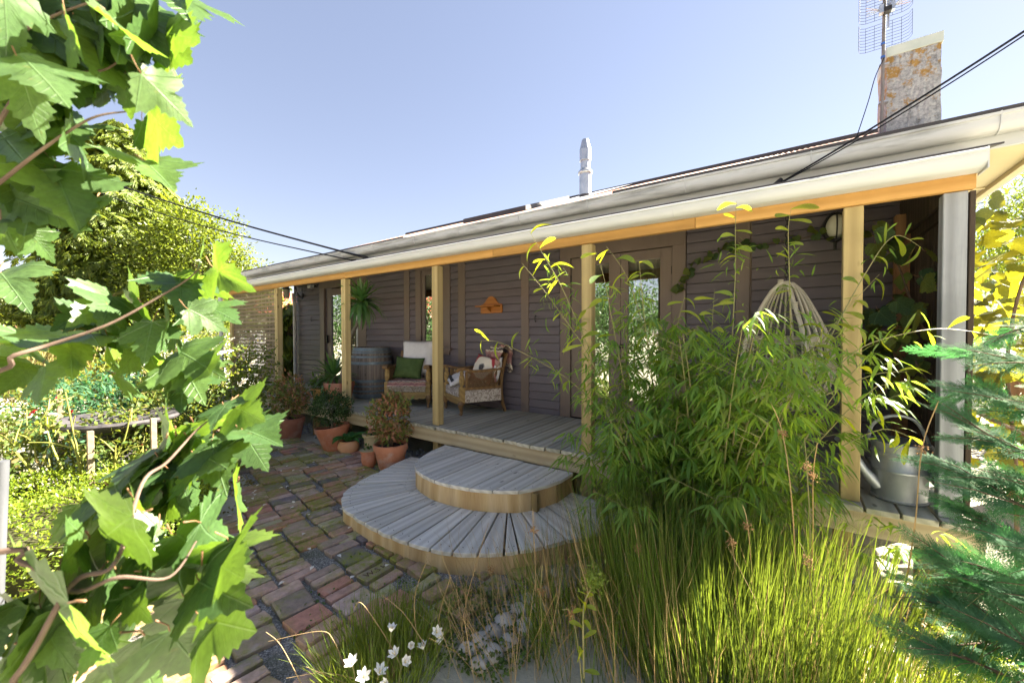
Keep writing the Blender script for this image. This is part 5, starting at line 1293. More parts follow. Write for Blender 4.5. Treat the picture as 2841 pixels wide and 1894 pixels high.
for i in range(6):
    a = i*1.05; fw_.add([(c.x+.02,c.y-.02,ZD+.36),(c.x+.02+.035*math.cos(a)-.012*math.sin(a),c.y-.02+.035*math.sin(a)+.012*math.cos(a),ZD+.41),(c.x+.02+.05*math.cos(a),c.y-.02+.05*math.sin(a),ZD+.44),(c.x+.02+.035*math.cos(a)+.012*math.sin(a),c.y-.02+.035*math.sin(a)-.012*math.cos(a),ZD+.41)],[(0,1,2,3)])
fw_.build('flower', L_['yellow_petal'], t)
# pebbles under the deck edge
r = np.random.RandomState(3); b = bmesh.new(); bmesh.ops.create_icosphere(b, subdivisions=1, radius=1); Tv = np.array([v.co[:] for v in b.verts]); Tf = np.array([[v.index for v in f.verts] for f in b.faces]); b.free()
n = 520; P = np.c_[r.uniform(-7.2,-3.6,n), r.uniform(-.02,.5,n), np.full(n,.012)]; 
o = obj_np('deck_pebbles', scatter(Tv, Tf, P, rand_dirs(n,0,r)*np.array([1,1,.2]), np.tile([0,0,1.0],(n,1)), r.uniform(.018,.04,n), r.uniform(.014,.03,n), r.uniform(.010,.02,n)), M_['pebble'], None, True, 'stuff')
tag(o, 'grey pebbles scattered under the deck edge behind the pots', 'pebbles')
# ------------------------------------------------------------------ bamboo
bb = thing('bamboo_clump', (-.65, -.42, 0), 'dense green bamboo clump with arching shoots in front of the veranda', 'bamboo')
r = np.random.RandomState(17)
Ps, Ds, Ns, Ls = [], [], [], []; cm = MB()
for i in range(74):
    a = r.rand()*6.283; q = math.sqrt(r.rand())
    bx_, by_ = -.53+.40*q*math.cos(a), -.40+.22*q*math.sin(a)
    h = 1.15+.75*r.rand() if i < 46 else .5+.6*r.rand()
    lean = np.array([.44*q*math.cos(a)+r.normal()*.13, .28*q*math.sin(a)+r.normal()*.12-.08])
    if i >= 46: lean *= 1.2
    pts = []
    for s in np.linspace(0, 1, 8): pts.append(np.array([bx_+lean[0]*s**1.7, by_+lean[1]*s**1.7, h*(s-.10*s**3)]))
    pts = np.array(pts); cm.tube([Vector(p) for p in pts], [.006,.006,.006,.005,.005,.004,.003,.002], 5)
    for s in np.linspace(.14, 1.0, int(9+8*h)):
        k = min(int(s*7), 6); f_ = s*7-k; p0 = pts[k]*(1-f_)+pts[min(k+1,7)]*f_
        for w_ in range(2):
            aa = r.rand()*6.283; bl = .10+.16*r.rand(); bd = np.array([math.cos(aa), math.sin(aa), .25+.3*r.rand()])
            tip = p0+bd*bl
            if w_ == 0: cm.tube([Vector(p0), Vector(tip)], [.0018,.001], 3, cap=False)
            m_ = r.randint(5, 9)
            sp_ = (np.arange(m_)/max(m_-1,1)-.5)*2.3+r.normal(size=m_)*.2
            for g_ in sp_:
                d = np.array([math.cos(aa+g_), math.sin(aa+g_), -.25-.55*r.rand()])
                Ps.append(p0+bd*bl*(.55+.45*r.rand())); Ds.append(d); Ns.append(np.array([0,0,1])+r.normal(size=3)*.35); Ls.append(.06+.10*r.rand())
cm.build('cane', L_['culm'], bb)
Ls = np.array(Ls); o = obj_np('foliage', scatter(*LANCE, np.array(Ps), np.array(Ds), np.array(Ns), Ls, Ls*.125, Ls), L_['bamboo'], bb); o['kind'] = 'stuff'
def lance_mesh(name, m, bend, fold=.18, twist=0.0):
    b = MB(); n = 9; vs = []
    for i in range(n+1):
        s = i/n; w = .5*math.sin(math.pi*min(1,(s*.86+.10)))**.75*(1 if s < 1 else 0); z = -bend*s*s; tw = twist*s
        for q in (-1, 0, 1): vs.append((s-.25*bend*s*s*s, q*w*math.cos(tw), z+abs(q)*w*fold+q*w*math.sin(tw)))
    b.add(vs, [(3*i+j,3*i+j+1,3*i+j+4,3*i+j+3) for i in range(n) for j in (0,1)])
    me = bpy.data.meshes.new(name); me.from_pydata(b.v, [], b.f); me.polygons.foreach_set('use_smooth', [True]*len(me.polygons)); me.materials.append(m); return me
BL = [lance_mesh('leaf', L_['bamboo1'], bd, .15, tw) for bd, tw in ((.03,.3),(.15,-.4),(.35,.5),(.6,.2))]
SHOOTS = [([(1640,980),(1560,800),(1515,720),(1468,640)],2.95,9,1), ([(1735,1080),(1700,900),(1678,780),(1652,695)],2.85,8,1), ([(1800,960),(1745,780),(1682,683)],2.95,6,0),
          ([(1815,1100),(1790,900),(1780,800),(1773,720)],2.8,9,1), ([(2030,960),(2040,760),(2040,640),(2043,558)],2.7,10,0), ([(2195,1010),(2190,770),(2187,640),(2196,575)],2.65,9,1),
          ([(1972,1080),(1975,920),(1983,800)],2.6,9,1), ([(2290,960),(2400,760),(2480,655),(2560,690)],2.5,7,0), ([(2330,1010),(2420,950),(2600,912),(2770,932)],2.2,8,0),
          ([(1620,960),(1520,820),(1448,730)],2.95,6,1), ([(1660,1130),(1560,1040),(1400,955),(1330,945)],2.9,8,0), ([(2240,1000),(2330,880),(2440,760)],2.6,7,0), ([(1850,1050),(1880,900),(1900,820)],2.75,7,0),
          ([(1700,1120),(1640,1000),(1600,930)],2.8,8,1), ([(2330,1240),(2450,1190),(2540,1220)],2.2,7,0), ([(2280,1100),(2420,1040),(2520,1030)],2.3,7,0), ([(2200,1060),(2260,960),(2290,900)],2.45,9,0)]
rs = random.Random(5)
for pts, d, nl, br in SHOOTS:
    P = bez([at(x, y, d-.03*i) for i, (x, y) in enumerate(pts)], 6); k = len(P)
    MB().tube(P, [.0042-.0034*i/(k-1) for i in range(k)], 6).build('shoot', L_['culm'], bb, smooth=True)
    for j in range(nl):
        s = .18+.80*j/(nl-1); i = min(int(s*(k-1)), k-2); p0 = P[i]; tn = (P[i+1]-P[i]).normalized()
        side = tn.cross(Vector((_fw.x,_fw.y,0)).normalized()).normalized()*(1 if j % 2 else -1)
        dd = (tn*.45+side*rs.uniform(.6,1.0)+Vector((0,0,-.35))+Vector((rs.gauss(0,.25),rs.gauss(0,.25),rs.gauss(0,.2)))).normalized()
        L = rs.uniform(.09,.165)*(1.0 if s > .5 else .8); nn = Vector((0,0,1))+Vector((rs.gauss(0,.4),rs.gauss(0,.4)-.2,0))
        y_ = nn.cross(dd).normalized(); z_ = dd.cross(y_)
        M = Matrix(((dd.x*L,y_.x*L*.078,z_.x*L,p0.x),(dd.y*L,y_.y*L*.078,z_.y*L,p0.y),(dd.z*L,y_.z*L*.078,z_.z*L,p0.z),(0,0,0,1)))
        link('leaf', rs.choice(BL), bb, M)
    # side sprays of small leaves low on the shoot
    n = 60 if d > 2.55 else 24; idx = rs.choices(range(0, int(k*.6)), k=n); P0 = np.array([P[i][:] for i in idx])+r.normal(size=(n,3))*.05
    D = r.normal(size=(n,3)); D[:,2] -= .4
    o = obj_np('side_leaves', scatter(*LANCE, P0, D, np.tile([0,0,1.0],(n,1))+r.normal(size=(n,3))*.4, r.uniform(.06,.12,n), .012, .09), L_['bamboo'], bb); o['kind'] = 'stuff'

# ------------------------------------------------------------------ rushes in the foreground
ru = thing('rush_clump', (-.4, -1.15, 0), 'tall yellow green rushes filling the bottom of the view below the bamboo', 'rushes')
def blades(n, cx, cy, rx, ry, hlo, hhi, lean, w, m, name, parent, seed, drift=(0,0), bend=.05):
    r = np.random.RandomState(seed); a = r.rand(n)*6.283; q = np.sqrt(r.rand(n))
    P = np.c_[cx+rx*q*np.cos(a), cy+ry*q*np.sin(a), np.zeros(n)]
    D = np.c_[lean*q*np.cos(a)+r.normal(size=n)*lean*.45+drift[0], lean*q*np.sin(a)+r.normal(size=n)*lean*.45+drift[1], np.ones(n)]
    h = hlo+(hhi-hlo)*r.rand(n)**.8
    N = np.c_[r.normal(size=n), r.normal(size=n), np.zeros(n)]
    T = [(0,.5,0),(0,-.5,0),(.4,.45,-.3*bend),(.4,-.45,-.3*bend),(.75,.35,-.9*bend),(.75,-.35,-.9*bend),(1,0,-2.0*bend)]
    # two crossed ribs so that the stem is round from every side
    T2 = T+[(u, l, v*.0+c) for u, v, c, l in [(t_[0], t_[1], t_[2], 0) for t_ in T]]
    V1, F1 = scatter(T, BLADE[1], P, D, N, h, w*(.7+.6*r.rand(n)), h)
    S = np.cross(N, unit(D)); V2, F2 = scatter(T, BLADE[1], P, D, S, h, w*(.7+.6*r.rand(n)), h*.3)
    o = obj_np(name, merge([(V1,F1),(V2,F2)]), m, parent); o['kind'] = 'stuff'; return o
blades(1050, -.32, -1.12, .62, .42, .48, .90, .20, .0040, L_['rush'], 'stems', ru, 61, (.02,0))
blades(380, -.05, -1.40, .55, .35, .42, .80, .22, .0038, L_['rush'], 'stems', ru, 62)
blades(260, -.85, -1.35, .32, .40, .28, .60, .26, .0032, L_['rush'], 'stems', ru, 63, (-.06,0))
blades(260, -.4, -1.25, .80, .50, .30, .85, .30, .0024, L_['dry'], 'dry_stems', ru, 64, (-.05,0), .12)
blades(150, -1.15, -1.55, .35, .45, .28, .60, .45, .0026, L_['dry'], 'dry_stems', ru, 65, (-.10,0), .16)
rc_ = random.Random(9)
def seed_head(x, y, sx, sy, d, tipx, tipy, name='seed_stalk'):
    """a stalk rising from the ground past a brown cluster to its tip"""
    c = at(sx, sy, d); tp = at(tipx, tipy, d-.02); b0 = c+(c-tp)*1.0; b0 = Vector((c.x+(c.x-tp.x)*1.4+x, c.y+(c.y-tp.y)*1.4+y, max(0, c.z-.75)))
    b = MB(); b.tube(bez([b0, (b0*.45+c*.55)+Vector((.01,0,.02)), c, tp],5), [.0028]*6+[.0022]*5+[.0018]*4+[.0006], 5); o = b.build(name, L_['dry'] if rc_.random()<.5 else L_['culm'], ru, smooth=True)
    bm = MB()
    for k in range(46):
        q = Vector((rc_.gauss(0,.010),rc_.gauss(0,.010),rc_.gauss(0,.012))); s = rc_.uniform(.002,.0045)
        bm.lathe([(0,-s),(s,0),(0,s)], c+q, 5)
    for k in range(9): bm.tube([c, c+Vector((rc_.gauss(0,.013),rc_.gauss(0,.013),rc_.gauss(0,.014)))], .0006, 3)
    bm.build('seed_cluster', L_['seed'], o)
for sx, sy, d, tx, ty in ((2172,1205,1.75,2140,1120),(2238,1292,1.75,2232,1215),(2256,1322,1.75,2268,1228),(2558,1243,1.55,2604,1112),(1500,1640,1.9,1505,1560),(1480,1470,2.1,1478,1410),(2075,1460,1.7,2060,1400),(2030,1500,1.8,2010,1470),(1585,1700,1.7,1560,1690),(1770,1520,1.9,1760,1450),(2240,1560,1.6,2215,1500),(1360,1580,2.2,1355,1520)):
    seed_head(0, 0, sx, sy, d, tx, ty)
# long dry stems leaning over the bricks
for pts, d in (([(835,1894),(780,1790),(738,1752)],1.75), ([(960,1860),(925,1775),(885,1750),(745,1778)],1.75), ([(1090,1800),(1040,1720),(1000,1670),(982,1690)],1.8), ([(1180,1790),(1120,1700),(1060,1650)],1.85), ([(960,1894),(900,1870),(850,1848)],1.7), ([(1000,1885),(900,1865),(795,1880)],1.7), ([(1160,1800),(1150,1660),(1185,1553)],1.9), ([(1210,1760),(1225,1680),(1250,1600)],1.95), ([(1280,1750),(1300,1640),(1355,1450)],2.0)):
    P = bez([at(x, y, d) for x, y in pts], 6); k = len(P)
    MB().tube(P, [.0024-.0014*i/(k-1) for i in range(k)], 5).build('dry_stalk', L_['dry'], ru, smooth=True)
# a leafy weed standing among the rushes
wd = thing('leafy_weed', onz(1610, 1894), 'single bright green leafy weed with a bushy tip among the rushes', 'weed')
P = bez([at(1620,1880,1.65), at(1618,1720,1.68), at(1625,1660,1.7), at(1660,1600,1.7)], 6)
MB().tube(P, [.004]*8+[.003]*6+[.0018]*5, 6).build('stem', L_['culm'], wd, smooth=True)
n = 260; r = np.random.RandomState(70); c = np.array(at(1650,1608,1.7)[:])
obj_np('flower_tip', scatter(*LANCE, c+r.normal(size=(n,3))*np.array([.022,.022,.022]), rand_dirs(n,.5,r), rand_dirs(n,1,r), .022, .006), L_['grass'], wd, False, 'stuff')
for i in range(14):
    p0 = P[1+i]; a = i*2.4; dd = Vector((math.cos(a), math.sin(a), .35)).normalized(); L = .075*(1-.03*i); y_ = Vector((0,0,1)).cross(dd).normalized(); z_ = dd.cross(y_)
    link('leaf', BL[i % 3], wd, Matrix(((dd.x*L,y_.x*L*.2,z_.x*L,p0.x),(dd.y*L,y_.y*L*.2,z_.y*L,p0.y),(dd.z*L,y_.z*L*.2,z_.z*L,p0.z),(0,0,0,1))))

# ------------------------------------------------------------------ white lilies by the bricks
lc = onz(1085, 1840); ly = thing('rain_lily_clump', lc, 'clump of white rain lilies in fine grass beside the bricks', 'lilies')
blades(520, lc.x+.02, lc.y-.04, .24, .26, .16, .34, .35, .0038, L_['grass'], 'grass_leaves', ly, 71, (.0,0), .14)
rl = random.Random(3)
for sx, sy, d in ((1085,1752,1.78),(977,1842,1.66),(1008,1878,1.62),(1052,1866,1.68),(1098,1818,1.74),(1122,1836,1.74),(1078,1898,1.62),(1140,1790,1.82),(1212,1755,1.9),(1175,1800,1.85),(1230,1770,1.9)):
    c = at(sx, sy, d); b = MB(); tl = Vector((rl.gauss(0,.5), rl.gauss(0,.4)-.35, 1)).normalized(); q = tl.to_track_quat('Z','Y').to_matrix(); op = rl.uniform(.35,.85)
    for k in range(6):
        a = k*math.pi/3+.3; L = .038
        o_, u_ = math.cos(a), math.sin(a); cr_, ss = -u_, o_
        pts = []
        for s, w in ((0,.002),(.35,.0085),(.7,.0080),(1,.0005)):
            rr, z = L*s*op*1.05, L*s*(1-.35*op*s); pts += [(rr*o_-cr_*w, rr*u_-ss*w, z),(rr*o_+cr_*w, rr*u_+ss*w, z)]
        b.add([c+q @ Vector(p) for p in pts], [(0,1,3,2),(2,3,5,4),(4,5,7,6)])
    for k in range(3): b.tube([c, c+q @ Vector((.006*math.cos(k*2),.006*math.sin(k*2),.026))], [.0008,.0016], 4, 1)
    o = b.build('flower', [L_['lily_petal'], L_['yellow_petal']], ly)
    MB().tube(bez([c, c-tl*.05+Vector((0,0,-.03)), (c.x+rl.gauss(0,.02), c.y+rl.gauss(0,.02), max(0.0,c.z-.22))],4), .0022, 5).build('stalk', L_['culm'], ly, smooth=True)

# ------------------------------------------------------------------ stones, weeds, hose
def stone(px, py, rad, z, label, grp, flat=.6, m='stone'):
    c = onz(px, py); b = bmesh.new(); bmesh.ops.create_icosphere(b, subdivisions=2, radius=1)
    from mathutils import noise as mn
    off = Vector((px*.13, py*.07, 0)); ex = random.uniform(.8,1.3)
    for v in b.verts:
        k = 1+.30*mn.noise(v.co*1.2+off)+.12*mn.noise(v.co*3+off); v.co = Vector((v.co.x*rad*k*ex, v.co.y*rad*k, v.co.z*rad*k*flat))
    me = bpy.data.meshes.new('stone'); b.to_mesh(me); b.free(); me.polygons.foreach_set('use_smooth', [True]*len(me.polygons)); me.materials.append(M_[m])
    tag(link('stone', me, None, T_((c.x, c.y, z+rad*flat*.35)) @ RZ(random.uniform(0,6))), label, 'stone', grp)
for px, py, rad in ((1520,1652,.06),(1470,1672,.055),(1502,1700,.055),(1440,1705,.062),(1400,1735,.065),(1455,1745,.055),(1370,1765,.062),(1410,1790,.055),(1330,1790,.06),(1365,1820,.055),(1300,1815,.055),(1330,1850,.05),(1560,1640,.06),(1545,1600,.05)):
    stone(px, py, rad, 0, 'pale lumpy edging stone between the bricks and the rushes', 'pale edging stones', .75)
for px, py, rad, lb_ in ((2200,1700,.075,'a'),(2180,1760,.085,'a'),(2225,1780,.07,'a'),(2390,1650,.07,'a'),(2430,1690,.075,'a'),(2340,1620,.06,'a'),(2480,1730,.05,'a'),(2150,1810,.08,'a'),(2490,1840,.06,'a')):
    stone(px, py, rad, 0, 'pale rounded stone on the soil right of the rushes', 'rounded stones by the deck pile')
stone(2520, 1662, .125, 0, 'flat grey slab stone at the foot of the right hand deck pile', None, .35, 'pebble')
r = np.random.RandomState(81)
def groundcover(name, n, poly, size, m, label, cat, h=.05, tmpl=OVAL, ratio=.8, seed=1):
    r = np.random.RandomState(seed); pts = []
    xs_ = [p[0] for p in poly]; ys_ = [p[1] for p in poly]
    while len(pts) < n:
        x, y = r.uniform(min(xs_), max(xs_)), r.uniform(min(ys_), max(ys_))
        if inside(x, y, poly) and math.sin(x*7+1.3*seed)+math.sin(y*8+x*3)+r.normal()*.6 > -.5: pts.append((x, y, r.rand()*h+.006))
    P = np.array(pts); N = rand_dirs(n, 1.6, r); D = rand_dirs(n, .1, r)
    o = obj_np(name, scatter(*tmpl, P, D, N, size*(.6+.8*r.rand(n)), size*ratio, size), m, None, False, 'stuff'); tag(o, label, cat)
groundcover('creeping_weeds', 2600, [(-1.75,-1.45),(-1.0,-.9),(-.9,-1.3),(-1.1,-1.9),(-1.5,-2.0)], .022, L_['weed'], 'low creeping green weeds along the edge of the lower step', 'weeds', .05, seed=3)
groundcover('path_moss_tufts', 420, [(-2.6,-1.6),(-1.7,-1.5),(-1.5,-2.0),(-2.4,-2.4)], .020, L_['weed'], 'tiny green weeds rooted in the brick joints', 'weeds', .03, seed=6)
groundcover('daisy_weeds', 1500, [(.30,-.45),(.70,-.10),(1.0,-.55),(.70,-.85)], .026, L_['grass'], 'sunlit bright green weeds on the soil at the right', 'weeds', .09, seed=7)
o = blades(700, .35, -1.15, .55, .3, .12, .34, .5, .0045, L_['grass'], 'lawn_tuft', None, 77, (0,0), .2); tag(o, 'bright green grass tuft at the lower right corner', 'grass')
hs = bez([onz(2440,1735,.02), onz(2520,1752,.03), onz(2620,1785,.03), onz(2730,1812,.03), onz(2900,1860,.03)], 6)
tag(MB().tube(hs, .012, 8).build('garden_hose', mat('dull_red_hose', (.14,.045,.035), (.20,.07,.05), 9, (1,1,1), .5, 0, 0), None, smooth=True), 'dull red hose lying on the soil at the lower right', 'hose')
# fallen petals on the bricks
n = 70; P = np.array([(r.uniform(-5.0,-2.2), r.uniform(-2.2,-.5), .045) for _ in range(n)]); k = [i for i in range(n) if inside(P[i][0], P[i][1], PATH) and not inside(P[i][0], P[i][1], LOWER)]
o = obj_np('fallen_petals', scatter(*OVAL4, P[k], rand_dirs(len(k),0,r)*np.array([1,1,.1]), np.tile([0,0,1.0],(len(k),1)), .04, .03), L_['white_petal'], None, False, 'stuff'); tag(o, 'pale rose petals fallen on the bricks', 'petals')
# ------------------------------------------------------------------ clipped hedge and rose bed
HP = [(-3.95,-3.40),(-3.42,-2.85),(-3.55,-2.45),(-3.95,-2.12),(-4.35,-2.02),(-4.9,-2.35),(-5.6,-3.1),(-5.4,-3.6)]
hd_ = thing('box_hedge', (-4.3,-2.7,0), 'bright yellow green clipped box hedge along the left of the bricks', 'hedge')
r = np.random.RandomState(91); P = []; Nn = []
hx = np.array(HP); hc = hx.mean(0)
while len(P) < 19000:
    if r.rand() < .62:
        x, y = r.uniform(-5.7,-3.4), r.uniform(-3.6,-2.0)
        if not inside(x, y, HP): continue
        e = min(1, .25+ (1-max(abs(x-hc[0])/1.4, abs(y-hc[1])/.9))*1.3)
        z = .34+.16*max(0,min(1,e))+.05*math.sin(x*9)*math.sin(y*8)+r.normal()*.025; P.append((x,y,z)); Nn.append((0,0,1))
    else:
        i = r.randint(len(HP)); a, b2 = hx[i], hx[(i+1)%len(HP)]; q = a+(b2-a)*r.rand(); out = np.array([b2[1]-a[1], -(b2[0]-a[0])]); out = out/np.linalg.norm(out)
        if np.dot(out, q-hc) < 0: out = -out
        z = r.rand()*.42; q = q+out*(.05*math.sin(z*7)+r.normal()*.03); P.append((q[0],q[1],z+.02)); Nn.append((out[0],out[1],.3))
P = np.array(P); Nn = np.array(Nn); n = len(P)
obj_np('foliage', scatter(*OVAL, P, Nn*.7+r.normal(size=(n,3))*.7, Nn+np.array([0,0,.5])+r.normal(size=(n,3))*.5, r.uniform(.018,.034,n), r.uniform(.012,.018,n), .02), L_['box'], hd_)
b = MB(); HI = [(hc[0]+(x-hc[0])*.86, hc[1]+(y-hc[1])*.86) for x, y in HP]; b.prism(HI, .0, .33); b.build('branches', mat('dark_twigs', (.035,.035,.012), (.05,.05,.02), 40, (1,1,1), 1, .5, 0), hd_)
o = groundcover('fallen_leaf_litter', 700, [(-4.1,-1.85),(-4.8,-1.4),(-5.6,-1.3),(-5.2,-2.0),(-4.4,-2.05)], .03, L_['heath'], 'dry leaf litter on the soil between the hedge and the bricks', 'leaf litter', .01, seed=13)
def rose_bloom(c, rad, m, parent, seed, face=None):
    r = random.Random(seed); b = MB(); up = Vector((r.gauss(0,.4)-.1, r.gauss(0,.4)-.5, .9)).normalized(); q = up.to_track_quat('Z','Y').to_matrix()
    for ring, (k, rr, ti, sz) in enumerate(((6,1.0,.25,.62),(6,.78,.6,.56),(5,.5,1.0,.46),(4,.26,1.3,.36))):
        for i in range(k):
            a = i*6.283/k+ring*.5+r.uniform(-.15,.15); e = ti+r.uniform(-.15,.15); L = rad*sz*1.6; w = rad*sz
            dx = Vector((math.cos(a)*math.cos(e), math.sin(a)*math.cos(e), math.sin(e))); sd = Vector((-math.sin(a), math.cos(a), 0)); nb = sd.cross(dx)
            pts = []
            for s, ww, l in ((0,.25,0),(.5,.95,-.10),(.85,.8,-.04),(1.0,.35,.10)):
                for v in (-1,0,1): pts.append(c+q @ (dx*(L*s*.62)+sd*(w*ww*.5*v)+nb*(l*rad-.06*rad*abs(v))))
            b.add(pts, [(3*j+v,3*j+v+1,3*j+v+4,3*j+v+3) for j in range(3) for v in (0,1)])
    return b.build('flower', m, parent, smooth=True, ang=80)
def rose_bush(c, canes, h, sp_, nleaf, label, blooms, seed, thick=.008, leafz=.45):
    r = random.Random(seed); rn = np.random.RandomState(seed)
    t = thing('rose_bush', c, label, 'rose bush'); Ps = []
    for i in range(canes):
        a = r.random()*6.283; q = sp_*r.uniform(.35,1); hh = h*r.uniform(.6,1.0)
        pts = bez([(c[0]+.05*math.cos(a),c[1]+.05*math.sin(a),0),(c[0]+q*.5*math.cos(a)+r.gauss(0,.03),c[1]+q*.5*math.sin(a)+r.gauss(0,.03),hh*.45),(c[0]+q*.8*math.cos(a),c[1]+q*.8*math.sin(a),hh*.75),(c[0]+q*math.cos(a)+r.gauss(0,.05),c[1]+q*math.sin(a)+r.gauss(0,.05),hh)],4)
        k = len(pts); MB().tube(pts, [thick-thick*.55*j/(k-1) for j in range(k)], 6).build('cane', L_['cane'], t, smooth=True)
        for s_ in range(2):
            j = r.randrange(k//3, k-1); d = Vector((r.gauss(0,1), r.gauss(0,1), .9)).normalized(); L = r.uniform(.12,.28)
            MB().tube(bez([pts[j], pts[j]+d*L*.5+Vector((0,0,.02)), pts[j]+d*L],3), [thick*.55]*4+[thick*.3]*3, 5).build('side_shoot', L_['cane'], t, smooth=True)
            Ps += [pts[j]+d*L*u for u in (.5,.75,1.0)]
        Ps += [p for p in pts if p.z > h*leafz]
    if nleaf:
        Q = np.array([p[:] for p in Ps]); idx = rn.randint(len(Q), size=nleaf); P = Q[idx]+rn.normal(size=(nleaf,3))*.075
        n = nleaf*5; PP = np.repeat(P, 5, 0)+rn.normal(size=(n,3))*.028; D = rand_dirs(n, -.15, rn); N = rand_dirs(n, 1.2, rn); L = rn.uniform(.03,.055,n)
        obj_np('foliage', scatter(*OVAL4, PP, D, N, L, L*.62, L), L_['rose'], t)
    for sx, sy, d, rad, m in blooms: rose_bloom(at(sx, sy, d), rad, L_[m], t, int(sx+sy))
    return t
q = at(655, 1150, 4.75)
rose_bush((q.x,q.y,0), 11, 1.45, .55, 760, 'tall cream rose bush in full flower in front of the lattice', [(705,1008,4.15,.078,'white_petal'),(678,1062,4.1,.082,'white_petal'),(618,980,4.2,.062,'white_petal'),(638,976,4.3,.06,'white_petal'),(646,942,4.3,.05,'white_petal'),(600,1010,4.2,.05,'white_petal'),(690,1105,4.1,.04,'white_petal')], 5, .006, .30)
q = at(520, 1180, 4.3)
rose_bush((q.x,q.y,0), 10, 1.25, .60, 640, 'wide rose bush with yellow and cream flowers left of the cream one', [(470,1070,3.8,.05,'yellow_petal'),(522,935,4.0,.055,'white_petal'),(520,958,4.0,.06,'white_petal'),(462,1014,3.9,.045,'white_petal'),(430,1060,3.8,.055,'white_petal'),(445,1078,3.8,.04,'white_petal')], 6, .006, .30)
q = at(395, 1220, 3.9)
rose_bush((q.x,q.y,0), 8, 1.05, .5, 260, 'rose bush with an orange bloom beside the birdbath', [(393,1236,3.5,.028,'red_petal'),(470,1020,4.0,.03,'white_petal')], 7, .007, .35)
q = at(265, 1250, 3.35)
rose_bush((q.x,q.y,0), 8, 1.20, .42, 60, 'nearly bare pruned rose with thick green canes in front of the birdbath', [], 8, .011, .6)
q = at(130, 1230, 3.3)
rose_bush((q.x,q.y,0), 11, .95, .42, 110, 'pruned rose with white and red blooms behind the hedge', [(146,1153,3.1,.055,'white_petal'),(95,1145,3.2,.05,'red_petal'),(128,1200,3.1,.024,'white_petal'),(60,1250,3.0,.04,'white_petal'),(200,1142,3.4,.03,'red_petal'),(160,1104,3.5,.028,'red_petal')], 9, .010, .5)
q = at(20, 1230, 3.4)
rose_bush((q.x,q.y,0), 8, 1.1, .4, 90, 'pruned rose with green canes at the left edge behind the hedge', [], 10, .010, .55)
# birdbath
q = at(330, 1170, 3.75); bc = (q.x, q.y, 0)
bt = thing('birdbath', bc, 'dark weathered stone birdbath with a wide shallow bowl in the rose bed', 'birdbath')
dk = mat('dark_weathered_stone', (.028,.026,.03), (.075,.07,.075), 11, (1,1,1), .75, .4, 0)
MB().lathe([(.0,.72),(.10,.72),(.22,.755),(.36,.80),(.42,.825),(.45,.83),(.46,.85),(.45,.87),(.42,.868),(.36,.84),(.2,.805),(0,.79)], bc, 40).build('bowl', dk, bt, smooth=True, ang=50)
MB().lathe([(.20,0),(.20,.05),(.15,.07),(.12,.12),(.095,.25),(.085,.45),(.10,.58),(.13,.62),(.10,.66),(.13,.72),(.0,.72)], bc, 24, flute=.07).build('pedestal', dk, bt, smooth=True, ang=30)
for sx, sy, d, h, lb_ in ((250,1205,3.2,.86,'short square timber stake standing left of the birdbath'),(425,1170,3.5,.90,'short square timber stake standing right of the birdbath'),(165,1095,3.9,1.1,'short square timber stake behind the white rose bloom')):
    q = at(sx, sy, d); tag(MB().box(q.x-.02,q.x+.02,q.y-.02,q.y+.02,0,h).build('garden_stake', M_['lattice'], None, .003), lb_, 'stake')
q = at(6, 1278, .95); q2 = at(-18, 1900, .95)
b = MB(); b.tube([q, q2], .012, 12); tag(b.build('pale_garden_stake', mat('pale_blue_grey_paint', (.055,.06,.07), (.085,.09,.10), 14, (1,1,.3), .7, .2, 0), None, smooth=True), 'pale grey round stake top close to the camera at the left edge', 'stake')
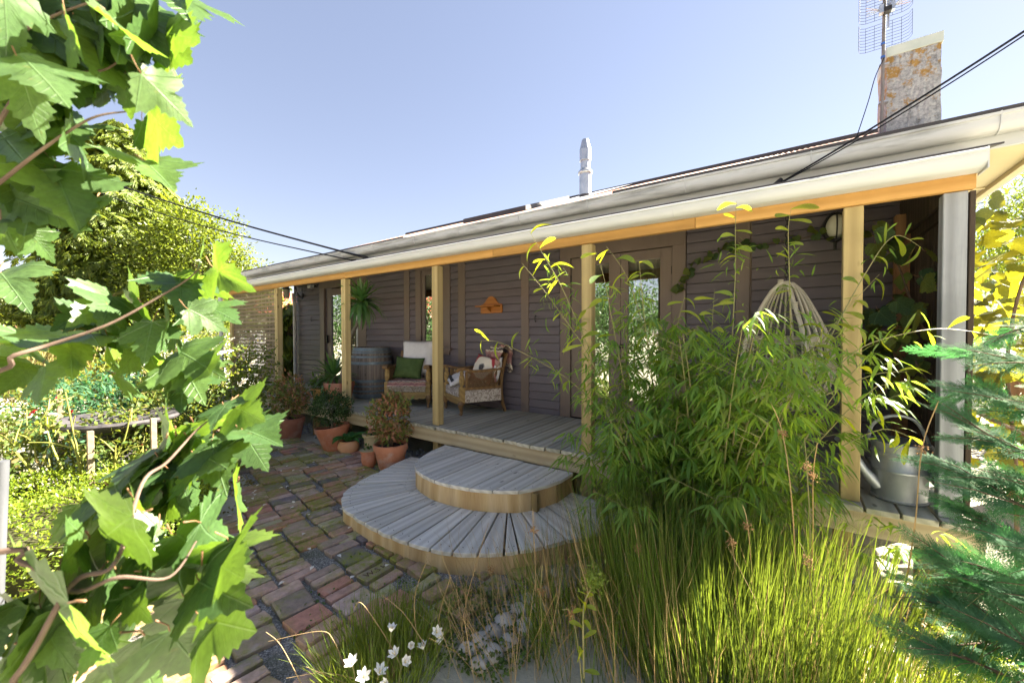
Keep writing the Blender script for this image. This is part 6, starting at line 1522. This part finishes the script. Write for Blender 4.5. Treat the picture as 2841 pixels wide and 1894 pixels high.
# ------------------------------------------------------------------ broad lobed leaves
MAPLE = [(0,.012),(-.07,.10),(-.10,.20),(-.02,.235),(-.01,.34),(.06,.35),(.08,.45),(.17,.46),(.19,.56),(.28,.55),(.36,.68),(.38,.55),(.45,.54),(.44,.42),(.455,.33),(.425,.235),(.50,.255),(.56,.315),(.59,.235),(.67,.255),(.70,.165),(.78,.165),(.82,.085),(.91,.07),(1.0,0)]
GRAPE = [(0,.012),(-.09,.10),(-.15,.22),(-.13,.32),(-.05,.37),(-.05,.46),(.06,.47),(.10,.55),(.20,.53),(.28,.60),(.34,.52),(.42,.53),(.44,.44),(.50,.36),(.54,.40),(.62,.40),(.63,.31),(.72,.31),(.75,.21),(.84,.19),(.87,.10),(1.0,0)]
def lobed(name, half, mats, seed, droop, fold, wave, stalk=.26, veins=()):
    r = random.Random(seed); ring = half+[(u,-v) for u, v in half[-2:0:-1]]
    c = (.26, 0); n = len(ring); ph = r.uniform(0,6)
    def z(u, v): return -droop*max(0,u)**1.8-.5*droop*abs(v)**1.8+fold*abs(v)*(1-.6*u)+wave*math.sin(7*u+4*v+ph)*(abs(v)+.15)
    vs = [(c[0],c[1],z(*c))]; fs = []; mi = []
    for k in (.5, 1.0):
        for u, v in ring:
            uu, vv = c[0]+(u-c[0])*k, c[1]+(v-c[1])*k
            vs.append((uu, vv, z(uu, vv)))
    for i in range(n):
        j = (i+1) % n; fs += [(0,1+i,1+j),(1+i,1+n+i,1+n+j,1+j)]; mi += [0,0]
    for a, b in veins:
        o = len(vs); L = math.hypot(a, b); px, py = -b/L, a/L
        for s, w in ((0,.008),(.45,.005),(.88,.002)):
            for q in (-1, 1):
                u, v = a*s+px*w*q, b*s+py*w*q; vs.append((u, v, z(u, v)+.004))
        fs += [(o,o+1,o+3,o+2),(o+2,o+3,o+5,o+4)]; mi += [1,1]
    m = MB(); m.v = [Vector(v) for v in vs]; m.f = [list(f) for f in fs]; m.m = mi
    if stalk: 
        m.tube([(0,0,z(0,0)),(-stalk*.35,.02,.015),(-stalk,.05+r.uniform(-.1,.1),.05)], [.008,.007,.009], 5, 2)
    me = bpy.data.meshes.new(name); me.from_pydata(m.v, [], m.f); me.polygons.foreach_set('material_index', m.m)
    me.polygons.foreach_set('use_smooth', [True]*len(me.polygons))
    for q in mats: me.materials.append(q)
    uv = me.uv_layers.new(name='UVMap')
    for l in me.loops: uv.data[l.index].uv = me.vertices[l.vertex_index].co[:2]
    return me
MAPS = [lobed('leaf', MAPLE, [L_['maple'], L_['vein'], L_['petiole']], s, d, f, w) for s, d, f, w in ((1,.10,.10,.03),(2,.22,.18,.05),(3,.35,.05,.06),(4,.15,.32,.04),(5,.05,-.10,.05),(6,.28,.25,.07))]
def leaf_matrix(B, D, N, L, W_=1.0):
    D = D.normalized(); y_ = N.cross(D).normalized(); z_ = D.cross(y_)
    return Matrix(((D.x*L,y_.x*L*W_,z_.x*L,B.x),(D.y*L,y_.y*L*W_,z_.y*L,B.y),(D.z*L,y_.z*L*W_,z_.z*L,B.z),(0,0,0,1)))

# ------------------------------------------------------------------ maple in the foreground
mp_ = thing('maple_tree', (-1.25,-3.95,0), 'maple branches with lobed green leaves hanging close to the camera on the left', 'tree')
trunk(mp_, [(-1.35,-4.05,0),(-1.3,-4.0,1.2),(-1.3,-3.95,2.0),(-1.25,-3.9,3.0)], .07, .035, L_['twig'])
rm = random.Random(21)
BR = [([(-1.3,-3.95,1.9)],[(-260,560,.62),(-60,420,.62),(60,250,.62),(190,205,.64),(300,190,.66),(385,110,.68)]),
      ([(-1.3,-3.95,2.1)],[(-200,250,.55),(20,110,.58),(160,40,.6),(300,-10,.62)]),
      ([(-1.3,-3.95,1.75)],[(-200,640,.6),(-20,520,.62),(110,420,.63),(250,330,.64),(350,310,.66)]),
      ([(-1.32,-4.0,1.5)],[(-200,1060,.62),(40,985,.66),(140,955,.7),(300,900,.74),(430,830,.78),(520,775,.8),(560,735,.82)]),
      ([(-1.32,-4.0,1.2)],[(-150,1990,.46),(40,1880,.48),(200,1620,.50),(320,1560,.52),(395,1340,.58),(465,1280,.62),(560,1180,.68),(640,1130,.72)]),
      ([(-1.32,-4.0,1.3)],[(-200,1560,.48),(60,1560,.5),(200,1640,.5),(330,1600,.5),(470,1600,.54),(545,1500,.58)])]
BRP = []
for root, pts in BR:
    P = bez([Vector(q) for q in root]+[at(*q) for q in pts], 7); k = len(P); BRP += P
    MB().tube(P, [.0045-.0034*i/(k-1) for i in range(k)], 7).build('branch', L_['twig'], mp_, smooth=True)
ML = [(10,-70,30,190),(181,45,236,224),(290,27,429,187),(393,205,541,354),(260,200,354,269),(278,181,367,242),(450,115,559,197),(447,88,535,103),(423,106,453,166),(470,-45,535,51),(375,-10,420,52),(350,-20,390,68),(150,127,227,220),(60,187,75,360),(60,40,165,95),(411,308,490,399),(396,338,462,471),(145,332,218,390),(106,369,170,450),(0,240,45,360),(0,369,95,474),(51,145,187,281),(0,423,100,475),(60,470,110,600),(151,470,220,613),(400,450,480,492),(15,543,172,589),(257,565,187,646),(75,640,175,734),(0,600,39,680),(0,755,50,812),(100,60,40,200),(200,-30,240,60),(0,90,-20,260),(120,-40,160,60),(250,110,330,160),(30,300,120,330),(20,470,60,560),(100,560,60,640),(250,-40,310,40),(320,60,390,120),(190,260,260,330),(90,270,150,350),(160,480,240,540),
      (311,822,235,880),(311,822,290,905),(384,831,325,872),(384,831,392,905),(490,770,415,800),(500,770,505,830),(556,740,548,680),(589,740,640,790),(556,764,575,838),(523,858,645,918),(547,837,668,890),(423,891,395,1010),(296,930,290,1040),(230,867,150,912),(257,882,170,905),(18,940,130,955),(181,920,222,985),(251,925,275,950),(396,954,425,1068),(396,954,345,1040),(496,975,570,1002),(496,1000,548,1068),(565,1000,590,1050),(320,1036,390,1110),(121,1015,128,1135),(90,1010,30,1060),(0,966,105,992),(460,880,520,960),(330,900,330,985),(60,930,20,1010),
      (641,1111,562,1143),(656,1129,715,1160),(620,1141,560,1202),(538,1178,498,1240),(589,1226,594,1330),(674,1193,776,1210),(674,1193,735,1300),(635,1196,690,1230),(465,1202,398,1256),(490,1208,445,1280),(532,1250,478,1272),(387,1271,308,1332),(447,1280,425,1362),(659,1338,598,1428),(472,1305,465,1375),(514,1329,498,1425),(393,1350,402,1424),(317,1344,335,1405),(302,1347,240,1402),(472,1377,452,1440),(560,1260,620,1290),(520,1210,560,1290),
      (372,1430,165,1570),(438,1470,370,1665),(490,1482,565,1530),(553,1449,600,1540),(635,1500,640,1575),(441,1591,530,1655),(553,1610,630,1662),(559,1709,678,1758),(196,1667,10,1800),(305,1736,195,1895),(471,1748,565,1900),(242,1640,215,1750),(332,1609,390,1730),(230,1500,150,1590),(520,1660,590,1740),(380,1640,330,1760),(100,1640,20,1700),(90,1760,60,1900),(400,1760,380,1900),(560,1570,500,1650),(300,1560,260,1650),(600,1560,660,1600),(330,1480,290,1560),(-10,1700,-60,1850)]
_rf = random.Random(77)
for k_ in range(52):                        # smaller leaves filling in along the same branches
    if k_ < 36:
        bx_, by_ = _rf.uniform(-30, 400), _rf.uniform(-40, 440)
        if bx_*.9+by_*.35 > 400 or (bx_ > 200 and by_ > 330): continue
        a_ = R(_rf.uniform(15, 115)); l_ = _rf.uniform(75, 150)
    else:
        t_ = _rf.random(); bx_, by_ = 90+430*t_+_rf.gauss(0,50), 1760-470*t_+_rf.gauss(0,70)
        a_ = R(_rf.uniform(30, 170)); l_ = _rf.uniform(100, 190)*(1.15-.4*t_)
    ML.append((bx_, by_, bx_+l_*math.cos(a_), by_+l_*math.sin(a_)))
for bx_, by_, tx_, ty_ in ML:
    l = math.hypot(tx_-bx_, ty_-by_); L = .115*rm.uniform(.88,1.12)
    lo, hi = ((.50,.72) if by_ < 700 else (.60,.86) if by_ < 1110 else (.50,.74) if by_ < 1440 else (.40,.60))
    d = min(max(L*1104/l*rm.uniform(.80,.97), lo), hi); pj = l*d/1104
    L = min(max(L, pj*1.02), .165); dz = math.sqrt(max(0, L*L-pj*pj))*.9
    if rm.random() < .55: dz = -dz
    B = at(bx_, by_, d); T1 = at(tx_, ty_, max(.3, d+dz)); vw = (CAM-B).normalized()
    N = vw*(1.0 if rm.random() < .82 else -1.0)+Vector((rm.gauss(0,.35), rm.gauss(0,.35), .45+rm.gauss(0,.35)))
    if by_ > 1080: N = N-Vector((.68,.73,0))*rm.uniform(.5,1.0)
    link('leaf', rm.choice(MAPS), mp_, leaf_matrix(B, T1-B, N, (T1-B).length, rm.uniform(.66,.95)))
# ------------------------------------------------------------------ grapevine on the right
GRP = [lobed('leaf', GRAPE, [L_['grape'], L_['vein'], L_['petiole']], s, d, f, w, .35) for s, d, f, w in ((11,.12,.05,.05),(12,.25,.12,.06),(13,.30,-.05,.08),(14,.08,.18,.05))]
gv = thing('grapevine', (1.35,.6,0), 'grapevine with large sunlit yellow green leaves climbing the right end screen', 'vine')
rg = random.Random(33)
VP = [[(1.3,.9,0),(1.25,.8,.8),(1.15,.6,1.5),(1.2,.4,2.1),(1.5,.3,2.35),(1.9,.5,2.2)],[(1.3,.9,0),(1.4,.5,.9),(1.3,.2,1.4),(1.25,.1,1.9),(1.05,.05,2.3)],[(1.4,1.0,0),(1.7,.9,1.0),(1.8,.6,1.7),(1.9,.5,2.2)],[(1.2,.7,1.2),(.86,.7,1.5),(.74,.72,1.8),(.66,.9,2.2),(.55,1.1,2.45)],[(1.2,.5,1.0),(.86,.5,1.2),(.74,.5,1.35),(.68,.6,1.6),(.6,.8,1.8)]]
for q in VP:
    P = bez(q, 6); k = len(P); MB().tube(P, [.013-.009*i/(k-1) for i in range(k)], 6).build('stem', M_['bark'], gv, smooth=True)
def grape_leaf(p, L, face, parent=gv):
    D = Vector((rg.gauss(0,.7), rg.gauss(0,.7)-.2, -.45+rg.gauss(0,.4))); N = face+Vector((rg.gauss(0,.6), rg.gauss(0,.6), rg.gauss(0,.55)))
    link('leaf', rg.choice(GRP), parent, leaf_matrix(p, D, N, L, rg.uniform(.9,1.1)))
for i in range(190):
    p = at(rg.uniform(2690,2880), rg.uniform(545,1300), rg.uniform(2.55,4.0))
    if p.z > 2.55 or p.z < .55 or p.x < .90: continue
    grape_leaf(p, rg.uniform(.08,.15), Vector((-.45,-.5,.75)))
for i in range(70):
    p = Vector((rg.uniform(.50,.76), rg.uniform(.25,1.30), rg.choice([rg.uniform(1.15,1.9), rg.uniform(1.3,2.5), rg.uniform(1.4,1.8)])))
    if 2330 < 0: continue
    grape_leaf(p, rg.uniform(.10,.16), Vector((-.6,-.5,.45)))
wv = thing('wall_vine', (-.3,WY-.06,2.5), 'thin vine with small green leaves trailing along the dark wall below the lamp', 'vine')
vp = bez([(.55,WY-.10,2.50),(.30,WY-.10,2.55),(.0,WY-.08,2.52),(-.35,WY-.07,2.52),(-.55,WY-.06,2.52),(-.80,WY-.06,2.40),(-.98,WY-.06,2.22),(-1.03,WY-.06,2.12)], 8)
k = len(vp); MB().tube(vp, [.0045-.003*i/(k-1) for i in range(k)], 5).build('stem', M_['bark'], wv, smooth=True)
for i in range(2, k, 2):
    for s in range(1 if i % 4 else 2):
        grape_leaf(vp[i]+Vector((rg.gauss(0,.02),-.015,rg.gauss(0,.03))), rg.uniform(.055,.105), Vector((-.2,-1,.3)), wv)

# ------------------------------------------------------------------ cypress boughs at the right edge
cyp = thing('cypress_bush', (1.75,-1.55,0), 'blue green feathery cypress boughs reaching in from the right edge', 'shrub')
trunk(cyp, [(1.75,-1.6,0),(1.72,-1.58,1.0),(1.7,-1.55,2.0)], .06, .03, M_['bark'])
def spray_mesh(seed):
    r = random.Random(seed); b = MB()
    def frond(p, d, nrm, L, lvl):
        s = nrm.cross(d).normalized(); n = 13 if lvl == 0 else 9
        if lvl == 0: b.tube([p, p+d*L*.5+nrm*(.02*L), p+d*L-nrm*(.08*L)], [.010*L,.007*L,.002*L], 4, 1)
        for i in range(n):
            u = (.08+.9*i/n); q = p+d*L*u-nrm*(.08*L*u*u)
            for sg in (-1, 1):
                ll = L*(.42 if lvl == 0 else .30)*(1-.72*u)*r.uniform(.8,1.15)
                dd = (d*.8+s*sg*.72+nrm*r.uniform(-.15,.12)).normalized()
                if lvl == 0: frond(q, dd, nrm, ll, 1)
                else:
                    w = ll*.115+.0010; t_ = nrm.cross(dd).normalized()*w
                    b.add([q-t_*.3, q+dd*ll*.5-t_, q+dd*ll, q+dd*ll*.5+t_], [(0,1,2,3)])
        if lvl:
            w = L*.022; b.add([p-s*w, p+d*L-s*w*.3, p+d*L+s*w*.3, p+s*w], [(0,1,2,3)])
    frond(Vector((0,0,0)), Vector((1,0,0)), Vector((0,0,1)), 1.0, 0)
    me = bpy.data.meshes.new('spray'); me.from_pydata(b.v, [], b.f); me.polygons.foreach_set('material_index', b.m)
    me.materials.append(L_['conifer']); me.materials.append(M_['bark']); return me
SPR = [spray_mesh(i) for i in range(3)]
rb_ = random.Random(12)
BOUGH = [([(3050,1050,1.5),(2850,1000,1.6),(2700,985,1.7)],8,.30),([(3050,1180,1.4),(2860,1130,1.5),(2740,1095,1.6),(2680,1090,1.7)],9,.30),([(3050,1330,1.4),(2860,1260,1.45),(2750,1210,1.55),(2690,1170,1.6)],10,.30),([(3050,1480,1.35),(2830,1400,1.4),(2740,1340,1.5),(2660,1300,1.6)],10,.30),
         ([(3000,1620,1.35),(2820,1500,1.4),(2700,1420,1.45)],9,.28),([(3000,1790,1.3),(2840,1700,1.35),(2740,1630,1.4),(2640,1560,1.45)],12,.28),([(2980,1900,1.3),(2800,1790,1.35),(2700,1710,1.4),(2620,1680,1.42)],12,.28),([(2980,1650,1.3),(2800,1600,1.4),(2720,1570,1.45),(2660,1555,1.48)],9,.26),([(2980,2000,1.25),(2820,1890,1.3),(2690,1830,1.3),(2590,1800,1.33)],12,.26),([(3000,1750,1.5),(2850,1640,1.55),(2720,1580,1.6)],9,.28),([(3000,920,1.6),(2880,900,1.7),(2780,930,1.75)],6,.26),([(3000,1560,1.2),(2850,1520,1.25)],7,.26),([(3000,1960,1.2),(2860,1800,1.25),(2760,1750,1.3)],11,.26),([(3000,1700,1.3),(2840,1660,1.35),(2740,1640,1.4)],10,.26),([(3000,1850,1.3),(2860,1760,1.35),(2740,1780,1.4),(2640,1790,1.4)],12,.28),([(3000,1420,1.4),(2860,1350,1.45),(2780,1340,1.5)],9,.28)]
for pts, n, L in BOUGH:
    P = bez([at(*q) for q in pts], 7); k = len(P)
    MB().tube([Vector((1.72,-1.57,P[0].z*.9))]+P, [.010]+[.007-.005*i/(k-1) for i in range(k)], 6).build('bough', M_['bark'], cyp, smooth=True)
    for j in range(n):
        s = (j+.5)/n; i = min(int(s*(k-1)), k-2); tn = (P[i+1]-P[i]).normalized()
        sd_ = Vector((0,0,1)).cross(tn).normalized()*(1 if j % 2 else -1)
        D = tn*rb_.uniform(.6,1.0)+sd_*rb_.uniform(.3,.8)*(1-s*.6)+Vector((0,0,rb_.uniform(-.30,.15)))
        N = Vector((rb_.gauss(0,.35)-.25, rb_.gauss(0,.35)-.45, .8)); l = L*rb_.uniform(.7,1.1)*(1-.25*s)
        link('spray', rb_.choice(SPR), cyp, leaf_matrix(P[i], D, N, l, 1.0))

# ------------------------------------------------------------------ aerial and overhead lines
ax = on_y(2447, 300, 3.28)
an = thing('tv_aerial', (ax.x, 3.28, 3.5), 'tall television aerial mast with wire grid reflector strapped to the chimney', 'aerial')
topz = on_y(2455, -40, 3.28).z
MB().tube([(ax.x-.01,3.28,2.9),(ax.x+.01,3.28,topz)], .017, 12).build('mast', mat('dull_galvanised_mast', (.10,.10,.115), (.18,.175,.18), 9, (1,1,.3), .6, .1, 0), an, smooth=True)
zc = on_y(2458, 30, 3.28).z; s_ = (on_y(2535,60,3.28).x-on_y(2385,60,3.28).x)
gx, gy = ax.x+.02, 3.42
gm = MB()
for base_, sg in ((zc+.30, 1), (zc-.06, -1)):
    nh_ = 9
    for i in range(nh_):
        z = base_-.30*i/(nh_-1)
        gm.tube([(gx-s_*.5,gy-.10,z),(gx-s_*.46,gy-.03,z),(gx-s_*.35,gy,z),(gx+s_*.35,gy,z),(gx+s_*.46,gy-.03,z),(gx+s_*.5,gy-.10,z)], .0022, 4)
    for x in (-.5,-.34,-.17,0,.17,.34,.5):
        yo = -.10 if abs(x) > .4 else 0; gm.tube([(gx+s_*x,gy+yo,base_),(gx+s_*x,gy+yo,base_-.30)], .0022, 4)
gm.build('grid_reflector', M_['black_metal'], an)
em = MB()
for zo in (.16, -.02):
    for sg in (-1, 1):
        for k in range(4):
            a = (k-1.5)*.24
            em.tube([(gx+sg*.05,3.20,zc+zo),(gx+sg*.19,3.12+.02*k,zc+zo+.20*math.sin(a))], .0045, 5)
        em.box(gx+sg*.05-.02,gx+sg*.05+.02,3.17,3.23,zc+zo-.05,zc+zo+.05)
em.build('dipole', M_['steel'], an)
sb_ = MB()
for k in range(5): sb_.tube([(gx-.05,3.20,zc+.03+.012*k-.03),(gx+.05,3.20,zc+.045+.012*k-.03)], .003, 4)
sb_.box(gx-.03,gx+.04,3.16,3.24,zc-.075,zc-.02); sb_.build('balun_box', M_['black_metal'], an, .004)
MB().box(gx+.012,gx+.03,3.24,3.26,zc-.24,zc+.25).build('boom', M_['steel'], an)
tp_ = MB(); blue = mat('blue_tape', (.02,.08,.32), (.03,.10,.38), 9, (1,1,1), .5, 0, 0)
for zz in (zt+.06, zt-.10): tp_.lathe([(.022,-.012),(.022,.012)], (ax.x+.002,3.28,zz), 12)
tp_.build('tape', blue, an)
cb = bez([(ax.x+.01,3.26,zt-.12),on_y(2428,215,3.2),on_y(2408,285,3.1),on_y(2365,415,2.6)],6); MB().tube(cb, .005, 6).build('aerial_cable', M_['cable'], an, smooth=True)
cl_ = MB()
for zz in (zt-.20, zt-.65): cl_.box(ax.x-.03,A.x+.01,3.27,3.36,zz,zz+.02)
o = cl_.build('strap', M_['steel_dull'], an); o['kind'] = 'stuff'
def line(pts, r_, label, grp=None):
    P = bez(pts, 8); tag(MB().tube(P, r_, 8).build('overhead_cable', M_['cable'], None, smooth=True), label, 'cable', grp)
hk = on_y(2148, 517, .36)
far = at(2990, -10, 1.9); 
def sag(a, b, s, n=6): return [a.lerp(b, i/n)+Vector((0,0,-4*s*(i/n)*(1-i/n))) for i in range(n+1)]
line(sag(hk, far, .02), .0065, 'thick black service cable running from the eave up over the right edge')
line(sag(hk+Vector((-.02,0,-.012)), at(2992, -2, 1.9), .035), .0042, 'thinner black cable slung just under the thick service cable')
bkt = thing('cable_bracket', hk, 'small black cable clamp on the gutter where the service cable lands', 'bracket')
MB().tube([hk+Vector((-.06,.06,-.05)), hk+Vector((0,0,0)), hk+Vector((.05,-.03,.03))], .022, 8).build('clamp', M_['black_metal'], bkt, smooth=True)
h2 = on_y(1003, 712, .33); h3 = on_y(975, 722, .33)
line(sag(h2, at(-150, 300, 13.0), .35), .015, 'upper black cable running from the eave to the far left')
line(sag(h3, at(-150, 315, 13.0), .55), .010, 'lower thin cable running from the eave to the far left')
b2 = thing('cable_insulator', h2, 'pair of black cable insulators on the eave near the yucca', 'bracket')
b = MB()
for h_ in (h2, h3): b.tube([h_+Vector((.12,.10,-.05)), h_+Vector((.05,.03,-.01)), h_], [.012,.028,.018], 8)
b.build('insulator', M_['black_metal'], b2, smooth=True)
# the open valley of the roof end: small drip cap on the veranda gutter end
MB().box(.862,.868,-.10,.045,2.52,2.636).build('gutter_end_cap', M_['white'], ver)
